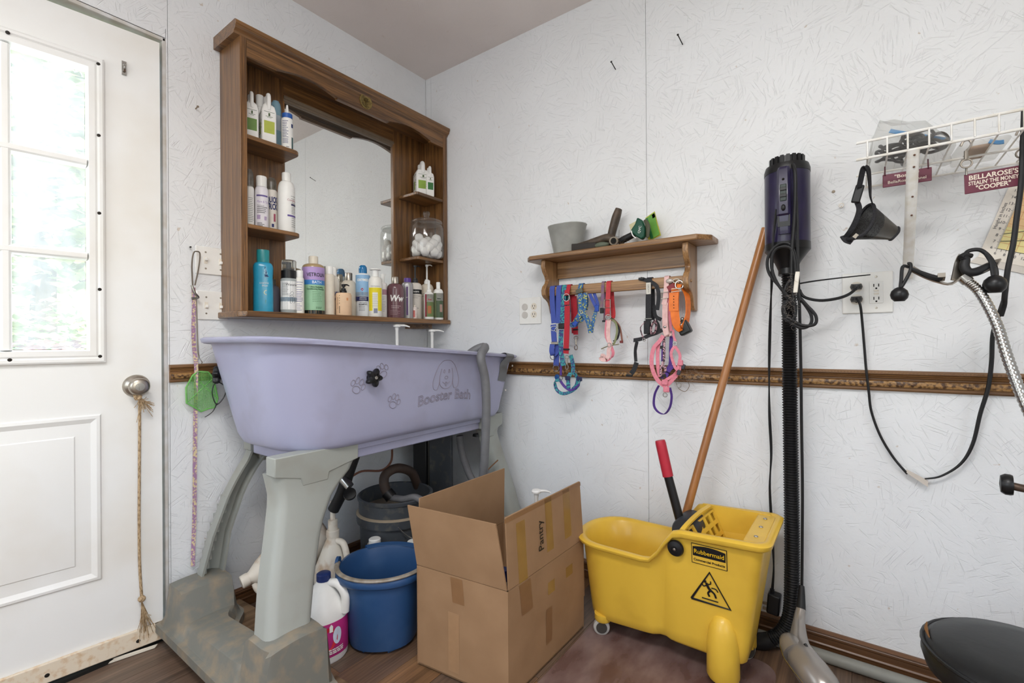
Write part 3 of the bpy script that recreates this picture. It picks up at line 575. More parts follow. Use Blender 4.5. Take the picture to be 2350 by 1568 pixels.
bottle('bath_bottle', 'large green and purple labelled VETROLIN BATH bottle', .1, (-0.7407,0.0438,0.2447), SB+.001, 'amber_liquid', .80, .87, .0165, 'plain', .0185, cream, labels=[(.58, .80, C('b79ad0', .4), -1.5, 1.5), (.50, .58, C('3f86c8', .4), -1.5, 1.5), (.07, .50, C('9cc7a2', .4), -1.5, 1.5), (.0, .07, C('1c1f1e', .3), -3.1, 3.1)], prints=[('VETROLIN', .021, .665, C('1e2a24', .5), .012, .0004), ('BATH', .0155, .54, C('dfeaf6', .5), .014, .0003), ('Ultra-Hydrating', .0085, .46, C('2a5a3a', .5), .013, .0003), ('Conditioning Shampoo', .0085, .425, C('2a5a3a', .5), .011, .0003)], fine=[(.22, .38, 7, -.1, .9, C('5f8a66', .5), .0014), (.1, .12, 2, .2, .9, C('2a5a3a', .5), .0018)])
bottle('lotion_bottle', 'tall cream bottle with white cap right of the green bath bottle', .11, (-0.6736,0.0218,0.2100), SB+.001, cream, .80, .84, .0135, 'plain', .0155, W_)
bottle('shampoo_bottle', 'white bottle with dark blue letters in the bottom row, half hidden', .06, (-0.6203,0.0245,0.2177), SB+.001, C('ebe4d8', .4), .68, .82, .011, 'plain', .0125, W_, prints=[('QUICK', .024, .45, navy, .004, .001), ('TRICK', .024, .34, navy, .004, .001)])
tp_ = bottle('peach_jar', 'squat peach jar with black pump in front of a silver-cap bottle', .135, (-0.6211,0.0331,0.0944), SB+.001, C('eac6a2', .5), .95, .99, .03, None, fine=[(.3, .8, 9, -.95, -.7, C('9a6a50', .5), .0022), (.12, .4, 7, -.6, -.45, C('3a2a22', .5), .003), (.55, .9, 4, -.58, -.48, C('5a4a40', .5), .004)], labels=[(.68, .8, C('dd9a6a', .5), .35, .6)])
yj, rj, hj = (-0.6211,0.0331,0.0944); pump(None, tp_, hj, blk, .0135, .012, .024, 1.3)
bottle('lotion_bottle', 'big cream bottle with brushed silver cap behind the peach jar', .052, (-0.5381,0.0360,0.2026), SB+.001, C('d9d0c0', .32), .62, .83, .014, 'plain', .0165, 'satin_nickel')
bottle('medicated_bottle', 'blue and white OXYMED shampoo bottle with red cross and blue dome cap', .10, (-0.4959,0.0316,0.2392), SB+.001, C('e9eef2', .35), .76, .84, .0165, 'dome', .0185, C('1f74ac', .22, 0, 0, .4), waist=[(.30, .92), (.5, .93), (.65, 1.0)], labels=[(.40, .80, C('8fb8dc', .4), -1.57, 1.57), (.40, .47, C('d4e2ee', .4), -1.57, 1.57), (.305, .385, C('242a5e', .4), -1.57, 1.57)], prints=[('OXYMED', .0155, .70, txtw, 0, .0006), ('ANTI-ITCH', .0065, .36, txtw, 0), ('MEDICATED', .0065, .33, txtw, 0), ('OATMEAL', .008, .27, gry, 0), ('SHAMPOO', .008, .235, C('3a3a44', .5), 0, .0002), ('+', .022, .515, C('c02a34', .5), -.003, .0014)], fine=[(.12, .2, 4, -.6, .4, C('5a5a66', .5), .0016)])
bottle('lotion_bottle', 'white bottle with broad cap and bright yellow label', .152, (-0.4665,0.0308,0.2196), SB+.001, C('f0ece4', .4), .70, .84, .0135, 'disc', .0145, W_, labels=[(.12, .60, C('ecd821', .45), -1.1, 1.1), (.05, .5, C('e8e6da', .45), -.42, .35), (.07, .17, C('55608a', .45), -.25, .3)], prints=[('Chlorhexiderm', .007, .63, gry, 0)], fine=[(.2, .45, 8, -.5, .5, C('8a8a80', .5), .0013)])
bottle('slim_bottle', 'narrow white bottle with mauve band beside the plum bottle', .11, (-0.3903,0.0191,0.2099), SB+.001, C('ece8e4', .4), .74, .80, .007, 'plain', .0075, W_, labels=[(.52, .64, C('b48a96', .45), -1.6, 1.6)], fine=[(.15, .48, 10, -.9, .9, gry, .0015)])
bottle('shampoo_bottle', 'plum bottle with large white brushed letters and silver cap', .13, (-0.3320,0.0411,0.1997), SB+.001, C('6e4a50', .25, 0, 0, .4), .70, .84, .013, 'plain', .0155, 'satin_nickel', foot=.98, prints=[('Ww', .042, .46, txtw, .006, .0012, .2)], fine=[(.24, .28, 2, -.5, .7, C('cbb4b4', .5), .0022), (.08, .18, 5, -.6, .6, C('a98a8c', .5), .0016)])
bottle('shampoo_bottle', 'silver bottle with purple label and purple flip cap', .125, (-0.2507,0.0277,0.2023), SB+.001, C('a9a7a8', .3, .4), .82, .90, .0155, 'oval', .0175, C('5a3a90', .35), power=2.4, foot=.98, labels=[(.08, .78, C('54306a', .4), -1.3, .1)], prints=[('Silver', .0085, .52, txtw, -.008)], fine=[(.3, .46, 4, -1.0, -.2, C('b4a0c4', .5), .0016)])
bottle('sample_bottle', 'tiny white bottle with red print between taller bottles', .145, (-0.2225,0.0118,0.0699), SB+.001, C('e6d8d0', .4), .7, .85, .0035, 'plain', .004, cream, labels=[(.1, .6, C('c46a62', .45), -.9, .2)])
bottle('shampoo_bottle', 'white bottle with black band and black pump at the back of the bottom shelf', .085, (-0.1636,0.0344,0.2851), SB+.001, C('e9e2d8', .4), .58, .67, .0125, 'pump', .0145, C('26282c', .4), labels=[(.46, .54, C('141416', .4), -.9, 1.3)], prints=[('Generic', .012, .50, txtw, .002, .0003), ('CONDITIONING', .007, .42, gry, .002), ('Shampoo', .007, .39, gry, .002), ('DOGS', .01, .2, gry, .004)], ang=1.8)
bottle('shampoo_bottle', 'cream bottle with script lettering and white pump in the right corner', .085, (-0.0805,0.0355,0.3004), SB+.001, cream, .52, .64, .0135, 'pump', .0155, W_, fine=[(.08, .40, 3, -.3, -.1, C('4a3a3a', .5), .012), (.42, .46, 2, -.8, .6, gry, .0016)], ang=1.5)
bottle('spray_bottle', 'small white spray bottle with red stripe and picture label', .158, (-0.1368,0.0243,0.2002), SB+.001, C('f0eeea', .4), .62, .70, .009, 'spray', .0115, W_, labels=[(.06, .64, C('6a7a4a', .5), -.5, 1.4), (.06, .64, C('962c3e', .5), -.9, -.5), (.44, .64, C('e9e4de', .5), -.5, 1.4), (.14, .34, C('b06a3c', .5), -.3, .5)], prints=[('Shine', .009, .50, C('a8323e', .5), .004, .0005)])
bottle('conditioner_bottle', 'small white bottle with olive stripe at the right end of the bottom shelf', .160, (-0.0716,0.0261,0.1974), SB+.001, C('f0eeea', .4), .70, .82, .009, 'plain', .0105, W_, labels=[(.05, .70, C('4c5e44', .5), -.4, 1.4), (.05, .70, C('77825e', .5), -1.1, -.4), (.5, .70, C('e9e4de', .5), -.4, 1.4), (.2, .4, C('b09084', .5), .3, .9)], prints=[('Shine', .009, .55, C('2c3a2a', .5), .004, .0005)])
# upper right shelf and jar
jug('handled_jug', 'white handled jug with green label on the upper right shelf', .085, (-0.1149,0.0362,0.1807), SZ1+.001, '8fae48', .25)
jug('handled_jug', 'smaller white jug with dark green label in the upper right corner', .13, (-0.1016,0.0203,0.1561), SZ1+.001, '3f7a46', .3)
jy, jr = -.126, .087; jx = .132; jz = SZ2+.001
m_, N_, L_, b_ = mk('jar_glass'); g_ = N_.new('ShaderNodeBsdfGlass'); g_.inputs['IOR'].default_value = 1.1; g_.inputs['Color'].default_value = (.95, .96, .95, 1); gg_ = N_.new('ShaderNodeBsdfGlossy'); gg_.inputs['Roughness'].default_value = .05
t_ = N_.new('ShaderNodeBsdfTransparent'); t_.inputs[0].default_value = (.93, .94, .93, 1); fz = N_.new('ShaderNodeLayerWeight'); fz.inputs[0].default_value = .2; fm2 = N_.new('ShaderNodeMath'); fm2.operation = 'MULTIPLY_ADD'; fm2.inputs[1].default_value = .5; fm2.inputs[2].default_value = .04; L_.new(fz.outputs['Facing'], fm2.inputs[0]); mm = N_.new('ShaderNodeMixShader'); L_.new(fm2.outputs[0], mm.inputs[0]); L_.new(t_.outputs[0], mm.inputs[1]); L_.new(gg_.outputs[0], mm.inputs[2]); dd_ = N_.new('ShaderNodeBsdfTranslucent'); m3_ = N_.new('ShaderNodeMixShader'); m3_.inputs[0].default_value = .07; L_.new(mm.outputs[0], m3_.inputs[1]); L_.new(dd_.outputs[0], m3_.inputs[2]); L_.new(m3_.outputs[0], N_['Material Output'].inputs[0])
jar = thing('glass_jar', 'clear glass canister with knobbed lid, half full of cotton balls', 'jar', (jx, jy, jz), 0, world=False); jar.scale = (1, 1, 1.17)
ob(B().lathe([(.001, 0), (jr*.86, 0), (jr*.97, .006), (jr, .02), (jr, .13), (jr*.96, .142), (jr*.86, .149), (jr*.85, .155)], 40), 'body', 'jar_glass', jar, angle=60)
ob(B().lathe([(jr*.90, .150), (jr*.95, .154), (jr*.95, .160), (jr*.90, .165), (jr*.55, .174), (.016, .179), (.014, .186), (.019, .192), (.020, .202), (.016, .208), (.001, .209)], 40), 'lid', 'jar_glass', jar, angle=60)
pm('cotton', 'f6f2f0', .95, var=.04, bump=.4, bscale=150)
rg = random.Random(5); k = 0
pos = []
for lay in range(4):
    for i in range(9):
        a = i*2*pi/7+lay*.4; rad = .056 if i < 7 else .02
        if lay == 3 and i % 2: continue
        pos.append((jx+rad*cos(a), jy+rad*sin(a), jz+.024+lay*.023+rg.random()*.004, .0225+rg.random()*.003))
for i, (x, y, z, r) in enumerate(pos):
    b = B().ball((0, 0, 0), r, 12, 8); b.v = [tuple(Vector(p)*(1+.12*(rg.random()-.5))) for p in b.v]; b.xf(Matrix.Translation((x, y, z)))
    tag(ob(b, 'cotton_ball', 'cotton', None, angle=80), 'white cotton ball inside the clear glass canister', 'cotton ball', 'cotton balls in the glass canister')

# ------------------------------------------------------------------ dog bath
pm('tub_lavender', 'a9aac5', .34, col2='9c9ab0', scale=6, lo=.55, hi=.85, bump=.04, bscale=120, coat=.1); pm('tub_mark', '8f8896', .6, var=.05)
pm('tub_grey', 'a0a39d', .42, col2='938f82', scale=7, lo=.5, hi=.85, bump=.05, bscale=90)
pm('foot_grey', '7b7b74', .5, col2='988a76', scale=22, lo=.45, hi=.72, bump=.15, bscale=60, detail=6); pm('hose_grey', '77777a', .5, var=.08); pm('hose_brown', '4a3b33', .6, var=.15)
pm('pine_dirty', '8f7458', .75, col2='5c4632', scale=25, stretch=(1, .1, 1), lo=.35, hi=.65)
ZB = .682
def rimz(y): return 1.046-.073*(y+1.17)
def tub_ring(t, out=0, zoff=0, n=7, inner=False):
    """outline at height fraction t: big radii at the left end, tight ones at the right"""
    x0, x1 = .10-.03*t-out, .600+.032*t+out; y0, y1 = -1.095-.075*t-out, -.108+.07*t+out
    rl, rr_ = .175-.03*t+out, .045+out; P = []
    for cx, cy, r, a0 in ((x1-rr_, y1-rr_, rr_, 0), (x0+rr_, y1-rr_, rr_, pi/2), (x0+rl, y0+rl, rl, pi), (x1-rl, y0+rl, rl, 1.5*pi)):
        for i in range(n+1):
            a = a0+pi/2*i/n; x = cx+r*cos(a); y = cy+r*sin(a); P.append((x, y, ZB+(rimz(y)-ZB)*t+zoff))
    return P
tub = thing('dog_bath', 'lavender plastic dog grooming tub on curved grey legs', 'tub', (.35, -.6, .045))
rings = []
for e, z in ((-.05, 0), (-.02, .001), (-.008, .006), (-.001, .018)):
    rings.append([(x, y, zz+z) for x, y, zz in tub_ring(0, e)])
rings += [tub_ring(t) for t in (.1, .25, .4, .55, .7, .85, .95)]
rings += [tub_ring(.955, .004), tub_ring(.945, .020), tub_ring(.955, .028), tub_ring(.985, .028), tub_ring(1, .018), tub_ring(1, .0), tub_ring(.98, -.012), tub_ring(.6, -.02), tub_ring(.25, -.03), tub_ring(.16, -.06), tub_ring(.14, -.1)]
ob(B().loft(rings), 'basin', 'tub_lavender', tub, angle=55)
# skirt under the basin
ob(B().loft([[(x, y, z) for x, y in ((.56, -.94), (.56, -.195), (.13, -.195), (.13, -.985), (.19, -1.03), (.45, -1.03))] for z in (.632, .682)]), 'skirt', 'tub_lavender', tub, bevel=.004)
ob(B().loft([[(x, y, z) for x, y in ((.568, -.94), (.568, -.19), (.122, -.19), (.122, -.98), (.18, -1.025), (.44, -1.025))] for z in (.662, .684)]), 'skirt_step', 'tub_lavender', tub, bevel=.003)
def chan(z, xo, xi, y0, y1, t=.008, rd=.028):
    """U-shaped leg section, broad plate at xo with rounded edges, open towards xi"""
    s = 1 if xo > xi else -1; rd = min(rd, (y1-y0)*.45); P = []
    P.append((xi, y0, z))
    for i in range(5): a = pi/2*i/4; P.append((xo-s*rd+s*rd*sin(a), y0+rd-rd*cos(a), z))
    for i in range(5): a = pi/2*i/4; P.append((xo-s*rd+s*rd*cos(a), y1-rd+rd*sin(a), z))
    P.append((xi, y1, z)); P.append((xi, y1-t, z)); P.append((xo-s*t, y1-t, z)) if False else None
    P += [(xo-s*rd, y1-t, z), (xo-s*t*1.5, y1-rd, z), (xo-s*t*1.5, y0+rd, z), (xo-s*rd, y0+t, z), (xi, y0+t, z)]
    return P
def x1f(z): return .575+.12*max(0, (.6-z)/.4)**1.2
def x0b(z): return .105-.075*max(0, (.6-z)/.4)**1.2
def lerp(tab, z):
    tab = sorted(tab)
    if z <= tab[0][0]: return tab[0][1:]
    for a, b in zip(tab[:-1], tab[1:]):
        if z <= b[0]: k = (z-a[0])/(b[0]-a[0]); k = k; return tuple(p+(q-p)*k for p, q in zip(a[1:], b[1:]))
    return tab[-1][1:]
legs = (('FL', [(.15, -1.232, -1.09), (.21, -1.23, -1.10), (.34, -1.199, -1.057), (.465, -1.161, -1.009), (.55, -1.139, -.955), (.585, -1.136, -.91), (.61, -1.143, -.878), (.64, -1.149, -.868)], x1f, -.075),
        ('BL', [(.12, -1.175, -1.085), (.20, -1.165, -1.087), (.35, -1.14, -1.078), (.49, -1.10, -1.043), (.56, -1.068, -1.01), (.62, -1.03, -.965), (.66, -1.02, -.87)], x0b, .062),
        ('FR', [(.15, -.128, -.042), (.22, -.131, -.046), (.37, -.137, -.046), (.51, -.16, -.070), (.61, -.172, -.088), (.66, -.24, -.06)], x1f, -.06),
        ('BR', [(.15, -.128, -.042), (.22, -.131, -.046), (.37, -.137, -.046), (.51, -.16, -.070), (.61, -.172, -.088), (.66, -.24, -.06)], x0b, .062))
for n_, tab, xf_, d in legs:
    zs = [.13+(.635-.13)*i/16 for i in range(17)]
    ob(B().loft([chan(z, xf_(z), xf_(z)+d, *lerp(tab, z)) for z in zs]), 'leg', 'tub_grey', tub, angle=50)
    y0, y1 = lerp(tab, .645); xo = xf_(.66); s = 1 if d < 0 else -1
    P = [(y0-.001, .69), (y0-.001, .634), (y0+(y1-y0)*.28, .614), (y0+(y1-y0)*.30, .590), (y0+(y1-y0)*.60, .590), (y0+(y1-y0)*.62, .614), (y1+.001, .636), (y1+.001, .69)]
    ob(B().prism(P, lambda u, v, dd: (dd, u, v), xo-s*.05, xo+s*.003), 'leg_collar', 'tub_grey', tub, bevel=.003)
# ribs inside the rear left leg
for z in [.2+.032*i for i in range(9)]:
    y0, y1 = lerp(legs[1][1], z); ob(B().box(x0b(z)+.012, x0b(z)+.05, y0+.008, y0+.024, z, z+.028), 'rib', 'tub_grey', tub, smooth=False)
# feet
def foot(y0, y1, sgn):
    """moulded floor piece joining a front and a rear leg: flange, body and two raised sockets"""
    b = B(); nx, ny = 44, 20; xa, xb = .012, .765
    def sm(a, b_, v): k = max(0, min(1, (v-a)/(b_-a))); return k*k*(3-2*k)
    def zf(x, y):
        w_ = .055*sm(.16, .26, x)*sm(.62, .50, x); e = min(x-xa, xb-x, y-y0, y1-w_-y); h = sm(.016, .034, e)
        mid = .052+.012*sin((x-.35)*6)
        sock = .125*max(sm(.20, .14, x), sm(.57, .60, x))*sm(.018, .03, e)
        return .078+h*mid*(1-.25*abs((y-(y0+y1)/2)/(y1-y0)*2)**2)*1.0+max(0, sock-.03*h)
    rnd = .05
    def pt(i, j):
        x = xa+(xb-xa)*i; w_ = .055*sm(.16, .26, x)*sm(.62, .50, x); c_ = .03*sm(.66, xb, x)**2; y = y0+c_+(y1-w_-c_*.6-y0-c_)*j; return (x, y, zf(x, y))
    b.grid(pt, nx, ny)
    nv = ny+1
    edge = [i*nv for i in range(nx+1)]+[nx*nv+j for j in range(1, nv)]+[i*nv+ny for i in range(nx-1, -1, -1)]+[j for j in range(ny-1, 0, -1)]
    o = len(b.v); n = len(edge)
    for k in edge: x, y, z = b.v[k]; b.v.append((x, y, .05))
    for k in range(n): b.f.append((edge[k], edge[(k+1) % n], o+(k+1) % n, o+k))
    b.f.append(tuple(o+k for k in range(n)))
    return b
ob(foot(-1.275, -1.055, 1), 'foot', 'foot_grey', tub, angle=45); ob(foot(-.19, -.012, 1), 'foot', 'foot_grey', tub, angle=45)
# star knobs
def star(c, M, r=.033):
    P = []
    for i in range(60):
        a = 2*pi*i/60; q = r*(.80+.2*cos(5*a)); P.append((q*cos(a), q*sin(a)))
    b = B(); rings = [[(x*k, y*k, z) for x, y in P] for k, z in ((.86, .012), (.98, .015), (1, .020), (.98, .026), (.85, .031), (.45, .033), (.42, .030))]
    b.loft(rings); b.lathe([(.001, 0), (.015, 0), (.014, .013), (.001, .014)], 18)
    b.xf(Matrix.Translation(c) @ M); return b
yk, zk = -.85, .909; tk = (zk-ZB)/(rimz(yk)-ZB)
kp = (.600+.032*tk, yk, zk); kn = ob(star(kp, Matrix.Rotation(pi/2, 4, 'Y') @ Matrix.Rotation(.2, 4, 'Z')), 'star_knob', 'black_plastic', tub)
ob(B().lathe([(.001, 0), (.006, 0), (.006, .003), (.001, .004)], 12).xf(Matrix.Translation((kp[0]+.030, yk, zk)) @ Matrix.Rotation(pi/2, 4, 'Y')), 'bolt', 'chrome', kn)
kc = (0.14,-1.118,0.914)
ob(star((kc[0], kc[1]+.012, kc[2]), Matrix.Rotation(-.5, 4, 'Z') @ Matrix.Rotation(pi/2, 4, 'X') @ Matrix.Rotation(.3, 4, 'Z')), 'star_knob', 'black_plastic', tub)
ob(B().lathe([(.001, 0), (.022, 0), (.022, .006), (.001, .007)], 18).xf(Matrix.Translation((kc[0]+.012, kc[1]+.018, kc[2]-.004)) @ Matrix.Rotation(-.5, 4, 'Z') @ Matrix.Rotation(pi/2, 4, 'X')), 'washer', 'black_plastic', tub)
ob(B().box(-.005, .005, -.004, .004, 0, .05).xf(Matrix.Translation((kc[0]+.012, kc[1]+.002, kc[2]+.012)) @ Matrix.Rotation(.12, 4, 'Y')), 'white_clip', 'white_plastic', tub, bevel=.001)
# raised marks on the front: paw prints, dog head, name
def face(y, z, e=.0008):
    t = (z-ZB)/(rimz(y)-ZB); return (.600+.032*t+e, y, z)
def lead(P, r=.0012, k=5, closed=True):
    b = B(); b.tube([face(y, z) for y, z in P], r, 5, k, closed); return b
def oval(cy, cz, ry, rz, rot=0, n=10):
    return [(cy+ry*cos(a)*cos(rot)-rz*sin(a)*sin(rot), cz+ry*cos(a)*sin(rot)+rz*sin(a)*cos(rot)) for a in [2*pi*i/n for i in range(n)]]
for cy, cz, rt in ((-.803, .925, .5), (-.899, .882, -.4), (-.745, .815, -.35)):
    b = B(); s = .9
    def rp(u, v): return (cy+(u*cos(rt)-v*sin(rt))*s, cz+(u*sin(rt)+v*cos(rt))*s)
    for u, v, a, c in ((0, -.012, .017, .013), (-.024, .006, .008, .011), (-.009, .020, .008, .012), (.009, .020, .008, .012), (.024, .006, .008, .011)):
        q = rp(u, v); P = oval(q[0], q[1], a*s, c*s, rt)
        b.tube([face(y, z) for y, z in P], .0011, 5, 3, True)
    ob(b, 'paw_print', 'tub_mark', tub, kind='stuff')
LY, LZ = -.488, .893
b = B(); k = .95
for P, cl in (([(-.045, .045), (-.06, .02), (-.075, -.02), (-.07, -.05), (-.05, -.055), (-.04, -.03), (-.038, 0), (-.03, .03)], False), ([(.045, .045), (.06, .02), (.075, -.02), (.07, -.05), (.05, -.055), (.04, -.03), (.038, 0), (.03, .03)], False),
              ([(-.045, .045), (-.02, .062), (.02, .062), (.045, .045)], False), ([(-.038, -.01), (-.035, -.035), (-.015, -.052), (.015, -.052), (.035, -.035), (.038, -.01)], False),
              (oval(-.014, .018, .004, .007), True), (oval(.014, .018, .004, .007), True), (oval(0, -.008, .009, .006), True), ([(-.02, -.025), (-.01, -.033), (0, -.027), (.01, -.033), (.02, -.025)], False), ([(-.006, -.032), (0, -.045), (.006, -.032)], False)):
    b.tube([face(LY+y*k, LZ+z*k) for y, z in P], .0013, 5, 5, cl)
ob(b, 'dog_head_relief', 'tub_mark', tub, kind='stuff')
cu = bpy.data.curves.new('lettering', 'FONT'); cu.body = 'Booster Bath'; cu.size = .060; cu.align_x = 'CENTER'; cu.fill_mode = 'NONE'; cu.bevel_depth = .0013; cu.bevel_resolution = 0; cu.resolution_u = 4; cu.space_character = 1.0
o_ = bpy.data.objects.new('lettering', cu); COL.objects.link(o_); me_ = bpy.data.meshes.new_from_object(o_.evaluated_get(bpy.context.evaluated_depsgraph_get()))
b = B().add([(lambda f_: (f_[0]+v.co.z, f_[1], f_[2]))(face(-.483+v.co.x*.93, .797+v.co.y*.95-(v.co.x/.17)**2*.016)) for v in me_.vertices], [tuple(p.vertices) for p in me_.polygons])
bpy.data.objects.remove(o_); bpy.data.meshes.remove(me_); ob(b, 'raised_lettering', 'tub_mark', tub, kind='stuff')
# tape on the rim, rivets
tp = B(); tp.ribbon([face(-.118, .962, -.02), (.655, -.118, .972), (.664, -.118, .955), face(-.12, .925, .004), face(-.122, .885, .003), face(-.128, .845, .002)], .055, .0015, (0, 1, -.15), 4)
ob(tp, 'tape_strip', C('77787a', .35, .3), tub)
for y, z in ((-.052, .912), (-.09, .80)):
    ob(B().lathe([(.001, 0), (.005, 0), (.004, .002), (.001, .003)], 10).xf(Matrix.Translation(face(y, z)) @ Matrix.Rotation(pi/2, 4, 'Y')), 'rivet', C('d8d2c8', .5), tub)
ob(B().lathe([(.001, 0), (.022, 0), (.024, .01), (.001, .014)], 16).xf(Matrix.Translation((0.5,-0.158,0.594)) @ Matrix.Rotation(pi, 4, 'X')), 'drain_knob', 'black_plastic', tub)
# boards under the feet
for lab, bx_ in (('weathered board under the near foot of the dog bath', [(.56, .79, -1.26, -1.035)]), ('weathered board under the rear near corner of the dog bath', [(.03, .30, -1.235, -1.0)]), ('weathered board under the far foot of the dog bath', [(.2, .42, -.19, -.02)])):
    x0, x1, y0, y1 = bx_[0]; tag(ob(B().box(x0, x1, y0, y1, .0, .049).xf(Matrix.Translation(((x0+x1)/2, (y0+y1)/2, 0)) @ Matrix.Rotation(.06, 4, 'Z') @ Matrix.Translation((-(x0+x1)/2, -(y0+y1)/2, 0))), 'wood_board', 'pine_dirty', None, bevel=.003), lab, 'board')
# grey hose over the rim
hz = thing('water_hose', 'grey hose draped over the rim of the dog bath', 'hose', (.665, -.25, .35))
ob(B().tube([(.50, -.33, .80), (.55, -.32, .93), (.60, -.30, .985), (.645, -.275, 1.003), (0.672,-0.336,0.962), (0.678,-0.316,0.87), (0.68,-0.311,0.76), (0.675,-0.312,0.631), (0.66,-0.307,0.481), (0.62,-0.278,0.336), (.60, -.2, .22), (.55, -.22, .1), (.5, -.27, .03)], .0185, 14, 5), 'hose', 'hose_grey', hz)
# pump jugs standing in the tub
def pump_jug(lab, x, y, zb, hb, r, collar, toph, ang, body='ivory_plastic', hl=.06):
    t = thing('pump_jug', lab, 'jug', (x, y, zb), 0, world=False)
    ob(B().lathe([(.001, 0), (r*.95, 0), (r, .006), (r, hb*.62), (r*.9, hb*.74), (.022, hb*.95), (.02, hb), (.001, hb)], 24, power=3), 'body', body, t)
    ob(B().lathe([(.001, 0), (.018, 0), (.018, .022), (.012, .024), (.001, .026)], 18, (0, 0, hb)), 'collar', collar, t)
    zz = hb+.024; hd = toph-hb
    ob(B().lathe([(.001, 0), (.0075, 0), (.0075, hd-.02), (.009, hd-.016), (.009, hd), (.001, hd)], 14, (0, 0, zz)), 'stem', 'white_plastic', t)
    b = B(); z2 = zz+hd-.004
    b.lathe([(.001, 0), (.018, 0), (.019, .006), (.016, .011), (.001, .013)], 16, (0, 0, z2)); b.tube([(0, 0, z2+.006), (cos(ang)*hl*.6, sin(ang)*hl*.6, z2+.006), (cos(ang)*hl, sin(ang)*hl, z2-.001)], [.009, .007, .004], 8, 4, flat=.7)
    ob(b, 'pump_head', 'white_plastic', t)
pump_jug('white pump top of a jug standing in the tub, nearer the mirror middle', .17, -.357, .745, .235, .06, 'white_plastic', .335, .75)
pump_jug('white pump with dark blue collar standing in the tub near the corner', .17, -.128, .745, .225, .06, C('26365e', .4), .315, .75)

# ------------------------------------------------------------------ things under the tub
pm('jug_dirty', 'ded6c8', .45, col2='b08a62', scale=16, lo=.5, hi=.72); pm('bucket_blue', '2c4f7c', .38, col2='3a5a84', scale=9, lo=.5, hi=.8, bump=.03); pm('bucket_black', '474b50', .45, col2='66655f', scale=30, lo=.55, hi=.8); pm('bail_grey', 'a49c90', .45, col2='857a6a', scale=40)
# blue bucket
bx, by = .602, -.785
bb = thing('blue_bucket', 'blue oval plastic bucket with grey handle lying on its rim', 'bucket', (bx, by, 0), radians(38), world=False); bb.scale = (1, 1, .885)
def ov(r, z, sx=1.0, sy=.93, pw=2.3, n=44):
    P = []
    for i in range(n):
        a = 2*pi*i/n; q = (abs(cos(a))**pw+abs(sin(a))**pw)**(-1/pw); P.append((r*sx*q*cos(a), r*sy*q*sin(a), z))
    return P
ob(B().loft([ov(.105, .012), ov(.112, .015), ov(.118, .05), ov(.132, .20), ov(.140, .262), ov(.152, .264), ov(.156, .270), ov(.156, .288), ov(.152, .294), ov(.143, .296), ov(.138, .285), ov(.128, .19), ov(.112, .04), ov(.05, .03)]), 'shell', 'bucket_blue', bb, angle=50)
for a in (.6, 2.2, 3.9, 5.4):
    ob(B().loft([[(.104*cos(a+e)*k, .097*sin(a+e)*k, z) for e, k in ((-.35, 1), (.35, 1), (.35, .8), (-.35, .8))] for z in (0, .016)]), 'foot', 'bucket_blue', bb, bevel=.002)
hd = [(.150*cos(a)*1.03, .141*sin(a)*1.03, .300) for a in [pi*1.02+pi*.98*i/14 for i in range(15)]]
ob(B().tube(hd, .0085, 8, 3, flat=.7), 'bail_handle', 'bail_grey', bb)
for s in (-1, 1):
    ob(B().lathe([(.001, 0), (.020, 0), (.020, .010), (.001, .011)], 16).xf(Matrix.Translation((s*.152, 0, .298)) @ Matrix.Rotation(s*pi/2, 4, 'Y')), 'handle_lug', 'bucket_blue', bb)
ob(B().loft([[(.148*cos(a)*k, .138*sin(a)*k, z) for a in [pi*.30+pi*.4*i/10 for i in range(11)]] for k, z in ((.95, .294), (1.13, .300), (1.15, .292), (1.02, .284))], False, False, False), 'pour_lip', 'bucket_blue', bb)
# black bucket
kx, ky = .354, -.524
bk = thing('black_bucket', 'tall black pail with raised collar and warning label, behind the blue bucket', 'bucket', (kx, ky, 0), 0, world=False)
ob(B().lathe([(.001, .004), (.130, .004), (.133, .0), (.138, .06), (.147, .285), (.158, .287), (.160, .320), (.150, .323), (.1495, .375), (.155, .377), (.156, .388), (.150, .392), (.144, .388), (.142, .30), (.132, .03), (.001, .02)], 40), 'shell', 'bucket_black', bk, angle=40)
rb = B().lathe([(.1585, .318), (.1605, .320), (.155, .326), (.1505, .327)], 40); ob(rb, 'dusty_ring', C('9a8c78', .8), bk)
aa = atan2(CAM.y-ky, CAM.x-kx)
ob(B().tube([(.158*cos(aa+.05), .158*sin(aa+.05), .30), (.172*cos(aa+.3), .172*sin(aa+.3), .26), (.185*cos(aa+.75), .185*sin(aa+.75), .225), (.175*cos(aa+1.3), .175*sin(aa+1.3), .26), (.158*cos(aa+1.7), .158*sin(aa+1.7), .30)], .002, 6, 6), 'bail_wire', 'steel', bk)
ob(B().grid(lambda i, j: (.1445*cos(aa-.32+.55*i), .1445*sin(aa-.32+.55*i), .175+.06*j), 10, 1), 'label', C('17171a', .5), bk)
for s_, z in (('WARNING', .218), ('AVISO', .192)):
    ob(text('! '+s_, .02, lambda u, v: (.1452*cos(aa-.045+u/.145), .1452*sin(aa-.045+u/.145), z+v)), 'print', C('8a8a88', .5), bk, smooth=False, kind='stuff')
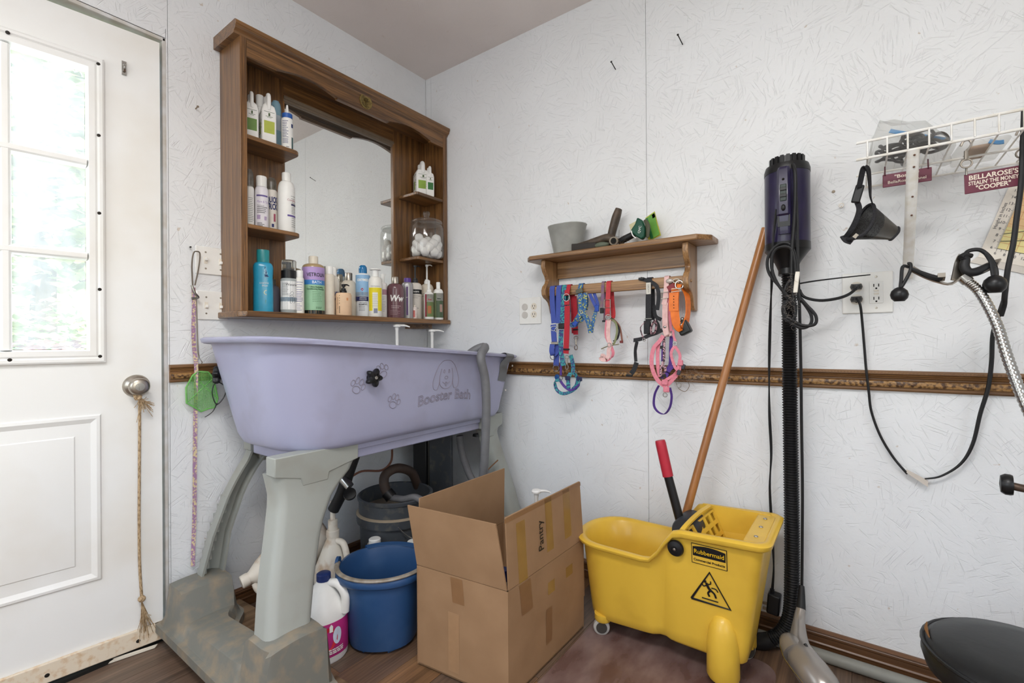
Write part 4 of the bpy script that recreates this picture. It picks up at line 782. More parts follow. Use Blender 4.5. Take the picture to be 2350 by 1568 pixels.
# corrugated drain hose into the pail
dh = thing('drain_hose', 'brown drain hose looping into the black pail with a grey end', 'hose', (.38, -.5, .4))
ob(B().tube([(0.318,-0.364,0.361), (0.333,-0.415,0.444), (0.345,-0.506,0.486), (0.336,-0.562,0.469), (0.348,-0.578,0.429), (0.372,-0.573,0.391)], .020, 12, 6), 'hose', 'hose_brown', dh)
ob(B().tube([(0.36,-0.575,0.404), (0.379,-0.567,0.382)], .025, 12, 2), 'clamp', 'black_plastic', dh)
ob(B().tube([(0.376,-0.57,0.384), (0.442,-0.559,0.386), (0.5,-0.541,0.399), (0.557,-0.524,0.366), (0.584,-0.503,0.304)], .014, 12, 6), 'hose_end', 'hose_grey', dh)
sv = thing('drain_valve', 'black drain pipe with chrome valve hanging below the tub', 'pipe', (.3, -.75, .45))
ob(B().tube([(0.458,-0.795,0.623), (0.438,-0.81,0.551), (0.409,-0.818,0.476), (0.374,-0.831,0.409)], .021, 12, 5), 'pipe', 'black_rubber', sv)
ob(B().tube([(0.44,-0.833,0.533), (0.468,-0.825,0.508)], .016, 12, 2), 'valve_body', 'chrome', sv); ob(B().lathe([(.001, 0), (.022, 0), (.022, .012), (.001, .014)], 16).xf(Matrix.Translation((0.476,-0.831,0.483)) @ Matrix.Rotation(.6, 4, 'X') @ Matrix.Rotation(.6, 4, 'Y')), 'valve_cap', 'black_plastic', sv)
tag(ob(B().tube([(0.343,-0.532,0.574), (0.338,-0.535,0.519), (0.322,-0.572,0.488), (0.281,-0.64,0.493), (0.237,-0.672,0.461)], .0045, 8, 6), 'thin_tube', C('6a4434', .5)), 'thin reddish tube curving below the tub', 'tube')
# dark ramp panels leaning behind
for lab, a, c, mt in (('dark grey ramp panel leaning behind the tub legs', (0.27,-0.25,0.365)[:2], (0.384,-0.215,0.376)[:2], 'bucket_black'), ('black tray leaning beside the rear tub leg', (0.19,-0.28,0.359)[:2], (0.265,-0.265,0.368)[:2], 'black_plastic')):
    u = (Vector((*c, 0))-Vector((*a, 0))).normalized(); n = Vector((u.y, -u.x, 0))
    b = B().loft([[Vector((*a, z))+n*k*(1-z) for k in (0,)]+[Vector((*c, z)), Vector((*c, z))-n*.02, Vector((*a, z))-n*.02] for z in (0.004, .60)])
    tag(ob(b, 'ramp_panel', mt, None, bevel=.004), lab, 'panel')
tag(ob(B().tube([(0.438,-0.214,0.588), (0.446,-0.208,0.507), (0.47,-0.19,0.415), (0.523,-0.176,0.289), (.50, -.25, .06), (.42, -.28, .019), (.30, -.29, .019)], .0165, 12, 6), 'spare_hose', 'hose_grey'), 'grey hose curving down behind the tub by the cardboard box', 'hose')
tag(ob(B().tube([(0.563,-0.221,0.411), (0.594,-0.198,0.45), (0.631,-0.171,0.493)], .0028, 6, 4), 'twig', C('8a6446', .8)), 'thin brown stick between the hose and the tub leg', 'stick')
# jugs
def round_jug(lab, x, y, r, h, mat, cap='white_plastic', tilt=None, handle=True, z0=0, hang=2.2, lbl=None):
    t = thing('plastic_jug', lab, 'jug', (x, y, z0), 0, world=False)
    if tilt is not None: t.matrix_basis = Matrix.Translation((x, y, z0)) @ tilt
    ob(B().lathe([(.001, .003), (r*.9, 0), (r, .012), (r, h*.52), (r*.95, h*.60), (r*.55, h*.80), (.022, h*.90), (.020, h*.93), (.001, h*.93)], 28), 'body', mat, t, angle=60)
    ob(B().lathe([(.001, 0), (.023, 0), (.023, h*.07), (.02, h*.08), (.001, h*.08)], 18, (0, 0, h*.92)), 'cap', cap, t)
    if handle: ob(B().tube([(cos(hang)*r*.3, sin(hang)*r*.3, h*.88), (cos(hang)*r*.75, sin(hang)*r*.75, h*.86), (cos(hang)*r*1.0, sin(hang)*r*1.0, h*.70), (cos(hang)*r*.96, sin(hang)*r*.96, h*.52)], .0115, 10, 6), 'handle', mat, t)
    return t
P1 = (0.368,-0.83,0.31)
J1 = round_jug('stained white jug with handle and tall pump collar, behind the near tub leg', P1[0], P1[1], .066, .335, 'jug_dirty', 'jug_dirty', hang=.25)
ob(B().lathe([(.001, .33), (.017, .33), (.017, .37), (.009, .372), (.009, .44), (.001, .44)], 14), 'pump_tube', 'jug_dirty', J1)
P2 = (0.422,-0.684,0.266); round_jug('translucent gallon jug with white screw cap behind the blue bucket', P2[0], P2[1], .050, .265, C('c6c0b4', .4, 0, .2), hang=3)
P3 = (0.535,-0.589,0.244); round_jug('small white-capped jug between the blue bucket and the cardboard box', P3[0], P3[1], .05, .25, 'jug_dirty', handle=False)
NJ = (0.17,-1.056,0.177); dj = Vector((.16, .95, .26)).normalized()
round_jug('stained white jug lying on its side behind the near tub leg', NJ[0]+dj.x*.30, NJ[1]+dj.y*.30, .078, .31, 'jug_dirty', 'jug_dirty', tilt=(-dj).to_track_quat('Z', 'Y').to_matrix().to_4x4(), z0=NJ[2]+dj.z*.30, hang=-1.2)
# pink bleach bottle
pk = thing('bleach_bottle', 'white bleach bottle with big handle and magenta label beside the near tub leg', 'bottle', (.516, -.960, 0), radians(-8), world=False); pk.scale = (.93, .93, .9)
ob(B().lathe([(.001, .003), (.070, 0), (.076, .010), (.077, .15), (.074, .172), (.058, .215), (.035, .25), (.022, .268), (.021, .275), (.001, .275)], 32, power=2.4), 'body', 'white_plastic', pk, angle=60)
ob(B().tube([(.012, .012, .262), (.045, .03, .262), (.070, .045, .225), (.068, .045, .165)], .0145, 12, 6), 'handle', 'white_plastic', pk)
ob(B().lathe([(.001, .272), (.024, .272), (.024, .295), (.02, .298), (.001, .298)], 18), 'cap', C('24366e', .4), pk)
ob(B().lathe([(.0772, .028), (.0778, .03), (.0778, .146), (.0772, .148)], 40, power=2.4), 'label', C('b92d7c', .45), pk)
lb_ = B(); P = oval(0, .095, .034, .04, 0, 20); lb_.add([wrap(.080)(u-.02, v) for u, v in P], [tuple(range(20))]); ob(lb_, 'label', C('cf2b3c', .45), pk, smooth=False)
lb_ = B(); P = oval(0, .10, .016, .03, 0, 20); lb_.add([wrap(.0806)(u+.012, v) for u, v in P], [tuple(range(20))]); ob(lb_, 'label', C('d9e2f2', .45), pk, smooth=False)
b = stripes(B(), .0808, [.055, .048, .042], -.02, .05, .004, 3); ob(b, 'print', txtw, pk, smooth=False, kind='stuff')
b = stripes(B(), .0808, [.035+.003*i for i in range(8)], -.066, -.045, .0018, 4); ob(b, 'print', C('2a2a30', .5), pk, smooth=False, kind='stuff')
for u in (-.035, -.01): lb_ = B(); lb_.add([wrap(.0812)(u+a, v) for a, v in ((-.006, .118), (.006, .118), (.006, .138), (.0, .146), (-.006, .138))], [(0, 1, 2, 3, 4)]); ob(lb_, 'label', txtw, pk, smooth=False)
# brown paper / flattened box behind the foot
tag(ob(B().loft([[(.13, -.965, .0), (.30, -.955, .0), (.30, -.89, .0), (.13, -.89, .0)], [(.13, -.965, .10), (.30, -.955, .10), (.30, -.89, .10), (.13, -.89, .10)]]), 'crate_block', 'pine_dirty', None, bevel=.004), 'dusty wooden block behind the bath foot under the fallen jug', 'block')

# ------------------------------------------------------------------ oak shelf with hanging rail on the back wall
sh = thing('wall_shelf', 'honey oak wall shelf with scrolled brackets and a hanging rail', 'shelf', (1.14, 0, 1.1))
SX0, SX1, SD, STZ = .757, 1.53, .140, 1.398
ob(B().prism([(SX0, 0), (SX0, -.11), (SX0+.03, -SD), (SX1-.04, -SD), (SX1, -.09), (SX1, 0)], lambda u, v, d: (u, v-.0005, d), STZ-.020, STZ), 'top_board', 'oak_honey_x', sh, bevel=.004)
LBX = (0.856,0,1.308); RBX = (1.456,0,1.258)
scroll = [(0, 1.378), (.118, 1.378), (.122, 1.34), (.112, 1.31), (.095, 1.285), (.088, 1.265), (.094, 1.245), (.112, 1.225), (.120, 1.20), (.117, 1.175), (.104, 1.158), (.085, 1.148), (.07, 1.135), (.058, 1.11), (.05, 1.075), (.036, 1.055), (.012, 1.05), (0, 1.055)]
scroll = [(u, 1.378-(1.378-v)*.745) for u, v in scroll]
for bxx in (LBX[0]-.022, RBX[0]-.022):
    ob(B().prism(scroll, lambda u, v, d: (d, -u-.0005, v), bxx, bxx+.021), 'bracket', 'oak_honey_z', sh, bevel=.003)
ob(B().box(LBX[0], RBX[0]-.022, -.020, -.0005, 1.305, 1.378), 'back_board', 'oak_honey_x', sh, bevel=.002)
BZ = (1.195,-0.085,1.242)[2]; BY = -.085
ob(B().box(LBX[0]-.001, RBX[0]-.02, BY-.010, BY+.010, BZ-.020, BZ+.020), 'hanging_rail', 'oak_honey_x', sh, bevel=.003)
ob(B().lathe([(.001, 0), (.006, 0), (.005, .004), (.001, .005)], 12).xf(Matrix.Translation((RBX[0]-.001, BY, BZ)) @ Matrix.Rotation(pi/2, 4, 'Y')), 'peg', 'oak_honey_z', sh)
ob(B().lathe([(.001, 0), (.006, 0), (.005, .004), (.001, .005)], 12).xf(Matrix.Translation((LBX[0]-.0225, BY, BZ)) @ Matrix.Rotation(-pi/2, 4, 'Y')), 'peg', 'oak_honey_z', sh)
# things on the shelf
pm('bin_grey', 'a6a7a2', .3, 0, col2='979892', scale=20)
G0 = (0.937,-0.07,1.41)
gb = thing('grey_bin', 'grey tapered metal bin on the wall shelf', 'bin', (G0[0], -.07, STZ), 0, world=False)
def gr(w, d, z, n=8):
    P = []
    for cx, cy, a0 in ((w-d, 0, -pi/2), (-(w-d), 0, pi/2)):
        for i in range(n+1): a = a0+pi*i/n; P.append((cx+d*cos(a), cy+d*sin(a), z))
    return P
ob(B().loft([gr(.058, .042, .0), gr(.060, .044, .004), gr(.086, .060, .118), gr(.088, .062, .120), gr(.088, .062, .123), gr(.084, .058, .122), gr(.057, .041, .008)]), 'shell', 'bin_grey', gb, angle=40)
pm('tool_brown', '57493c', .5, col2='3a3129', scale=40); pm('fur_tuft', '6a5a48', .95, var=.2, bump=.5)
tg = thing('grooming_rake', 'brown long-handled grooming tool standing on a wide brush head', 'grooming tool', ((1.115,-0.09,1.409)[0], -.09, STZ))
ob(B().tube([(1.138,-0.085,1.412), (1.145,-0.075,1.46), (1.156,-0.065,1.513), (1.169,-0.06,1.556)], [.014, .019, .020, .021, .016], 14, 5, flat=.8), 'handle', 'tool_brown', tg)
ob(B().tube([(1.147,-0.046,1.506), (1.154,-0.04,1.545)], .007, 8, 2), 'switch_plate', 'black_plastic', tg)
ob(B().tube([(0.99,-0.105,1.42), (1.042,-0.1,1.425), (1.09,-0.098,1.432), (1.137,-0.095,1.438), (1.161,-0.095,1.425)], [.009, .013, .016, .018, .014], 12, 5), 'brush_arm', 'tool_brown', tg)
ob(B().prism([(-.055, 0), (.055, 0), (.055, .022), (-.055, .03)], lambda u, v, d: ((1.042,-0.1,1.415)[0]+u, d, STZ+.001+v), -.125, -.085), 'blade_head', C('2e2824', .6), tg, bevel=.003)
ob(B().tube([(1.174,-0.125,1.416), (1.164,-0.09,1.423)], .0165, 18, 2), 'socket_ring', C('8f8474', .5), tg); ob(B().lathe([(.001, 0), (.0115, 0), (.0115, .002), (.001, .002)], 16).xf(Matrix.Translation((1.175,-0.127,1.416)) @ Matrix.Rotation(pi/2, 4, 'X')), 'socket_hole', 'dark_gap', tg)
ob(B().ball((1.118,-0.115,1.408), .03, 16, 8, 1.1, .5, .42), 'grip_pad', C('5c6454', .5), tg)
ob(B().tube([(1.13,-0.1,1.444), (1.15,-0.095,1.445)], .005, 8, 2), 'lever', 'steel', tg)
t2 = thing('brush_handle', 'dark brush handle matted with fur, behind the green deshedding brush', 'brush', ((1.19,-0.07,1.418)[0], -.07, STZ))
ob(B().tube([(1.172,-0.07,1.421), (1.2,-0.07,1.431), (1.246,-0.065,1.449)], [.012, .014, .012], 12, 5), 'handle', 'black_rubber', t2)
fb_ = B(); rg = random.Random(3); c0 = Vector((1.184,-0.08,1.419))
for i in range(60):
    d = Vector((rg.gauss(0, 1), rg.gauss(0, .6), rg.gauss(0, .7)))*.012; e = d+Vector((rg.gauss(0, 1), rg.gauss(0, 1), rg.gauss(0, 1)))*.012; q = c0+d; q.z = max(q.z, STZ+.002); r_ = c0+e; r_.z = max(r_.z, STZ+.002)
    fb_.tube([q, (q+r_)/2+Vector((0, 0, .003)), r_], .0006, 4, 3)
ob(fb_, 'fur', 'fur_tuft', t2, kind='stuff')
gm = C('0f4a36', .35)
t3 = thing('green_brush', 'dark green triangular deshedding brush with white lettering on the wall shelf', 'brush', ((1.273,-0.1,1.409)[0], -.1, STZ))
gp = [(1.264,-0.1,1.497), (1.281,-0.1,1.486), (1.294,-0.1,1.451), (1.291,-0.1,1.418), (1.28,-0.1,1.41), (1.26,-0.1,1.424), (1.235,-0.1,1.446), (1.243,-0.1,1.458), (1.255,-0.1,1.473)]
b = B(); b.loft([[(x, y-.012, z) for x, y, z in gp], [(x, y+.012, z) for x, y, z in gp]]); ob(b, 'head', gm, t3, bevel=.005)
ob(text('QVC', .014, lambda u, v: ((1.275,-0.112,1.448)[0]-v*.95+u*.2, -.1128, (1.275,-0.112,1.448)[2]+u*.95+v*.2)), 'print', txtw, t3, smooth=False, kind='stuff')
ob(B().tube([(1.29,-0.098,1.485), (1.301,-0.096,1.459), (1.299,-0.096,1.418)], [.006, .009, .006], 8, 4), 'grip', C('4a4a34', .4), t3)
ob(B().tube([(1.242,-0.113,1.448), (1.248,-0.115,1.43), (1.26,-0.113,1.417)], .0022, 8, 4), 'tie', 'white_plastic', t3)
t4 = thing('package_card', 'green and lime cardboard packaging behind the green brush', 'card', ((1.298,-0.05,1.418)[0], -.05, STZ))
cp = [(1.276,-0.055,1.504), (1.311,-0.05,1.525), (1.321,-0.05,1.482), (1.335,-0.05,1.429), (1.305,-0.055,1.417), (1.286,-0.055,1.418)]
ob(B().loft([cp, [(x, y+.003, z) for x, y, z in cp]]), 'card', C('b9b53a', .5), t4, smooth=False)
cq = [(1.286,-0.058,1.504), (1.312,-0.058,1.518), (1.321,-0.058,1.477), (1.333,-0.058,1.432), (1.309,-0.058,1.421)]
ob(B().add(cq, [tuple(range(5))]), 'print_panel', C('5f9a34', .5), t4, smooth=False); cq = [(1.277,-0.058,1.5), (1.286,-0.058,1.504), (1.309,-0.058,1.42), (1.297,-0.058,1.418)]; ob(B().add(cq, [(0, 1, 2, 3)]), 'print_band', C('1f6a34', .5), t4, smooth=False)
cq = [(1.303,-0.058,1.511), (1.313,-0.058,1.516), (1.317,-0.058,1.501), (1.306,-0.058,1.496)]; ob(B().add(cq, [(0, 1, 2, 3)]), 'print_logo', C('17603a', .5), t4, smooth=False)
cq = [(1.208,-0.05,1.489), (1.241,-0.05,1.501), (1.24,-0.05,1.442), (1.219,-0.05,1.445)]; ob(B().loft([cq, [(x, y+.002, z) for x, y, z in cq]]), 'back_card', C('d8cda4', .6), t4, smooth=False)

# ------------------------------------------------------------------ outlets, switches, nails
def plate(x0, x1, z0, z1, name, lab, cate='outlet'):
    t = thing(name, lab, cate, ((x0+x1)/2, 0, (z0+z1)/2)); ob(B().box(x0, x1, -.006, -.0003, z0, z1), 'cover_plate', 'white_plastic', t, bevel=.003); return t
def sockets(t, cx, cz, r=.0165, face=True):
    b = B().lathe([(.001, 0), (r, 0), (r, .001), (.001, .0012)], 24).xf(Matrix.Translation((cx, -.006, cz)) @ Matrix.Rotation(pi/2, 4, 'X')); o = ob(b, 'socket', 'ivory_plastic', t)
    for dx, h in ((-.006, .005), (.006, .004)): ob(B().box(cx+dx-.0011, cx+dx+.0011, -.0077, -.0072, cz-h+.003, cz+h+.003), 'slot', 'dark_gap', o, smooth=False)
    ob(B().lathe([(.001, 0), (.0026, 0), (.0026, .0004), (.001, .0005)], 10).xf(Matrix.Translation((cx, -.0072, cz-.008)) @ Matrix.Rotation(pi/2, 4, 'X')), 'slot', 'dark_gap', o)
    return o
a = (0.636,0,1.233); c = (0.759,0,1.108)
t = plate(a[0], c[0], c[2], a[2], 'outlet_plate', 'double outlet cover with two blank discs left of the wall shelf')
cx1, cx2, cm = a[0]+(c[0]-a[0])*.27, a[0]+(c[0]-a[0])*.68, (a[2]+c[2])/2
for dz in (.019, -.019):
    ob(B().lathe([(.001, 0), (.0165, 0), (.0165, .002), (.001, .003)], 24).xf(Matrix.Translation((cx1, -.006, cm+dz)) @ Matrix.Rotation(pi/2, 4, 'X')), 'child_cover', C('cfcac4', .5), t); sockets(t, cx2, cm+dz)
a = (1.9,0,1.234); c = (2.027,0,1.107)
t5 = plate(a[0], c[0], c[2], a[2], 'outlet_plate', 'large double outlet cover with two black plugs right of the pet dryer')
ex1, ex2, em = a[0]+(c[0]-a[0])*.29, a[0]+(c[0]-a[0])*.68, (a[2]+c[2])/2
for dz in (.0195, -.0195): sockets(t5, ex1, em+dz)
g = ob(B().box(ex2-.017, ex2+.017, -.0078, -.006, em-.034, em+.034), 'safety_outlet', 'white_plastic', t5, bevel=.002)
for dz in (.02, -.02):
    for dx in (-.006, .006): ob(B().box(ex2+dx-.0011, ex2+dx+.0011, -.0083, -.0078, em+dz-.003, em+dz+.006), 'slot', 'dark_gap', g, smooth=False)
    ob(B().lathe([(.001, 0), (.0026, 0), (.0026, .0004), (.001, .0005)], 10).xf(Matrix.Translation((ex2, -.0079, em+dz-.008)) @ Matrix.Rotation(pi/2, 4, 'X')), 'slot', 'dark_gap', g)
for dz in (.0045, -.0045): ob(B().box(ex2-.006, ex2+.006, -.0088, -.0078, em+dz-.0028, em+dz+.0028), 'test_button', 'ivory_plastic', g, bevel=.0005)
for dz in (.048, -.048): ob(B().lathe([(.001, 0), (.0035, 0), (.003, .001), (.001, .0012)], 12).xf(Matrix.Translation((ex2, -.006, em+dz)) @ Matrix.Rotation(pi/2, 4, 'X')), 'screw', 'satin_nickel', t5)
for lab, (p, q) in (('upper white double light switch plate left of the mirror cabinet', ((0,-1.143,1.384), (0,-1.034,1.282))), ('lower white double light switch plate left of the mirror cabinet', ((0,-1.141,1.221), (0,-1.035,1.114)))):
    t = thing('switch_plate', lab, 'light switch', (0, (p[1]+q[1])/2, (p[2]+q[2])/2)); ob(B().box(.0003, .006, p[1], q[1], q[2], p[2]), 'cover_plate', 'white_plastic', t, bevel=.003)
    for k, f in enumerate((.30, .76)):
        y = p[1]+(q[1]-p[1])*f; z = (p[2]+q[2])/2
        o = ob(B().box(.006, .0075, y-.0055, y+.0055, z-.012, z+.012), 'toggle_frame', 'ivory_plastic', t, smooth=False)
        up = .004 if (k == 0 and 'upper' in lab) else -.004
        ob(B().box(.006, .017, y-.0035, y+.0035, z-.005+up, z+.005+up), 'toggle', 'white_plastic', o, bevel=.001)
        for dz in (.030, -.030): ob(B().lathe([(.001, 0), (.0035, 0), (.003, .001), (.001, .0012)], 10).xf(Matrix.Translation((.006, y, z+dz)) @ Matrix.Rotation(pi/2, 4, 'Y')), 'screw', 'satin_nickel', t)
for lab, p, q in (('long bent nail high on the back wall, right of the panel seam', (1.407,0,2.156), (1.404,-0.05,2.169)), ('nail on the back wall left of the panel seam', (1.133,0,2.156), (1.132,-0.04,2.17))):
    p, q = Vector(p), Vector(q); b = B().tube([p+Vector((0, .005, 0)), (p+q)/2, q], .0018, 6, 3); b.tube([q, q+(q-p).normalized()*.002], .004, 8, 1); tag(ob(b, 'wall_nail', 'dark_screw'), lab, 'nail')
p = Vector((0,-1.138,1.882)); tag(ob(B().tube([p, p+Vector((.02, 0, .002))], .002, 6, 1).tube([p+Vector((.02, 0, .002)), p+Vector((.022, 0, .002))], .004, 8, 1), 'wall_nail', C('8a7a68', .6)), 'painted nail left of the mirror cabinet', 'nail')
p = Vector((1.9,0,1.451)); tag(ob(B().tube([p, p+Vector((0, -.012, 0))], .0016, 6, 1).tube([p+Vector((.006*cos(a), -.018, .006*sin(a))) for a in [2*pi*i/10 for i in range(10)]], .0014, 6, 2, True), 'screw_eye', 'satin_nickel'), 'small screw eye in the back wall beside the muzzle', 'hook')
p = Vector((1.879,0,1.503)); tag(ob(B().lathe([(.001, 0), (.005, 0), (.004, .003), (.001, .004)], 10).xf(Matrix.Translation(p) @ Matrix.Rotation(pi/2, 4, 'X')), 'wall_screw', C('a89a88', .6)), 'painted screw head in the back wall above the screw eye', 'screw')

# ------------------------------------------------------------------ hanging lead, swatter and cord by the light switches
pm('lead_pattern', 'd8c69a', .7, col2='a07c9c', scale=150, lo=.44, hi=.52)
ld_ = thing('dog_lead', 'pink and yellow patterned narrow lead hanging beside the light switches', 'leash', (.03, -1.15, .3))
ob(B().ribbon([(0.03,-1.159,1.227), (0.025,-1.156,1.165), (0.022,-1.157,1.071), (0.022,-1.155,1.009), (0.03,-1.152,0.946), (0.028,-1.153,0.853), (0.018,-1.152,0.727), (0.015,-1.153,0.57), (0.015,-1.155,0.414), (0.015,-1.159,0.305), (0.015,-1.161,0.228)], .0125, .002, [(.2, 1, 0), (.0, 1, 0), (.4, .9, 0), (.1, 1, 0), (.6, .8, 0)], 5), 'webbing', 'lead_pattern', ld_)
ob(B().tube([(0.03,-1.164,1.234), (0.035,-1.157,1.208), (0.03,-1.144,1.192), (0.03,-1.165,1.188)], .004, 8, 5), 'snap_hook', 'steel', ld_)
wh = thing('wire_hook', 'bent wire loop hung over a nail beside the upper switch plate', 'hook', (.02, -1.15, 1.2))
ob(B().tube([(0.02,-1.158,1.235), (0.02,-1.16,1.305), (0.02,-1.155,1.35), (0.02,-1.144,1.359), (0.02,-1.134,1.35), (0.02,-1.14,1.292), (0.02,-1.151,1.236)], .0022, 6, 6), 'wire_loop', C('6a6054', .5, .4), wh)
ob(B().tube([(0,-1.158,1.375), (0.02,-1.163,1.372)], .003, 6, 1), 'nail', 'dark_screw', wh)
cd = thing('twisted_cord', 'thin grey twisted cord with a wire diamond, holding the green swatter', 'cord', (.015, -1.13, 1.0))
ob(B().tube([(0.012,-1.144,1.198), (0.012,-1.142,1.103), (0.012,-1.14,1.009), (0.012,-1.136,0.977)], .0022, 6, 5), 'cord', C('9a9084', .7), cd)
ob(B().tube([(0.012,-1.136,0.977), (0.012,-1.143,0.958), (0.014,-1.135,0.937), (0.012,-1.126,0.958)], .0014, 6, 1, True), 'wire_diamond', C('6a5a48', .5, .4), cd)
pm('swatter_green', '7fc26a', .45, col2='6aad58', scale=30)
fs = thing('fly_swatter', 'light green plastic fly swatter hanging below the light switches', 'fly swatter', (.02, -1.14, .75))
fr = [(0.03,-1.163,0.913), (0.03,-1.145,0.926), (0.03,-1.113,0.922), (0.03,-1.096,0.899), (0.03,-1.082,0.822), (0.03,-1.091,0.791), (0.03,-1.111,0.789), (0.03,-1.137,0.781), (0.03,-1.156,0.797), (0.03,-1.183,0.817), (0.03,-1.184,0.871)]
ob(B().tube(fr, .003, 6, 1, True), 'frame', 'swatter_green', fs)
ys = [q[1] for q in fr]; zs = [q[2] for q in fr]
def inside(y, z):
    c = False; n = len(fr)
    for i in range(n):
        y1, z1, y2, z2 = ys[i], zs[i], ys[(i+1) % n], zs[(i+1) % n]
        if (z1 > z) != (z2 > z) and y < (y2-y1)*(z-z1)/(z2-z1)+y1: c = not c
    return c
b = B(); g_ = .0048; ny = int((max(ys)-min(ys))/g_); nz = int((max(zs)-min(zs))/g_)
for i in range(ny+1):
    y = min(ys)+i*g_; run = None
    for j in range(nz*2+2):
        z = min(zs)+j*g_/2; k = inside(y, z)
        if k and run is None: run = z
        if not k and run is not None: b.box(.0292, .0308, y-.0007, y+.0007, run, z); run = None
for j in range(nz+1):
    z = min(zs)+j*g_; run = None
    for i in range(ny*2+2):
        y = min(ys)+i*g_/2; k = inside(y, z)
        if k and run is None: run = y
        if not k and run is not None: b.box(.0294, .0306, run, y, z-.0007, z+.0007); run = None
ob(b, 'mesh', 'swatter_green', fs, smooth=False, kind='stuff')
for p, q in ((fr[0], fr[4]), (fr[3], fr[9])): ob(B().tube([p, q], .0018, 6, 1), 'stiffener', 'swatter_green', fs)
zt = thing('zip_tie', 'black zip tie looped through the tub knob', 'zip tie', (.1, -1.15, .8))
ob(B().tube([(0.155,-1.135,0.892), (0.16,-1.149,0.875), (0.16,-1.15,0.848), (0.16,-1.138,0.817), (0.16,-1.12,0.83), (0.16,-1.108,0.856), (0.155,-1.113,0.881)], .0018, 6, 6, True), 'loop', 'black_plastic', zt)
ob(B().tube([(0.16,-1.138,0.817), (0.16,-1.15,0.793), (0.16,-1.174,0.777)], [.0018, .0012], 6, 5), 'tail', 'black_plastic', zt); ob(B().ball((0.16,-1.138,0.817), .004, 8, 6), 'lock', 'black_plastic', zt)
# rope on the door knob
pm('rope_tan', 'c4aa88', .9, col2='8f7656', scale=300, stretch=(1, 1, .3), lo=.45, hi=.6)
dk = Vector((0.045,-1.321,0.862))
rp = thing('knotted_rope', 'thin tan rope with frayed ends hanging from the door knob', 'rope', (dk.x, dk.y, .1))
RP_ = [(0.035,-1.321,0.857), (0.025,-1.316,0.824), (0.02,-1.316,0.651), (0.02,-1.318,0.435), (0.02,-1.317,0.29), (0.02,-1.312,0.18)]
ob(B().tube(RP_, .0042, 8, 6), 'rope', 'rope_tan', rp); ob(B().ball(RP_[-1], .011, 10, 8), 'knot', 'rope_tan', rp); ob(B().tube([(0.05,-1.335,0.862), (0.045,-1.33,0.847), (0.05,-1.321,0.852), (0.05,-1.325,0.863)], .005, 8, 5), 'knot', 'rope_tan', rp)
def fray(c, d, L, n, sd, spread, nm='frayed_end'):
    b = B(); rg = random.Random(sd); c = Vector(c); d = Vector(d)
    for i in range(n):
        o = Vector((rg.gauss(0, .3), rg.gauss(0, 1), rg.gauss(0, 1)))*spread
        b.tube([c, c+d*L*.5+o*.4, c+d*L*(.7+.4*rg.random())+o], .0009, 4, 3)
    ob(b, nm, 'rope_tan', rp, kind='stuff')
fray((0.02,-1.313,0.176), (0, .12, -1), .11, 40, 2, .012); fray((0.045,-1.324,0.852), (.0, .5, -.8), .045, 40, 3, .014)
# white strip lying at the threshold
a, b_, c_, d_ = (0.027,-1.271,0.012), (0.027,-1.28,0.002), (-0.029,-1.52,0.002), (-0.041,-1.528,0.012)
tag(ob(B().loft([[a, b_, (b_[0]-.004, b_[1], 0), (a[0]-.008, a[1], 0)], [d_, c_, (c_[0]-.004, c_[1], 0), (d_[0]-.008, d_[1], 0)]]), 'threshold_strip', C('d9d0bf', .6), None, smooth=False), 'loose off-white strip lying along the door sill', 'strip')

# ------------------------------------------------------------------ collars, leads and harnesses on the rail
pm('web_blue', '4a5cae', .75, col2='3c4c98', scale=400, stretch=(1, 1, 3)); pm('web_red', 'c02b3a', .7, col2='a3222f', scale=400, stretch=(1, 1, 3)); pm('web_purple', '5a3a92', .7, col2='4a2f7c', scale=300)
pm('web_pink', 'e58e9c', .7, col2='d87a8c', scale=120); pm('web_pale_pink', 'e8c4c0', .55, col2='d8aca8', scale=60); pm('web_orange', 'f07f2c', .45, col2='e06f20', scale=60); pm('web_black', '1c1c20', .7, col2='2c2c30', scale=200); pm('web_mauve', '7a5a82', .75, col2='8a7468', scale=60)
pm('web_teal', '3a9a9a', .7, col2='3c3f78', scale=130, lo=.45, hi=.55); pm('web_chevron', '35649a', .7, col2='c4c44a', scale=150, lo=.55, hi=.6); pm('web_olive', '8a9068', .7, var=.1); pm('web_leopard', 'c9a0a8', .7, col2='3a2a34', scale=170, lo=.47, hi=.53); pm('web_aqua', '4aa4b8', .7, var=.1); pm('leather_red', 'c8383e', .45, col2='a82c32', scale=50)
GP = 'collars and leads on the rail'
def ring(c, r, t, nm='ring', mat='chrome', thick=.0017, ax='Y', sx=1, sz=1):
    c = Vector(c)
    P = [c+(Vector((r*sx*cos(a), 0, r*sz*sin(a))) if ax == 'Y' else Vector((0, r*sx*cos(a), r*sz*sin(a)))) for a in [2*pi*i/16 for i in range(16)]]
    return ob(B().tube(P, thick, 6, 1, True), nm, mat, t)
def strap(P, w, mat, t, nm='strap', wd=(1, 0, 0), th=.0022, k=5, closed=False):
    return ob(B().ribbon(P, w, th, wd, k, closed), nm, mat, t, angle=60)
def over(px, w, mat, t, p_front, p_back, nm='strap', wd=(1, 0, 0), th=.0022):
    """strap folded over the rail: front run, over the top, back run"""
    a = p_front[0]; x = a[0]
    return strap(list(reversed(p_front))+[(x, BY-.0125, BZ+.012), (x, BY-.008, BZ+.0225), (x, BY+.006, BZ+.0225), (x, BY+.0125, BZ+.01)]+p_back, w, mat, t, nm, wd, th)
def coll(name, lab, cate, p):
    return thing(name, lab, cate, p, 0, GP)
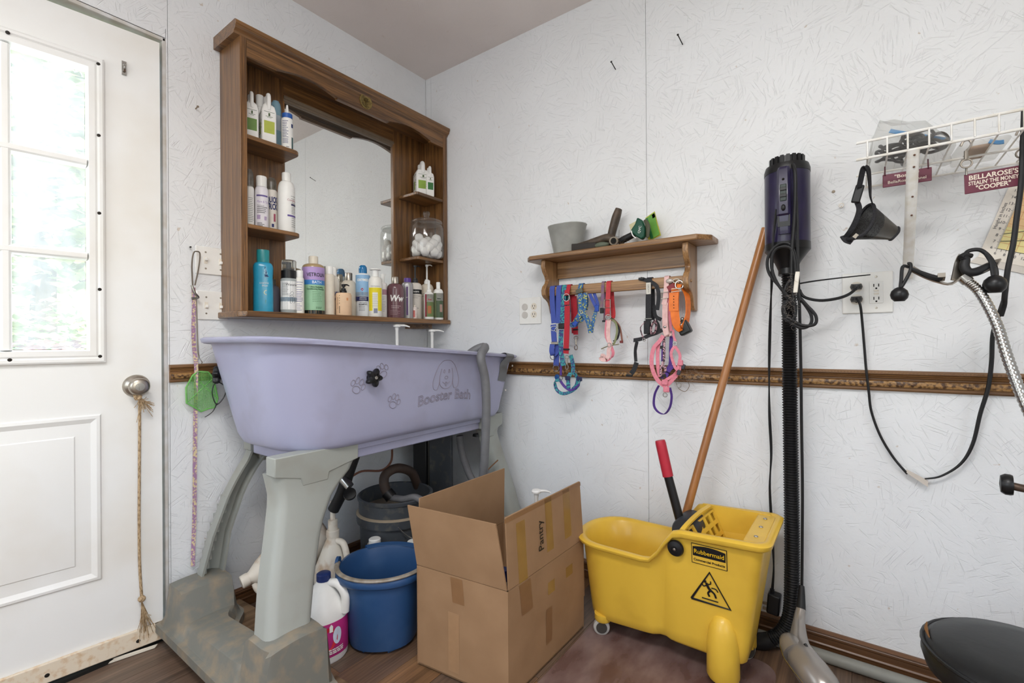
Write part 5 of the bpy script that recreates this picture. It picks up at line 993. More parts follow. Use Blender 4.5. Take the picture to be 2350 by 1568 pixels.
def snap(t, c, L=.045):
    c = Vector(c)
    o = ob(B().tube([c, c+Vector((0, 0, -L*.55))], .0042, 8, 1).tube([c+Vector((0, 0, -L*.55)), c+Vector((.006, 0, -L*.75)), c+Vector((.004, 0, -L)), c+Vector((-.005, 0, -L)), c+Vector((-.007, 0, -L*.8)), c+Vector((-.004, 0, -L*.65))], .0022, 6, 5), 'snap_hook', 'satin_nickel', t)
    ring(c+Vector((0, 0, .004)), .0095, t, 'swivel_ring', 'satin_nickel', .0016, sz=.7); return o
# 1 blue lead
t = coll('blue_lead', 'doubled royal blue webbing lead at the left end of the rail', 'leash', ((0.897,-0.1,1.182)[0], -.1, .95))
over(0, .024, 'web_blue', t, [(0.877,-0.099,1.244), (0.879,-0.1,1.183), (0.887,-0.102,1.104)], [(0.867,-0.065,1.186), (0.874,-0.07,1.109)]); over(0, .024, 'web_blue', t, [(0.911,-0.101,1.241), (0.912,-0.104,1.181), (0.911,-0.106,1.103)], [(0.896,-0.062,1.185), (0.895,-0.068,1.108)])
ring((0.89,-0.104,1.081), .0175, t, sz=.6); ring((0.912,-0.108,1.075), .016, t, sz=.7)
strap([(0.884,-0.102,1.098), (0.887,-0.104,1.061), (0.891,-0.106,1.023)], .026, 'web_blue', t); ob(B().box(-.017, .017, -.003, .003, -.006, .006).xf(Matrix.Translation((0.893,-0.107,1.018))), 'slide_buckle', 'satin_nickel', t, bevel=.002)
strap([(0.883,-0.108,1.014), (0.883,-0.115,0.986), (0.888,-0.11,0.967), (0.9,-0.1,0.984), (0.9,-0.1,1.014)], .024, 'web_blue', t, 'loop'); ring((0.883,-0.108,0.962), .0125, t, sz=1.15)
strap([(0.9,-0.1,0.995), (0.896,-0.098,0.958), (0.894,-0.098,0.92)], .026, 'web_blue', t); ring((0.894,-0.099,0.911), .015, t, sz=.9); ob(B().lathe([(.001, 0), (.0125, 0), (.0125, .002), (.001, .003)], 18).xf(Matrix.Translation((0.901,-0.1,0.872)) @ Matrix.Rotation(pi/2, 4, 'X')), 'name_tag', C('2c5a9a', .3, .5), t)
# 2 teal patterned collar with harness
t = coll('teal_harness', 'teal and navy patterned collar and harness hanging lowest at the left', 'harness', ((0.947,-0.1,1.088)[0], -.1, .85))
over(0, .022, 'web_teal', t, [(0.938,-0.103,1.239), (0.935,-0.106,1.171), (0.931,-0.108,1.103)], [(0.92,-0.066,1.183), (0.922,-0.07,1.126)])
ob(B().box(-.0145, .0145, -.006, .006, -.012, .012).xf(Matrix.Translation((0.93,-0.11,1.09))), 'side_buckle', 'black_plastic', t, bevel=.003)
strap([(0.927,-0.109,1.075), (0.926,-0.112,1.023), (0.929,-0.11,0.968), (0.936,-0.108,0.922)], .020, 'web_teal', t, wd=[(1, 0, 0), (.8, .5, 0)])
strap([(0.931,-0.106,0.995), (0.924,-0.106,0.94), (0.922,-0.106,0.881)], .010, 'web_purple', t, 'lining_strap'); ring((0.922,-0.106,0.87), .008, t)
strap([(0.967,-0.1,0.968), (0.978,-0.1,0.922), (0.975,-0.1,0.886)], .018, 'web_teal', t); ring((0.984,-0.1,0.895), .011, t)
strap([(0.967,-0.104,0.893), (0.959,-0.108,0.867), (0.96,-0.108,0.826)], .017, 'web_teal', t, wd=(1, .3, 0)); strap([(0.979,-0.1,0.893), (0.998,-0.1,0.872), (0.991,-0.1,0.841), (0.971,-0.1,0.822)], .017, 'web_teal', t, wd=(1, -.3, .2))
strap([(0.921,-0.108,0.862), (0.897,-0.112,0.854), (0.907,-0.115,0.82), (0.937,-0.115,0.805), (0.976,-0.11,0.817), (1.004,-0.1,0.843), (1.009,-0.098,0.865)], .014, 'web_teal', t, 'girth_loop', wd=(0, .6, 1)); strap([(0.919,-0.106,0.858), (0.942,-0.108,0.834), (0.975,-0.108,0.821), (1.01,-0.104,0.848)], .011, 'web_purple', t, 'lining_strap', wd=(0, .7, 1))
for p in ((0.957,-0.109,0.871), (1.008,-0.1,0.869)): ob(B().box(-.011, .011, -.004, .004, -.009, .009).xf(Matrix.Translation(p)), 'slide_buckle', C('232a4e', .4), t, bevel=.002)
strap([(0.911,-0.098,1.247), (0.916,-0.096,1.209), (0.917,-0.094,1.172)], .006, 'web_aqua', t, 'thin_strap')
# 3 red lead
t = coll('red_lead', 'red webbing lead folded over the rail with two chrome snap hooks', 'leash', ((0.959,-0.1,1.179)[0], -.1, 1.0))
over(0, .024, 'web_red', t, [(0.955,-0.104,1.238), (0.955,-0.108,1.219)], [(0.96,-0.064,1.2), (0.962,-0.062,1.125), (0.964,-0.062,1.06)]); ring((0.954,-0.11,1.21), .0155, t)
strap([(0.956,-0.109,1.197), (0.956,-0.11,1.179)], .024, 'web_red', t); strap([(0.959,-0.112,1.175), (0.958,-0.114,1.087), (0.951,-0.112,0.974)], .025, 'web_red', t); ob(B().box(-.014, .014, -.003, .003, -.0035, .0035).xf(Matrix.Translation((0.955,-0.115,0.992))), 'keeper', 'black_rubber', t, bevel=.001)
snap(t, (0.954,-0.11,0.955)); strap([(0.969,-0.07,1.217), (0.973,-0.07,1.143), (0.975,-0.07,1.054)], .022, 'web_red', t); ob(B().box(-.012, .012, -.003, .003, -.003, .003).xf(Matrix.Translation((0.976,-0.073,1.075))), 'keeper', 'black_rubber', t, bevel=.001); snap(t, (0.976,-0.07,1.036))
# 4 chevron harness
t = coll('chevron_harness', 'blue harness with yellow-green chevrons hung from the rail', 'harness', ((1.04,-0.1,1.175)[0], -.1, 1.05))
over(0, .021, 'web_chevron', t, [(1.015,-0.104,1.234), (1.019,-0.108,1.193), (1.021,-0.11,1.148)], [(1.023,-0.066,1.196), (1.021,-0.07,1.156)]); ob(B().box(-.016, .016, -.004, .004, -.009, .009).xf(Matrix.Translation((1.014,-0.107,1.233)) @ Matrix.Rotation(-.25, 4, 'Y')), 'slide_buckle', C('5a5a4e', .4), t, bevel=.002)
strap([(1.037,-0.1,1.225), (1.036,-0.104,1.175), (1.031,-0.109,1.143)], .019, 'web_chevron', t); strap([(1.024,-0.112,1.146), (1.004,-0.115,1.116), (0.982,-0.114,1.097), (0.989,-0.108,1.092), (1.019,-0.102,1.113), (1.025,-0.102,1.136)], .019, 'web_chevron', t, 'leg_loop', wd=(.8, .2, .6)); ob(B().box(-.010, .010, -.004, .004, -.011, .011).xf(Matrix.Translation((0.998,-0.117,1.1)) @ Matrix.Rotation(.6, 4, 'Y')), 'slide_buckle', C('1f4aa8', .4), t, bevel=.002)
strap([(1.028,-0.112,1.146), (1.053,-0.113,1.111), (1.067,-0.112,1.06)], .020, 'web_chevron', t, wd=(1, 0, .25)); strap([(1.067,-0.108,1.06), (1.073,-0.1,1.111), (1.083,-0.095,1.152)], .015, 'web_chevron', t, wd=(1, .2, 0)); strap([(1.042,-0.09,1.247), (1.061,-0.09,1.201), (1.084,-0.094,1.162), (1.087,-0.088,1.177), (1.067,-0.082,1.225)], .013, 'web_blue', t, wd=(1, 0, .4)); ob(B().box(-.009, .009, -.004, .004, -.013, .013).xf(Matrix.Translation((1.087,-0.096,1.158))), 'slide_buckle', C('1f4aa8', .4), t, bevel=.002)
ring((1.027,-0.113,1.144), .006, t)
# 5 mauve narrow collar
t = coll('mauve_collar', 'narrow mauve collar with black clip next to the red collar', 'collar', ((1.112,-0.1,1.171)[0], -.1, 1.1))
over(0, .0125, 'web_mauve', t, [(1.115,-0.1,1.227), (1.114,-0.102,1.188), (1.11,-0.102,1.162)], [(1.112,-0.066,1.191), (1.109,-0.07,1.111)]); ob(B().box(-.0075, .0075, -.004, .004, -.011, .011).xf(Matrix.Translation((1.112,-0.103,1.148))), 'clip', 'black_plastic', t, bevel=.002); ob(B().box(-.0085, .0085, -.003, .003, -.004, .004).xf(Matrix.Translation((1.108,-0.072,1.107))), 'clip', 'black_plastic', t, bevel=.001)
# 6 red collar
t = coll('red_collar', 'red leather collar with square steel buckle in the middle of the rail', 'collar', ((1.141,-0.1,1.17)[0], -.1, 1.1))
over(0, .019, 'leather_red', t, [(1.14,-0.101,1.225), (1.139,-0.104,1.187), (1.138,-0.106,1.126)], [(1.14,-0.066,1.189), (1.146,-0.07,1.127), (1.141,-0.09,1.109)])
bk_ = Vector((1.139,-0.109,1.174)); ob(B().tube([bk_+Vector(q) for q in ((-.013, 0, -.016), (.013, 0, -.016), (.013, 0, .016), (-.013, 0, .016))], .0022, 6, 1, True), 'buckle', 'satin_nickel', t); ring((1.142,-0.107,1.122), .0115, t, sz=.8)
# 7 pink nylon harness with thin collars
t = coll('pink_harness', 'dusty pink soft harness curling up at its end below the red collar', 'harness', ((1.14,-0.1,1.031)[0], -.1, .95))
strap([(1.142,-0.1,1.112), (1.139,-0.102,1.074), (1.14,-0.104,1.039), (1.147,-0.104,1.013), (1.141,-0.104,0.987), (1.14,-0.106,0.965), (1.127,-0.11,0.951), (1.111,-0.112,0.956), (1.115,-0.108,0.968), (1.124,-0.1,0.961)], .016, 'web_pale_pink', t, wd=[(1, 0, 0), (1, .2, 0), (1, 0, 0), (.2, .5, 1), (.2, .6, .8)]); strap([(1.132,-0.098,1.109), (1.128,-0.098,1.048), (1.148,-0.098,1.005), (1.157,-0.098,0.979), (1.149,-0.1,0.958), (1.128,-0.104,0.947)], .012, 'web_pink', t, wd=[(1, 0, 0), (.6, .6, .3), (.4, .4, .8)]); ring((1.144,-0.106,1.01), .008, t)
t = coll('thin_collars', 'olive and dark thin collar hanging behind the dusty pink harness', 'collar', ((1.155,-0.1,1.048)[0], -.09, 1.0))
strap([(1.138,-0.09,1.115), (1.164,-0.09,1.1), (1.171,-0.09,1.065), (1.161,-0.09,1.022), (1.152,-0.09,1.013)], .008, 'web_olive', t); strap([(1.143,-0.085,1.118), (1.176,-0.085,1.079), (1.172,-0.085,1.039), (1.153,-0.085,1.024)], .007, 'web_black', t); strap([(1.149,-0.083,1.116), (1.178,-0.082,1.082), (1.189,-0.082,1.023)], .007, C('8a5a4a', .6), t); ob(B().tube([(1.107,-0.1,0.994), (1.136,-0.1,1.005), (1.178,-0.09,1.013)], .0022, 6, 4), 'pin', C('8a8468', .5), t); ob(B().box(-.006, .006, -.004, .004, -.005, .005).xf(Matrix.Translation((1.187,-0.085,1.022))), 'clip', C('7a2f2c', .5), t, bevel=.001)
# 8 black halter
t = coll('black_halter', 'black nylon halter with letter beads and a long dangling strap', 'halter', ((1.305,-0.1,1.128)[0], -.1, .9))
over(0, .021, 'web_black', t, [(1.305,-0.101,1.224), (1.304,-0.104,1.177), (1.304,-0.106,1.112), (1.303,-0.108,1.054)], [(1.305,-0.066,1.18), (1.305,-0.07,1.105)]); ob(B().box(-.009, .009, -.002, .002, -.022, .022).xf(Matrix.Translation((1.305,-0.105,1.223))), 'letter_beads', C('d8d4ca', .5), t, bevel=.001)
ob(text('LUCKY', .0095, lambda u, v: ((1.306,-0.107,1.223)[0]-v, -.1075, (1.306,-0.107,1.223)[2]+u)), 'print', C('2a2a2a', .5), t, smooth=False, kind='stuff')
strap([(1.272,-0.1,1.263), (1.293,-0.1,1.256), (1.315,-0.1,1.246), (1.335,-0.1,1.228), (1.342,-0.1,1.192), (1.336,-0.1,1.14)], .014, 'web_black', t, wd=[(0, .3, 1), (.3, .3, .9), (1, 0, 0)]); ob(B().box(-.011, .011, -.005, .005, -.005, .005).xf(Matrix.Translation((1.276,-0.1,1.262))), 'clip', 'black_plastic', t, bevel=.002)
b = Vector((1.305,-0.109,1.103)); ob(B().tube([b+Vector(q) for q in ((-.013, 0, -.006), (.013, 0, -.006), (.013, 0, .006), (-.013, 0, .006))], .002, 6, 1, True), 'buckle', 'steel', t)
ob(B().prism([(-.012, -.02), (.012, -.02), (.013, .03), (-.012, .03)], lambda u, v, d: ((1.3,-0.1,1.071)[0]+u, d, (1.3,-0.1,1.071)[2]+v), -.115, -.098), 'stitched_fold', 'web_black', t, bevel=.003)
strap([(1.247,-0.11,1.028), (1.279,-0.112,1.033), (1.308,-0.108,1.046), (1.33,-0.1,1.054), (1.352,-0.092,1.066)], .015, 'web_black', t, wd=(0, .4, 1)); strap([(1.26,-0.108,1.023), (1.252,-0.106,0.988), (1.254,-0.106,0.946)], .012, 'web_black', t, 'dangling_strap', wd=[(1, 0, 0), (.5, .8, 0), (1, 0, 0)])
strap([(1.257,-0.106,0.943), (1.247,-0.107,0.916), (1.235,-0.108,0.899)], .018, 'web_black', t, 'folded_end'); ob(B().box(-.013, .013, -.005, .005, -.004, .004).xf(Matrix.Translation((1.228,-0.108,0.892))), 'clip', 'black_plastic', t, bevel=.002); strap([(1.319,-0.09,1.161), (1.325,-0.09,1.12), (1.348,-0.09,1.104)], .014, 'web_black', t); strap([(1.324,-0.092,1.103), (1.336,-0.092,1.078), (1.332,-0.095,1.055)], .016, 'web_black', t)
t = coll('leopard_collar', 'tiny pink patterned collar looped around the black halter', 'collar', ((1.317,-0.11,1.078)[0], -.115, 1.0))
strap([(1.296,-0.115,1.098), (1.278,-0.118,1.076), (1.285,-0.12,1.046), (1.294,-0.122,1.033)], .006, 'web_leopard', t, wd=(0, 1, .3)); strap([(1.331,-0.115,1.102), (1.32,-0.118,1.078), (1.32,-0.118,1.052), (1.332,-0.114,1.058), (1.336,-0.112,1.086), (1.332,-0.115,1.102)], .009, 'web_leopard', t, wd=(.4, 1, 0)); ring((1.293,-0.122,1.03), .0055, t)
# 9 pale pink leather collar
t = coll('pale_pink_collar', 'pale pink leather collar with heart stud beside the orange collar', 'collar', ((1.37,-0.11,1.125)[0], -.11, 1.0))
over(0, .018, 'web_pale_pink', t, [(1.371,-0.102,1.219), (1.367,-0.106,1.174), (1.362,-0.106,1.158)], [(1.37,-0.066,1.176), (1.374,-0.07,1.094), (1.374,-0.09,1.048)]); strap([(1.368,-0.104,1.166), (1.367,-0.106,1.117), (1.369,-0.108,1.069), (1.375,-0.108,1.045), (1.382,-0.1,1.053)], .020, 'web_pale_pink', t); b = Vector((1.367,-0.109,1.193)); ob(B().tube([b+Vector(q) for q in ((-.013, 0, -.012), (.013, 0, -.010), (.013, 0, .012), (-.013, 0, .012))], .0018, 6, 1, True), 'buckle', 'satin_nickel', t); ob(B().ball((1.367,-0.109,1.076), .006, 10, 6, 1, .5, .8), 'stud', 'chrome', t)
strap([(1.377,-0.1,1.218), (1.376,-0.1,1.157), (1.382,-0.098,1.109), (1.387,-0.096,1.061)], .010, 'web_pink', t, 'rolled_strap'); ob(B().box(-.014, .014, -.006, .006, -.011, .011).xf(Matrix.Translation((1.39,-0.1,1.221)) @ Matrix.Rotation(-.5, 4, 'Y')), 'red_keeper', C('8a2c34', .5), t, bevel=.002); ob(B().ball((1.383,-0.1,1.245), .012, 12, 8, 1.2, .8, .8), 'beaded_fold', C('cfc4bc', .4, .3), t)
# 10 orange collar
t = coll('orange_collar', 'bright orange training collar with black receiver at the right end of the rail', 'collar', ((1.422,-0.11,1.123)[0], -.11, 1.0))
strap([(1.413,-0.098,1.232), (1.406,-0.108,1.206), (1.405,-0.114,1.171), (1.406,-0.116,1.123), (1.412,-0.114,1.084), (1.425,-0.108,1.066), (1.437,-0.095,1.084), (1.444,-0.085,1.131), (1.44,-0.08,1.187), (1.423,-0.082,1.228)], .030, 'web_orange', t, wd=[(1, 0, 0), (1, .1, 0), (.7, .7, 0), (.2, 1, 0), (.4, 1, 0)], th=.003)
strap([(1.404,-0.117,1.199), (1.403,-0.119,1.163), (1.403,-0.119,1.133)], .033, 'web_orange', t, 'tongue', th=.003)
for k in range(5): ob(B().lathe([(.001, 0), (.0018, 0), (.0018, .001), (.001, .001)], 8).xf(Matrix.Translation((1.404,-0.121,1.186)) @ Matrix.Translation((0, 0, -.0105*k)) @ Matrix.Rotation(pi/2, 4, 'X')), 'eyelet', 'dark_gap', t)
b = Vector((1.412,-0.117,1.205)); ob(B().tube([b+Vector(q) for q in ((-.018, 0, -.003), (.018, 0, 0), (.018, 0, .010), (-.018, 0, .008))], .0018, 6, 1, True), 'buckle', 'satin_nickel', t); ring((1.421,-0.11,1.227), .014, t, 'd_ring', 'chrome', .0024, sz=1.1); ring((1.409,-0.105,1.243), .012, t, 'ring', 'satin_nickel', .002, sz=.6)
ob(B().box(-.021, .021, -.018, .016, -.026, .026).xf(Matrix.Translation((1.43,-0.088,1.073)) @ Matrix.Rotation(-.45, 4, 'Y')), 'receiver', C('2a2c2c', .45), t, bevel=.006)
for p in ((1.428,-0.1,1.103), (1.426,-0.104,1.082)): ob(B().ball(p, .0075, 10, 6), 'contact', 'steel', t)
# 11 large pink harness
t = coll('rose_harness', 'rose pink harness with wide curved straps hanging below the rail', 'harness', ((1.362,-0.1,0.916)[0], -.1, .8))
strap([(1.359,-0.104,1.045), (1.348,-0.106,1.026), (1.325,-0.11,0.997), (1.317,-0.112,0.948), (1.325,-0.112,0.907), (1.344,-0.11,0.874), (1.369,-0.108,0.856)], .015, 'web_pink', t, wd=[(1, 0, 0), (.9, 0, .4), (1, 0, 0), (.8, 0, .5), (.2, 0, 1)]); strap([(1.348,-0.1,1.032), (1.338,-0.1,0.997), (1.337,-0.1,0.932), (1.344,-0.1,0.891)], .013, 'web_pink', t); strap([(1.372,-0.108,0.859), (1.395,-0.106,0.885), (1.414,-0.104,0.91), (1.418,-0.102,0.937)], .013, 'web_pink', t, wd=(.6, 0, 1)); strap([(1.355,-0.11,0.87), (1.373,-0.11,0.883), (1.4,-0.106,0.902), (1.413,-0.1,0.925)], .010, 'web_pink', t, wd=(.4, 0, 1))
strap([(1.401,-0.106,1.005), (1.389,-0.108,0.978), (1.401,-0.108,0.933), (1.412,-0.108,0.918)], .010, 'web_pink', t, 'padded_loop'); strap([(1.403,-0.106,1.005), (1.42,-0.106,0.973), (1.415,-0.106,0.934), (1.411,-0.106,0.918)], .010, 'web_pink', t, 'padded_loop'); ring((1.403,-0.107,1.016), .0065, t)
for p, q in (((1.367,-0.112,0.872), .011), ((1.372,-0.112,0.846), .011), ((1.422,-0.106,0.945), .009)): ob(B().box(-q, q, -.005, .005, -.010, .010).xf(Matrix.Translation(p)), 'slide_loop', 'web_pink', t, bevel=.003)
for p in ((1.43,-0.1,0.931), (1.418,-0.112,0.91)): ob(B().box(-.006, .006, -.005, .005, -.009, .009).xf(Matrix.Translation(p) @ Matrix.Rotation(.3, 4, 'Y')), 'clip', C('3a3a44', .4), t, bevel=.002)
strap([(1.395,-0.1,1.065), (1.397,-0.102,1.041), (1.405,-0.104,1.022)], .008, 'web_pink', t); ring((1.365,-0.106,0.825), .0075, t)
# 12 purple collar
t = coll('purple_lead', 'thin purple leash whose loop hangs lowest on the right', 'leash', ((1.358,-0.09,0.867)[0], -.09, .72))
strap([(1.361,-0.094,1.042), (1.353,-0.092,0.997), (1.351,-0.092,0.948)], .008, 'web_purple', t); strap([(1.385,-0.09,1.042), (1.382,-0.09,0.997), (1.38,-0.09,0.94), (1.367,-0.092,0.916), (1.348,-0.094,0.886)], .012, 'web_purple', t, wd=(1, 0, .2)); strap([(1.339,-0.096,0.858), (1.324,-0.098,0.825), (1.321,-0.1,0.784), (1.336,-0.1,0.76), (1.361,-0.1,0.754), (1.38,-0.098,0.78), (1.386,-0.096,0.82), (1.379,-0.094,0.852)], .010, 'web_purple', t, 'hand_loop', wd=(.5, 1, 0)); strap([(1.394,-0.1,0.933), (1.378,-0.1,0.916), (1.366,-0.1,0.892)], .014, 'web_purple', t, wd=(.5, 0, 1))
for p in ((1.352,-0.094,1.001), (1.358,-0.098,0.896)): ob(B().box(-.010, .010, -.004, .004, -.006, .006).xf(Matrix.Translation(p)), 'slide_buckle', 'black_plastic', t, bevel=.001)
ring((1.411,-0.09,0.861), .008, t)
t = coll('speckled_collar', 'speckled cat-size collar knotted among the rose harness straps', 'collar', ((1.354,-0.1,0.932)[0], -.1, .8))
strap([(1.36,-0.098,1.037), (1.361,-0.1,0.981), (1.359,-0.102,0.948), (1.348,-0.102,0.916), (1.351,-0.102,0.896), (1.365,-0.1,0.913), (1.36,-0.1,0.935)], .009, 'web_leopard', t, wd=[(1, 0, 0), (1, .3, 0), (.3, .6, .8)])
t = coll('thin_wire_loop', 'fine wire loop with a wisp of fur at the right of the harnesses', 'wire', ((1.431,-0.05,0.859)[0], -.05, .8))
ob(B().tube([(1.389,-0.06,0.879), (1.395,-0.05,0.849), (1.418,-0.04,0.835), (1.434,-0.04,0.858), (1.423,-0.04,0.879)], .0012, 6, 6), 'wire', C('8a7a68', .5, .3), t)
fb_ = B(); rg = random.Random(8)
for i in range(70):
    q = Vector((1.418,-0.05,0.899))+Vector((rg.gauss(0, 1)*.03, rg.gauss(0, 1)*.008, rg.gauss(0, 1)*.022)); e = q+Vector((rg.gauss(.02, .02), rg.gauss(0, .006), rg.gauss(0, .015))); fb_.tube([q, (q+e)/2+Vector((0, 0, rg.gauss(0, .006))), e], .00025, 3, 3)
ob(fb_, 'fur_wisp', C('a89a8c', .9), t, kind='stuff')

# ------------------------------------------------------------------ pet dryer hung on the back wall
pm('dryer_purple', '282144', .32, col2='201a38', scale=20, coat=.15); pm('hose_black', '121214', .4, var=.1)
DX, DYY = (1.76,-0.105,1.458)[0], -.105; DT, DB = (1.76,-0.105,1.552)[2], (1.759,-0.105,1.332)[2]
dr = thing('pet_dryer', 'dark purple canister pet dryer with black corrugated hose on the back wall', 'dryer', (DX, DYY, .1))
R0 = .0635
ob(B().lathe([(.001, DB), (R0*.99, DB), (R0, DB+.004), (R0, DT), (.001, DT)], 40, (DX, DYY, 0)), 'canister', 'dryer_purple', dr)
ob(B().lathe([(.001, DT), (R0*1.015, DT), (R0*1.015, DT+.012), (R0*.95, DT+.026), (R0*.72, DT+.028), (R0*.72, DT+.05), (.001, DT+.052)], 40, (DX, DYY, 0)), 'top_cap', 'black_plastic', dr)
for k in range(18):
    a = 2*pi*k/18; ob(B().box(R0*.70, R0*.78, -.005, .005, DT+.028, DT+.052).xf(Matrix.Translation((DX, DYY, 0)) @ Matrix.Rotation(a, 4, 'Z')), 'grille_fin', 'black_plastic', dr, smooth=False)
ob(B().lathe([(.001, DB-.035), (.026, DB-.085), (.03, DB-.075), (.036, DB-.06), (R0*.9, DB-.03), (R0*1.01, DB-.022), (R0*1.01, DB), (.001, DB)], 40, (DX, DYY, 0)), 'base_cone', 'black_plastic', dr)
fa = atan2(CAM.y-DYY, CAM.x-DX); hx, hy = DX+cos(fa-.12)*R0*1.0, DYY+sin(fa-.12)*R0*1.0
def hp(u, w, z): return (hx+cos(fa-.12)*w-sin(fa-.12)*u, hy+sin(fa-.12)*w+cos(fa-.12)*u, z)
hz0, hz1 = DB+.02, DT+.005
ob(B().loft([[hp(u*k, w*k2, z) for u, w in ((-.019, -.01), (-.019, .012), (-.012, .02), (.012, .02), (.019, .012), (.019, -.01))] for z, k, k2 in ((hz0, .85, .4), (hz0+.02, .9, .6), (hz0+.055, 1, .7), (hz0+.06, 1, 1), (hz1-.01, .95, 1), (hz1, .8, .8))]), 'switch_housing', 'dryer_purple', dr, angle=30)
ob(B().loft([[hp(u, w, z) for u, w in ((-.017, .013), (.017, .013), (.017, .008), (-.017, .008))] for z in (hz0+.022, hz0+.058)]), 'hose_clip', 'black_plastic', dr)
ob(B().loft([[hp(u, w, z) for u, w in ((-.009, .022), (.009, .022), (.009, .018), (-.009, .018))] for z in (hz0+.098, hz0+.15)]), 'switch', C('24302c', .4), dr, bevel=.002)
for z in (hz0+.11, hz0+.13): ob(B().loft([[hp(u, w, zz) for u, w in ((-.009, .025), (.009, .025), (.009, .02), (-.009, .02))] for zz in (z, z+.01)]), 'switch_rocker', 'black_plastic', dr, bevel=.001)
ob(B().ball(hp(0, .021, hz0+.078), .009, 12, 8, .7, .7, 1.1), 'speed_dial', 'black_plastic', dr); ob(B().ball(hp(0, .018, hz0+.165), .0045, 10, 6), 'screw_hole', 'dark_gap', dr)
ob(B().tube([(DX, DYY, DB-.06), (DX, DYY-.005, DB-.10)], .026, 20, 1), 'hose_collar', 'black_plastic', dr)
# corrugated hose down to the floor
HP = [(DX+.002, DYY, DB-.095), (1.764,-0.105,1.221), (1.762,-0.09,1.054), (1.762,-0.085,0.857), (1.763,-0.08,0.645), (1.764,-0.075,0.432), (1.763,-0.075,0.248), (1.758,-0.08,0.136), (1.736,-0.085,0.074), (1.704,-0.085,0.04)]
hs = cat(HP, 40); b = B(); rings = []; L = 0; P = [hs[0]]
for i in range(1, len(hs)):
    L += (hs[i]-hs[i-1]).length
tot = L; nr = int(tot/.0042); acc = 0; k = 0; pts = []
for i in range(1, len(hs)):
    d = (hs[i]-hs[i-1]).length
    while acc+d >= k*tot/nr and k <= nr: pts.append(hs[i-1].lerp(hs[i], (k*tot/nr-acc)/max(d, 1e-9))); k += 1
    acc += d
rr = []
u = Vector((1, 0, 0))
for i, q in enumerate(pts):
    T = (pts[min(i+1, len(pts)-1)]-pts[max(i-1, 0)]).normalized(); u = (u-T*u.dot(T)).normalized(); w = T.cross(u); rad = (.0228, .0185)[i % 2]
    rr.append([q+u*rad*cos(2*pi*j/20)+w*rad*sin(2*pi*j/20) for j in range(20)])
ob(B().loft(rr), 'corrugated_hose', 'hose_black', dr, angle=75)
ob(B().tube([(1.706,-0.085,0.038), (1.679,-0.088,0.023), (1.629,-0.09,0.006), (1.599,-0.09,-0.002)], [.024, .026, .027, .027], 20, 4), 'hose_end', 'black_rubber', dr)
ob(B().box(-.02, .02, 0, .04, -.03, .03).xf(Matrix.Translation((DX, -.042, DB+.15))), 'wall_bracket', 'black_plastic', dr, smooth=False)
# cord bundle: loops tied together, one run to the outlet
cb = thing('cord_bundle', 'black power cord coiled in loops and tied below the pet dryer', 'cord', (DX+.02, -.15, 1.0))
cr_ = .0045
def cord(P, r=cr_, nm='cord', t=None, mat='black_rubber', k=6): return ob(B().tube(P, r, 8, k), nm, mat, t)
lp1 = [(1.783,-0.17,1.132), (1.747,-0.175,1.188), (1.716,-0.175,1.238), (1.715,-0.175,1.286), (1.742,-0.175,1.321), (1.773,-0.175,1.319), (1.79,-0.175,1.277), (1.795,-0.175,1.211), (1.795,-0.172,1.145)]
lp2 = [(1.792,-0.17,1.158), (1.812,-0.17,1.131), (1.828,-0.17,1.097), (1.825,-0.17,1.071), (1.803,-0.17,1.061), (1.778,-0.17,1.076), (1.757,-0.17,1.1), (1.754,-0.17,1.127), (1.765,-0.17,1.147)]
for q_ in (0, .011):
    cord([(x+q_*(.5 if i in (0, 8) else 1 if i in (2, 3) else -.4 if i > 5 else 0), y-.004*(q_ > 0), z-(q_ if 3 < i < 6 else 0)) for i, (x, y, z) in enumerate(lp1)], nm='loop', t=cb)
    cord([(x+q_*(1 if 1 < i < 4 else .3), y-.004*(q_ > 0), z+(q_*.7 if i in (4, 5) else 0)) for i, (x, y, z) in enumerate(lp2)], nm='loop', t=cb)
cord([(1.772,-0.17,1.146), (1.758,-0.175,1.167), (1.764,-0.175,1.193), (1.776,-0.175,1.206), (1.79,-0.172,1.185)], nm='loop', t=cb)
cord([(1.758,-0.172,1.147), (1.755,-0.172,1.107), (1.767,-0.172,1.083), (1.785,-0.172,1.095), (1.788,-0.17,1.132)], nm='loop', t=cb)
cord([(1.758,-0.12,1.579), (1.776,-0.15,1.574), (1.789,-0.18,1.534), (1.789,-0.18,1.448), (1.785,-0.178,1.37), (1.78,-0.178,1.305), (1.778,-0.175,1.212), (1.783,-0.17,1.146)], .0055, 'dryer_lead', cb)
cord([(1.79,-0.17,1.477), (1.793,-0.172,1.397), (1.794,-0.175,1.317), (1.795,-0.172,1.211), (1.797,-0.168,1.145), (1.797,-0.15,1.052), (1.796,-0.12,0.917), (1.795,-0.1,0.75), (1.795,-0.085,0.554), (1.793,-0.08,0.385), (1.791,-0.08,0.238)], .0042, 'hanging_run', cb)
ob(B().box(-.006, .006, -.006, .006, -.032, .032).xf(Matrix.Translation((1.791,-0.178,1.2)) @ Matrix.Rotation(.1, 4, 'Y')), 'white_clip', 'ivory_plastic', cb, bevel=.002)
cord([(1.796,-0.172,1.196), (1.835,-0.14,1.204), (1.889,-0.1,1.212), (1.971,-0.05,1.221)], [.0025, .0022, .0016], 'tie_strap', cb)
ep1, ep2 = (ex1, -.03, em+.0195), (ex1, -.03, em-.0195)
cord([(1.797,-0.172,1.178), (1.81,-0.165,1.155), (1.846,-0.13,1.145), (1.888,-0.1,1.15), (1.918,-0.075,1.163), (ex1, -.055, em+.012), (ex1, -.034, em+.0195)], .0045, 'outlet_run', cb)
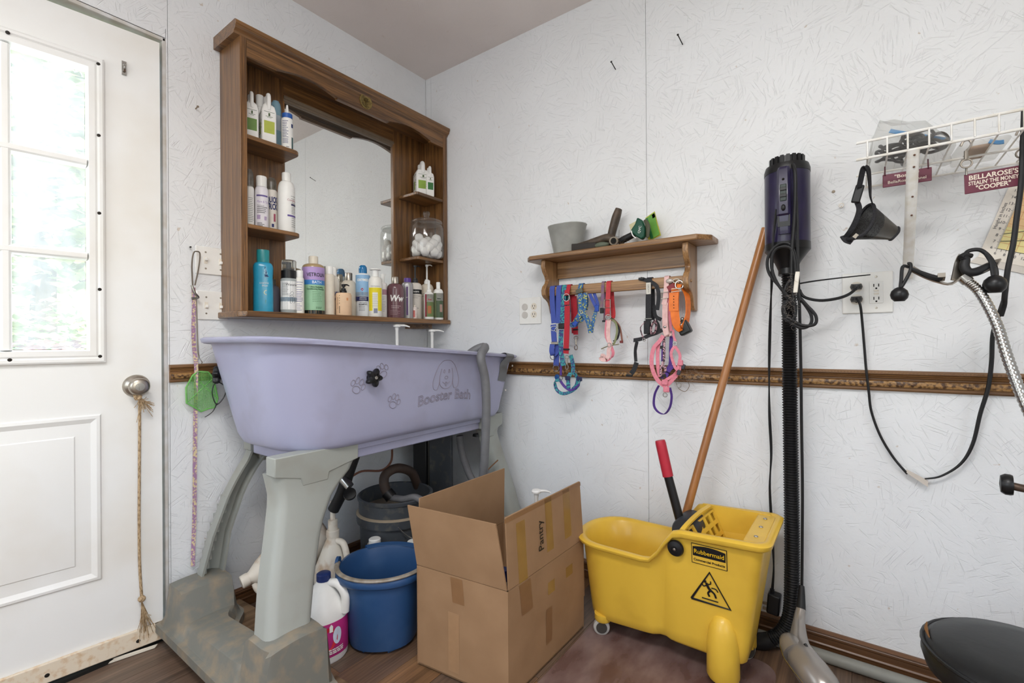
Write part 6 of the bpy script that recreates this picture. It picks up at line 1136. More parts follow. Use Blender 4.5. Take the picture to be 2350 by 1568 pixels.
def plug(c, t): return ob(B().loft([[(c[0]+u*k, y, c[2]+v*k) for u, v in ((-.013, -.008), (.013, -.008), (.016, 0), (.013, .009), (-.013, .009), (-.016, 0))] for y, k in ((-.0078, 1), (-.02, 1), (-.03, .7), (-.036, .4))]), 'plug', 'black_plastic', t, angle=30)
plug(ep1, cb)
fb_ = B(); rg = random.Random(6)
for i in range(90):
    q = Vector((1.776,-0.18,1.145))+Vector((rg.gauss(0, 1)*.008, rg.gauss(0, 1)*.004, rg.gauss(0, 1)*.035)); e = q+Vector((rg.gauss(0, .01), rg.gauss(0, .004), rg.gauss(0, .01))); fb_.tube([q, (q+e)/2+Vector((rg.gauss(0, .003), -.003, 0)), e], .0003, 3, 3)
ob(fb_, 'lint', C('8a8078', .9), cb, kind='stuff')
# thin twin cord with adapter, left of the hose
ac = thing('adapter_cord', 'thin black twin cord ending in a plug adapter above the baseboard', 'cord', (1.7, -.06, .2))
for s in (-.0022, .0022):
    pp = [(1.739,-0.172,1.432), (1.731,-0.172,1.366), (1.725,-0.165,1.3), (1.72,-0.14,1.221), (1.71,-0.09,1.141), (1.702,-0.06,1.026), (1.698,-0.05,0.88), (1.699,-0.05,0.762), (1.703,-0.05,0.645), (1.698,-0.05,0.527), (1.704,-0.05,0.382), (1.708,-0.05,0.266), (1.703,-0.05,0.18)]
    cord([(x+s*cos(i*1.3), y+s*sin(i*1.3), z) for i, (x, y, z) in enumerate(pp)], .0024, 'wire', ac)
ob(B().tube([(1.703,-0.05,0.188), (1.703,-0.05,0.171)], .007, 10, 1), 'strain_relief', 'black_plastic', ac)
ao = ob(B().box(-.019, .019, -.02, .02, -.033, .033).xf(Matrix.Translation((1.708,-0.05,0.143)) @ Matrix.Rotation(.08, 4, 'Y')), 'adapter', 'black_plastic', ac, bevel=.005)
for dz in (.006, -.012): ob(B().box(-.034, -.018, -.004, .004, -.0035, .0035).xf(Matrix.Translation((1.708,-0.05,0.128)) @ Matrix.Translation((0, 0, dz))), 'prong', 'satin_nickel', ao, smooth=False)
# lower plug: cord hanging in a loop to the right with a taped splice
lc = thing('looped_cord', 'thin black cord drooping in a wide loop with a taped splice', 'cord', (2.05, -.03, .6))
plug(ep2, lc)
cord([(ex1, -.034, em-.0195), (1.946,-0.05,1.131), (1.951,-0.035,1.078), (1.956,-0.03,0.997), (1.96,-0.03,0.931), (1.966,-0.03,0.864), (1.972,-0.025,0.804), (1.993,-0.02,0.732), (2.024,-0.018,0.669), (2.056,-0.02,0.625)], .0035, 'cord', lc)
cord([(2.095,-0.02,0.617), (2.13,-0.022,0.631), (2.171,-0.025,0.673), (2.195,-0.03,0.732), (2.21,-0.035,0.819), (2.225,-0.04,0.892), (2.231,-0.045,0.963), (2.233,-0.05,1.034), (2.241,-0.06,1.08), (2.253,-0.07,1.137), (2.255,-0.075,1.171)], [.0022, .003, .0042, .0048, .005, .005, .005, .005], 'cord', lc)
tpb = B().loft([[Vector((2.054,-0.02,0.629))+Vector((u*.05, y, z*(.5+.5*u)+.006-.03*u)) for y, z in ((-.006, -.012), (.008, -.012), (.006, .006), (-.008, .006))] for u in (0, .3, .6, .95)]); ob(tpb, 'tape_splice', C('ddd3c8', .7), lc)
# ------------------------------------------------------------------ wire shelf
WZ = (2.133,-0.2,1.509)[2]
ws = thing('wire_shelf', 'white coated wire shelf with front lip and a bar bracket', 'shelf', (2.1, 0, 1.4))
A0, A1 = (1.951,-0.29,1.548), (2.247,-0.29,1.543); C0, C1 = (1.951,-0.29,1.5), (2.246,-0.29,1.503)
wx0 = (1.951,-0.29,1.524)[0]; wx1 = 2.75; wzt = (A0[2]+A1[2])/2; wzb = (C0[2]+C1[2])/2
pm('wire_white', 'f0efec', .35, col2='e2ddd2', scale=40)
for nm, y, z, r in (('front_wire', -.29, wzt, .0036), ('front_wire', -.29, wzb, .0036), ('mid_wire', -.15, wzb-.004, .003), ('back_wire', -.012, wzb-.004, .003)):
    ob(B().tube([(wx0-.012, y, z), (wx1, y, z)], r, 8, 1), nm, 'wire_white', ws)
n = int((wx1-wx0)/.0405)
for i in range(n):
    x = wx0+.012+i*.0405; ob(B().tube([(x, -.293, wzt), (x, -.2935, wzb+.002), (x, -.288, wzb-.001), (x, -.012, wzb-.001)], .0021, 6, 1), 'cross_wire', 'wire_white', ws)
BR0, BR1 = Vector((2.055,-0.288,1.5)), Vector((2.06,-0.012,1.205))
bw = B().loft([[q+Vector((s*.0125, 0, 0))+Vector((0, e, 0)) for s, e in ((-1, -.004), (-.6, -.009), (.6, -.009), (1, -.004), (1, .003), (-1, .003))] for q in (BR0, BR1)]); bo = ob(bw, 'support_bar', 'wire_white', ws, bevel=.002)
for q in (.04, .12, .33, .47): ob(B().ball(BR0.lerp(BR1, q)+Vector((.002, -.0095, 0)), .0026, 8, 6), 'rust_spot', C('6a4a3a', .6), bo)
# bag on the shelf
m_, N_, L_, b_ = mk('clear_bag'); tpn = N_.new('ShaderNodeBsdfTransparent'); tpn.inputs[0].default_value = (.93, .93, .92, 1); gln = N_.new('ShaderNodeBsdfGlossy'); gln.inputs['Roughness'].default_value = .15; dfn = N_.new('ShaderNodeBsdfDiffuse'); dfn.inputs[0].default_value = (.9, .9, .89, 1)
m1 = N_.new('ShaderNodeMixShader'); m1.inputs[0].default_value = .17; m2 = N_.new('ShaderNodeMixShader'); nzz = N_.new('ShaderNodeTexNoise'); nzz.inputs['Scale'].default_value = 22; nzz.inputs['Detail'].default_value = 4; bpz = N_.new('ShaderNodeBump'); bpz.inputs['Strength'].default_value = .6; L_.new(nzz.outputs[0], bpz.inputs['Height']); L_.new(bpz.outputs[0], gln.inputs['Normal'])
lw_ = N_.new('ShaderNodeLayerWeight'); lw_.inputs[0].default_value = .06; L_.new(tpn.outputs[0], m1.inputs[1]); L_.new(dfn.outputs[0], m1.inputs[2]); ml_ = N_.new('ShaderNodeMath'); ml_.operation = 'MULTIPLY'; ml_.inputs[1].default_value = .3; L_.new(lw_.outputs['Facing'], ml_.inputs[0]); L_.new(ml_.outputs[0], m2.inputs[0]); L_.new(m1.outputs[0], m2.inputs[1]); L_.new(gln.outputs[0], m2.inputs[2]); L_.new(m2.outputs[0], N_['Material Output'].inputs[0])
bgx0, bgx1 = wx0+.012, (2.139,-0.15,1.524)[0]
zb_ = wzb+.003
bag = thing('zip_bag', 'clear zip bag with a blue slider strip lying on the wire shelf', 'bag', ((bgx0+bgx1)/2, -.15, zb_))
rg = random.Random(4)
sec = [(0, .05, .02), (.08, .08, .10), (.18, .11, .125), (.32, .12, .115), (.5, .125, .105), (.7, .12, .085), (.85, .11, .05), (1, .10, .012)]
rings = []
for f, hw, ht in sec:
    x = bgx0+(bgx1-bgx0)*f; yc = -.15; rings.append([(x+rg.gauss(0, .004), yc+hw*cos(a)*(1+.06*rg.gauss(0, 1)), zb_+max(0, ht*(.5+.5*sin(a)))*(1+.08*rg.gauss(0, 1))) for a in [2*pi*i/14 for i in range(14)]])
ob(B().loft(rings), 'film', 'clear_bag', bag, angle=30)
ob(B().ribbon([(2.016,-0.13,1.616), (2.047,-0.13,1.6), (2.088,-0.14,1.577), (2.139,-0.15,1.55)], .012, .002, (0, .3, 1), 5), 'zip_strip', C('2f8fd0', .4), bag)
for k, (px, py) in enumerate(((2045,335), (2070,330), (2095,335), (2060,350), (2085,352), (2110,345), (2125,338), (2040,352), (2075,345), (2100,328))):
    pass
rg = random.Random(9)
gy = thing('cord_tangle', 'tangle of black cords inside the clear zip bag', 'tangle', (bgx0+.07, -.15, zb_))
for k in range(15):
    c = Vector((bgx0+.045+.11*rg.random(), -.15+rg.gauss(0, .03), zb_+.03+.035*rg.random())); r = .022+.018*rg.random(); a1, a2 = rg.random()*6, rg.random()*1.2
    M = Matrix.Translation(c) @ Matrix.Rotation(a1, 4, 'Z') @ Matrix.Rotation(a2, 4, 'X')
    ob(B().tube([M @ Vector((r*cos(a), r*.7*sin(a), .005*sin(3*a))) for a in [2*pi*i/8 for i in range(8)]], .004, 6, 4, True), 'coil', 'black_plastic' if k % 3 else C('4a4642', .4), gy)
zp = thing('second_zip_bag', 'flat zip bag with tan contents farther along the wire shelf', 'bag', ((2.193,-0.12,1.549)[0], -.12, zb_))
q0, q1 = (2.151,-0.12,1.548)[0], (2.241,-0.12,1.525)[0]
ob(B().loft([[(q0, -.2, zb_), (q1, -.22, zb_), (q1, -.05, zb_), (q0, -.04, zb_)], [(q0, -.2, zb_+.02), (q1, -.22, zb_+.012), (q1, -.05, zb_+.03), (q0, -.04, zb_+.035)]]), 'film', 'clear_bag', zp, bevel=.006)
ob(B().box(q0+.02, q1-.03, -.18, -.08, zb_+.003, zb_+.012), 'contents', C('c4a890', .8), zp, bevel=.004); ob(B().ribbon([(2.206,-0.19,1.517), (2.221,-0.19,1.51), (2.232,-0.19,1.509)], .010, .003, (0, .3, 1), 4), 'zip_strip', C('2f8fd0', .4), zp)
# name signs
pm('sign_maroon', '6e2c40', .35, var=.05, coat=.3); sgt = C('eee0d0', .5)
def sign(name, lab, q, lines, hooks, wire):
    """flat engraved plate through four corners: top left, top right, bottom right, bottom left"""
    TL, TR, BRr, BL = [Vector(v) for v in q]; t = thing(name, lab, 'sign', (TL+BRr)/2)
    nn = (TR-TL).cross(BL-TL).normalized()
    if nn.y > 0: nn = -nn
    ob(B().loft([[TL, TR, BRr, BL], [v-nn*.003 for v in (TL, TR, BRr, BL)]]), 'plate', 'sign_maroon', t, bevel=.0015)
    W = (TR-TL).length
    def at(u, v): a = TL.lerp(TR, u); b2 = BL.lerp(BRr, u); return a.lerp(b2, v)+nn*.0008
    for s_, v, size, bold, ft in lines:
        hgt = (TL-BL).length
        ob(text(s_, size, lambda u, w: at(.5+u/W, v-w/hgt), bold=bold, fit=ft*W), 'lettering', sgt, t, smooth=False, kind='stuff')
    return t, at
t, at = sign('name_sign', 'small maroon sign half hidden by the shelf bracket', ((1.997,-0.2,1.475), (2.098,-0.2,1.475), (2.098,-0.2,1.439), (1.997,-0.2,1.44)), (('"Boston"', .30, .0125, .0002, .5), ('BellaRose Kennel', .68, .0105, .0001, .78)), 0, 0)
for u in (.05, .93): q = at(u, .10); ob(B().tube([q+Vector((0, -.002, 0)), q+Vector((0, .002, .01)), (q.x, q.y+.005, wzb-.004)], .0016, 6, 4), 'wire_hook', C('5a2a34', .5), t)
t, at = sign('name_sign', 'large maroon BellaRose name sign hung on two metal clips', ((2.159,-0.2,1.441), (2.262,-0.2,1.443), (2.262,-0.2,1.394), (2.16,-0.2,1.391)), (("BELLAROSE'S", .24, .0165, .0004, .84), ("STEALIN' THE MONEY", .52, .0135, .0003, .86), ('"COOPER"', .79, .0155, .0004, .6)), 0, 0)
for u, tp_ in ((.04, .0), (.985, .0)):
    q = at(u, .06); zt = wzb-.006
    ob(B().tube([q, q+Vector((0, .002, .012)), q+Vector((0, 0, .02))], .0022, 6, 4), 'chain_link', 'steel', t); ring(q+Vector((0, 0, .030)), .0105, t, 'clip_ring', 'satin_nickel', .002)
    c = q+Vector((0, 0, .04)); ob(B().tube([c, c+Vector((0, 0, .022))], .0045, 8, 1).tube([c+Vector((0, 0, .022)), c+Vector((.009, 0, .034)), c+Vector((.006, 0, .047)), c+Vector((-.005, 0, .047)), c+Vector((-.010, 0, .036))], .0026, 6, 5), 'snap_clip', 'satin_nickel', t)
# muzzle
mz = thing('dog_muzzle', 'black mesh dog muzzle hanging from the end of the wire shelf', 'muzzle', ((1.962,-0.22,1.335)[0], -.22, 1.4))
pm('mesh_black', '2e2e2e', .5, col2='0c0c0c', scale=420, lo=.48, hi=.52); pm('muzzle_vinyl', '3a3733', .35, col2='5a544c', scale=12, lo=.5, hi=.8)
e0 = [Vector((1.917,-0.23,1.306)), Vector((1.933,-0.2,1.35)), Vector((1.958,-0.18,1.395)), Vector((1.976,-0.2,1.397)), Vector((1.977,-0.25,1.351)), Vector((1.961,-0.27,1.314)), Vector((1.941,-0.27,1.3))]
e1 = [Vector((2.008,-0.235,1.293)), Vector((2.013,-0.215,1.305)), Vector((2.02,-0.205,1.322)), Vector((2.029,-0.215,1.324)), Vector((2.028,-0.24,1.308)), Vector((2.018,-0.25,1.293)), Vector((2.011,-0.25,1.287))]
E0, E1 = cat(e0, 4, True), cat(e1, 4, True)
mid = [a.lerp(b2, .5)+Vector((0, -.006, 0)) for a, b2 in zip(E0, E1)]
def wave(s_, k): return [a.lerp(b2, s_) for a, b2 in zip(E0, E1)]
ob(B().loft([E0, wave(0, 0), wave(.22, 0), wave(.42, 0)], False, False), 'mesh_panel', 'mesh_black', mz, angle=60); ob(B().loft([wave(.40, 0), wave(.6, 0), wave(.8, 0), E1], False, False), 'nose_cup', 'muzzle_vinyl', mz, angle=60)
ob(B().tube(e0, .0045, 8, 4, True), 'binding', 'web_black', mz); ob(B().tube(e1, .003, 8, 4, True), 'binding', 'web_black', mz)
ob(B().ribbon([(1.975,-0.2,1.398), (1.97,-0.22,1.418), (1.968,-0.25,1.446), (1.965,-0.275,1.472), (1.959,-0.285,1.48), (1.954,-0.283,1.477), (1.949,-0.27,1.456), (1.945,-0.26,1.436)], .013, .003, [(0, 1, 0), (.3, 1, 0), (.6, .8, 0), (1, .3, 0), (.8, .6, 0)], 5), 'strap', 'web_black', mz)
ob(B().box(-.010, .010, -.006, .006, -.024, .024).xf(Matrix.Translation((1.942,-0.25,1.421)) @ Matrix.Rotation(.25, 4, 'Y')), 'buckle', 'black_plastic', mz, bevel=.003)
ob(B().ribbon([(1.939,-0.245,1.405), (1.945,-0.24,1.382), (1.938,-0.235,1.354), (1.925,-0.235,1.326), (1.913,-0.23,1.31)], .013, .003, (1, .4, 0), 5), 'strap', 'web_black', mz); ob(B().ribbon([(1.907,-0.23,1.315), (1.915,-0.235,1.301), (1.928,-0.24,1.293)], .013, .004, (0, .5, 1), 5), 'strap', 'web_black', mz); ob(B().ribbon([(1.933,-0.275,1.299), (1.941,-0.277,1.307)], .010, .001, (1, 0, .6), 1), 'care_label', C('d8cfc0', .7), mz)
# ------------------------------------------------------------------ height chart on the wall
Ct = [Vector(v) for v in ((2.213,-0.004,1.252), (2.276,-0.004,1.434), (2.402,-0.004,1.445), (2.371,-0.004,1.18))]
u_ = Vector((.985, 0, -.02)).normalized()
ch = thing('height_chart', 'cream paper chart with a yellow grid pinned to the back wall', 'chart', ((2.286,0,1.329)[0], 0, 1.25))
O_ = Vector((2.212,-0.003,1.254)); up_ = (Vector((2.275,-0.003,1.443))-O_); lu = up_.length; up_ = up_/lu; rt_ = Vector((up_.z, 0, -up_.x))
rt_ = (Vector((2.301,-0.003,1.218))-O_).normalized()
def cp_(a, b2, e=0): return O_+rt_*a+up_*b2+Vector((0, -e, 0))
cw, chh = .40, .36
ob(B().loft([[cp_(0, 0), cp_(cw, 0), cp_(cw, chh), cp_(0, chh)], [cp_(0, 0, .002), cp_(cw, 0, .002), cp_(cw, chh, .002), cp_(0, chh, .002)]]), 'paper', C('ece4d8', .6), ch, smooth=False)
gx, gz = .030, .032
ob(B().add([cp_(gx, gz, .0024), cp_(cw, gz, .0024), cp_(cw, chh, .0024), cp_(gx, chh, .0024)], [(0, 1, 2, 3)]), 'grid_field', C('ecdf9c', .6), ch, smooth=False)
ob(B().add([cp_(gx, gz+.06, .0026), cp_(cw, gz+.06, .0026), cp_(cw, chh, .0026), cp_(gx, chh, .0026)], [(0, 1, 2, 3)]), 'grid_field', C('ecc894', .6), ch, smooth=False)
b = B()
for i in range(12): z = gz+.0172*(i+1); b.add([cp_(gx, z-.0005, .003), cp_(cw, z-.0005, .003), cp_(cw, z+.0005, .003), cp_(gx, z+.0005, .003)], [(0, 1, 2, 3)])
for i in range(10): x = gx+.019*(i+1); b.add([cp_(x-.0005, gz, .003), cp_(x+.0005, gz, .003), cp_(x+.0005, chh, .003), cp_(x-.0005, chh, .003)], [(0, 1, 2, 3)])
ob(b, 'grid_lines', C('d89a6a', .6), ch, smooth=False, kind='stuff')
b = B()
for i in range(60): z = gz+.00344*i; l = .006 if i % 5 == 0 else .0035; b.add([cp_(gx-l, z-.0004, .003), cp_(gx+.001, z-.0004, .003), cp_(gx+.001, z+.0004, .003), cp_(gx-l, z+.0004, .003)], [(0, 1, 2, 3)])
for i in range(14): x = gx+.0095*i; b.add([cp_(x-.0004, gz-.006, .003), cp_(x+.0004, gz-.006, .003), cp_(x+.0004, gz, .003), cp_(x-.0004, gz, .003)], [(0, 1, 2, 3)])
b.add([cp_(gx, gz-.0006, .003), cp_(cw, gz-.0006, .003), cp_(cw, gz+.0006, .003), cp_(gx, gz+.0006, .003)], [(0, 1, 2, 3)])
for (x0, z0, x1, z1) in ((0, .04, .1, .085), (.1, .085, .3, .15), (0, .02, .12, .055), (.12, .055, .3, .10), (.06, .055, .3, .125)):
    b.tube([cp_(gx+x0, gz+z0, .0035), cp_(gx+x1, gz+z1, .0035)], .0008, 5, 1)
ob(b, 'ticks_and_curves', C('3a3a44', .6), ch, smooth=False, kind='stuff')
ink = C('4a4a52', .6)
for i in range(11): ob(text(str(6+i), .0105, lambda u, v: cp_(gx-.012+u, gz+.0172*i+v, .003)), 'print', ink, ch, smooth=False, kind='stuff')
for i in range(6): ob(text(str(6+2*i), .0105, lambda u, v: cp_(gx+.019*i+u, gz-.013+v, .003)), 'print', ink, ch, smooth=False, kind='stuff')
ob(text('Height in Inches', .011, lambda u, v: cp_(gx-.022-v, gz+.085+u, .003)), 'print', ink, ch, smooth=False, kind='stuff')
b = Vector((2.209,0,1.255)); ob(B().loft([[cp_(-.012, -.018, -.001), cp_(cw, -.018, -.001), cp_(cw, .0, -.001), cp_(-.002, .0, -.001)], [cp_(-.012, -.018, .001), cp_(cw, -.018, .001), cp_(cw, .0, .001), cp_(-.002, .0, .001)]]), 'backing', C('d6cfc6', .6), ch, smooth=False)
# ------------------------------------------------------------------ flexible dryer-holder arm
GD = 1.02
fa_ = thing('flex_arm', 'chrome gooseneck holder with black padded cradle and two bungee balls', 'holder', (2.186,-0.418,0.819))
gpts = [(2.146,-0.298,1.166), (2.17,-0.306,1.133), (2.193,-0.327,1.062), (2.206,-0.354,0.984), (2.223,-0.379,0.901), (2.247,-0.398,0.814), (2.276,-0.402,0.72)]
gs = cat(gpts, 26); rr = []; u = Vector((1, 0, 0))
for i, q in enumerate(gs):
    T = (gs[min(i+1, len(gs)-1)]-gs[max(i-1, 0)]).normalized(); u = (u-T*u.dot(T)).normalized(); w = T.cross(u); rad = .0106 if i % 3 else .0093
    rr.append([q+u*rad*cos(2*pi*j/14)+w*rad*sin(2*pi*j/14) for j in range(14)])
ob(B().loft(rr), 'gooseneck', 'chrome', fa_, angle=60); ob(B().tube([(2.141,-0.296,1.175), (2.152,-0.297,1.16)], .0125, 16, 1), 'end_collar', 'chrome', fa_)
ob(B().ribbon([(2.048,-0.321,1.199), (2.071,-0.317,1.181), (2.095,-0.312,1.166), (2.117,-0.308,1.157), (2.136,-0.294,1.169)], .022, .003, [(.3, .7, .5), (.3, .8, .4), (.2, .9, .2), (.2, .9, .2)], 4), 'bracket_arm', 'satin_nickel', fa_)
ob(B().ribbon([(2.131,-0.297,1.164), (2.136,-0.294,1.19), (2.141,-0.29,1.211), (2.147,-0.286,1.224)], .024, .003, (.5, .3, .8), 4), 'bracket_arm', 'satin_nickel', fa_); ob(B().ribbon([(2.147,-0.298,1.176), (2.17,-0.294,1.185), (2.196,-0.287,1.2), (2.205,-0.292,1.202)], .02, .003, (.2, .6, .8), 4), 'bracket_arm', 'satin_nickel', fa_)
ob(B().tube([(2.141,-0.303,1.22), (2.147,-0.298,1.214), (2.145,-0.3,1.197), (2.151,-0.301,1.184), (2.165,-0.297,1.183), (2.188,-0.287,1.194), (2.2,-0.284,1.202)], [.007, .009, .010, .010, .010, .009, .006], 12, 6), 'cradle_pad', 'black_rubber', fa_); ob(B().tube([(2.138,-0.305,1.219), (2.146,-0.299,1.225), (2.158,-0.29,1.222)], .006, 10, 5), 'cradle_tip', 'black_rubber', fa_)
ob(B().tube([(2.047,-0.328,1.198), (2.066,-0.327,1.186), (2.086,-0.324,1.174), (2.102,-0.316,1.17)], [.004, .005, .007, .006], 8, 5), 'bungee', 'black_rubber', fa_)
ob(B().tube([(2.042,-0.325,1.203), (2.03,-0.334,1.204), (2.027,-0.337,1.174), (2.026,-0.338,1.153), (2.037,-0.336,1.174), (2.045,-0.329,1.195), (2.045,-0.329,1.21), (2.04,-0.327,1.211)], .0038, 8, 5), 'bungee', 'black_rubber', fa_)
def bball(c, r): c = Vector(c); return ob(B().lathe([(.001, -r*.88), (r*.55, -r*.88), (r*.88, -r*.5), (r, 0), (r*.86, r*.5), (r*.5, r*.86), (.004, r), (.001, r)], 24, c), 'bungee_ball', 'black_plastic', fa_)
bball((2.023,-0.34,1.135), .0185); ob(B().tube([(2.146,-0.299,1.225), (2.155,-0.292,1.235), (2.174,-0.291,1.234), (2.19,-0.291,1.214), (2.199,-0.291,1.187), (2.199,-0.297,1.164)], .0046, 8, 6), 'bungee', 'black_rubber', fa_); ob(B().tube([(2.182,-0.297,1.224), (2.19,-0.297,1.205), (2.192,-0.302,1.184), (2.193,-0.308,1.163)], .0042, 8, 6), 'bungee', 'black_rubber', fa_); bball((2.195,-0.306,1.15), .0215)
ob(B().prism([(-.007, -.005), (.007, -.005), (.007, .005), (-.007, .005)], lambda a, c, d: (Vector((2.102,-0.319,1.174))+Vector((a, -.008*d, c+.004*d))), -1, 1), 'latch', 'satin_nickel', fa_)
# cord in front of the chart, running up past the shelf
uc = thing('power_cord', 'black power cord running down in front of the chart', 'cord', (2.243,-0.191,1.256))
cord([(2.262,-0.214,1.571), (2.259,-0.216,1.489), (2.255,-0.219,1.395), (2.246,-0.225,1.312), (2.239,-0.231,1.25), (2.228,-0.239,1.188), (2.222,-0.243,1.126), (2.223,-0.23,1.106), (2.219,-0.221,1.08)], .0055, 'cord', uc)
kn_ = thing('clamp_knob', 'black round clamp knob poking in at the right edge', 'knob', (2.208,-0.402,0.712))
ob(B().lathe([(.001, 0), (.021, 0), (.0225, .004), (.0225, .012), (.018, .019), (.001, .021)], 28).xf(Matrix.Translation((2.209,-0.376,0.707)) @ Matrix.Rotation(radians(-20), 4, 'Z') @ Matrix.Rotation(-pi/2, 4, 'Y') @ Matrix.Rotation(.25, 4, 'X')), 'knob', 'black_plastic', kn_)
ob(B().tube([(2.209,-0.376,0.705), (2.225,-0.377,0.703), (2.26,-0.364,0.698)], .0085, 12, 3), 'threaded_rod', C('5a4a40', .4, .6), kn_)
# stool seat lower right
st = thing('black_stool', 'black padded vinyl seat cushion at the lower right corner', 'stool', (2.32, -.52, .44), 0, world=False)

pm('vinyl_black', '161718', .4, col2='202121', scale=10, bump=.12, bscale=30); pm('foam_tan', '8a5f34', .9)
sc = Vector((2.226,-0.388,0.311)); 
st.matrix_basis = Matrix.Translation((sc.x, sc.y, 0))
sz = sc.z
ob(B().lathe([(.001, sz-.045), (.13, sz-.045), (.165, sz-.03), (.172, sz-.005), (.168, sz+.018), (.150, sz+.034), (.10, sz+.044), (.001, sz+.046)], 48), 'cushion', 'vinyl_black', st, angle=60)
ob(B().tube([(.169*cos(a), .169*sin(a), sz+.018) for a in [2*pi*i/40 for i in range(40)]], .0045, 8, 1, True), 'piping', 'vinyl_black', st)
ob(B().tube([(-.156, .05, sz+.033), (-.160, .02, sz+.030), (-.158, -.02, sz+.031)], [.001, .004, .001], 6, 5), 'torn_foam', 'foam_tan', st)
ob(B().lathe([(.001, 0), (.026, 0), (.026, sz-.05), (.001, sz-.05)], 20), 'column', 'steel', st); ob(B().lathe([(.001, 0), (.17, 0), (.17, .012), (.05, .035), (.001, .035)], 36), 'base', 'black_plastic', st)
# pipe along the baseboard
tag(ob(B().tube([(1.66, -.048, .0185), (3.2, -.048, .0185)], .0182, 16, 1), 'floor_pipe', C('8f8f88', .5)), 'grey pipe lying along the baseboard behind the silver wand', 'pipe')
# ------------------------------------------------------------------ silver dryer wand leaning against the wall
pm('silver_plastic', 'a39d97', .25, .55, col2='96908a', scale=12)
wn = thing('silver_wand', 'silver curved appliance body with black neck standing by the baseboard', 'appliance', (1.83, -.2, 0))
WP = [Vector(v) for v in ((1.792,-0.124,0.189), (1.789,-0.151,0.16), (1.791,-0.187,0.138), (1.795,-0.221,0.119), (1.81,-0.26,0.107), (1.833,-0.292,0.098), (1.862,-0.321,0.085), (1.88,-0.333,0.071))]
ob(B().tube(WP, [.0125, .016, .022, .032, .043, .046, .044, .036], 24, 6), 'body', 'silver_plastic', wn, angle=60)
ob(B().tube([(1.756,-0.213,0.112), (1.771,-0.226,0.121), (1.789,-0.25,0.113)], [.016, .032, .036], 18, 5), 'shoulder', 'silver_plastic', wn, angle=60)
ob(B().tube([(1.791,-0.087,0.241), (1.792,-0.106,0.215), (1.792,-0.127,0.186)], [.008, .0105, .0135], 14, 4), 'neck', 'black_rubber', wn)
ob(B().tube([(1.812,-0.252,0.15), (1.817,-0.257,0.145)], .0045, 8, 1), 'button', 'black_plastic', wn)
ob(B().tube([(1.749,-0.249,0.12), (1.765,-0.299,0.117), (1.791,-0.336,0.111), (1.818,-0.365,0.104)], .0016, 6, 5), 'seam_trim', 'chrome', wn)
# ------------------------------------------------------------------ clear floor mat
m_, N_, L_, b_ = mk('mat_vinyl'); b_.inputs['Base Color'].default_value = (*lin('8d6f68'), 1); b_.inputs['Roughness'].default_value = .28
tt = N_.new('ShaderNodeBsdfTransparent'); mm = N_.new('ShaderNodeMixShader'); mm.inputs[0].default_value = .62; L_.new(tt.outputs[0], mm.inputs[1]); L_.new(b_.outputs[0], mm.inputs[2]); L_.new(mm.outputs[0], N_['Material Output'].inputs[0])
nzz = N_.new('ShaderNodeTexNoise'); nzz.inputs['Scale'].default_value = 9; nzz.inputs['Detail'].default_value = 5; crr = N_.new('ShaderNodeValToRGB'); crr.color_ramp.elements[0].color = (*lin('6e4f49'), 1); crr.color_ramp.elements[1].color = (*lin('a08882'), 1); crr.color_ramp.elements[0].position = .35; crr.color_ramp.elements[1].position = .68; L_.new(nzz.outputs[0], crr.inputs[0]); L_.new(crr.outputs[0], b_.inputs['Base Color'])
mp_ = []
x0, x1, y0, y1, r = 1.16, 1.735, -1.5, -.165, .06
for cx, cy, a0 in ((x1-r, y1-r, 0), (x0+r*.3, y1-r*.3, pi/2), (x0+r*.3, y0+r*.3, pi), (x1-r, y0+r, 1.5*pi)):
    q = r if cx > 1.4 else r*.3
    for i in range(7): a = a0+pi/2*i/6; mp_.append((cx+q*cos(a), cy+q*sin(a)))
fm_ = tag(ob(B().prism(mp_, lambda u, v, d: (u, v, d), .0005, .004), 'floor_mat', 'mat_vinyl', None, bevel=.001), 'brownish translucent vinyl mat under the yellow mop bucket', 'mat')
# ------------------------------------------------------------------ cardboard box
pm('cardboard', 'a2805f', .8, col2='937252', scale=10, lo=.3, hi=.8, bump=.05, bscale=60); pm('card_edge', 'b8946e', .85, col2='8a6a48', scale=300, lo=.4, hi=.6); pm('tape_clear', 'b88f4e', .2, col2='a67d40', scale=40, coat=.5, alpha=.6); pm('tape_brown', '8f6a48', .4, var=.05)
A_, B_, C_ = Vector((.804, -.814, .004)), Vector((1.137, -.775, .004)), Vector((1.143, -.331, .004)); D_ = A_+C_-B_; HB = .312; ct = .005
bo_ = thing('cardboard_box', 'open brown cardboard box with taped flaps and Pantry written sideways', 'box', (A_+C_)/2)
Zv = Vector((0, 0, 1))
def wallq(p, q, inn, z0, z1, nm, lean=Vector((0, 0, 0)), mat='cardboard', cut=0):
    """card panel from p to q between two heights; lean moves its top edge"""
    p0, q0 = p+Zv*z0, q+Zv*z0; d = (q-p).normalized(); p1, q1 = p+Zv*z1+lean+d*cut, q+Zv*z1+lean-d*cut
    rn = [p0, q0, q1, p1]; return ob(B().loft([rn, [v+inn*ct for v in rn]]), nm, mat, bo_, smooth=False)
iAB = Vector((-.1, .99, 0)); iBC = Vector((-1, .02, 0))
wallq(A_, B_, iAB, 0, HB, 'side_panel'); wallq(B_, C_, iBC, 0, HB, 'side_panel'); wallq(D_, C_, -iAB, 0, HB, 'side_panel'); wallq(A_, D_, -iBC, 0, HB, 'side_panel')
ob(B().loft([[v+Zv*0 for v in (A_, B_, C_, D_)], [v+Zv*.005 for v in (A_, B_, C_, D_)]]), 'bottom_panel', 'cardboard', bo_, smooth=False)
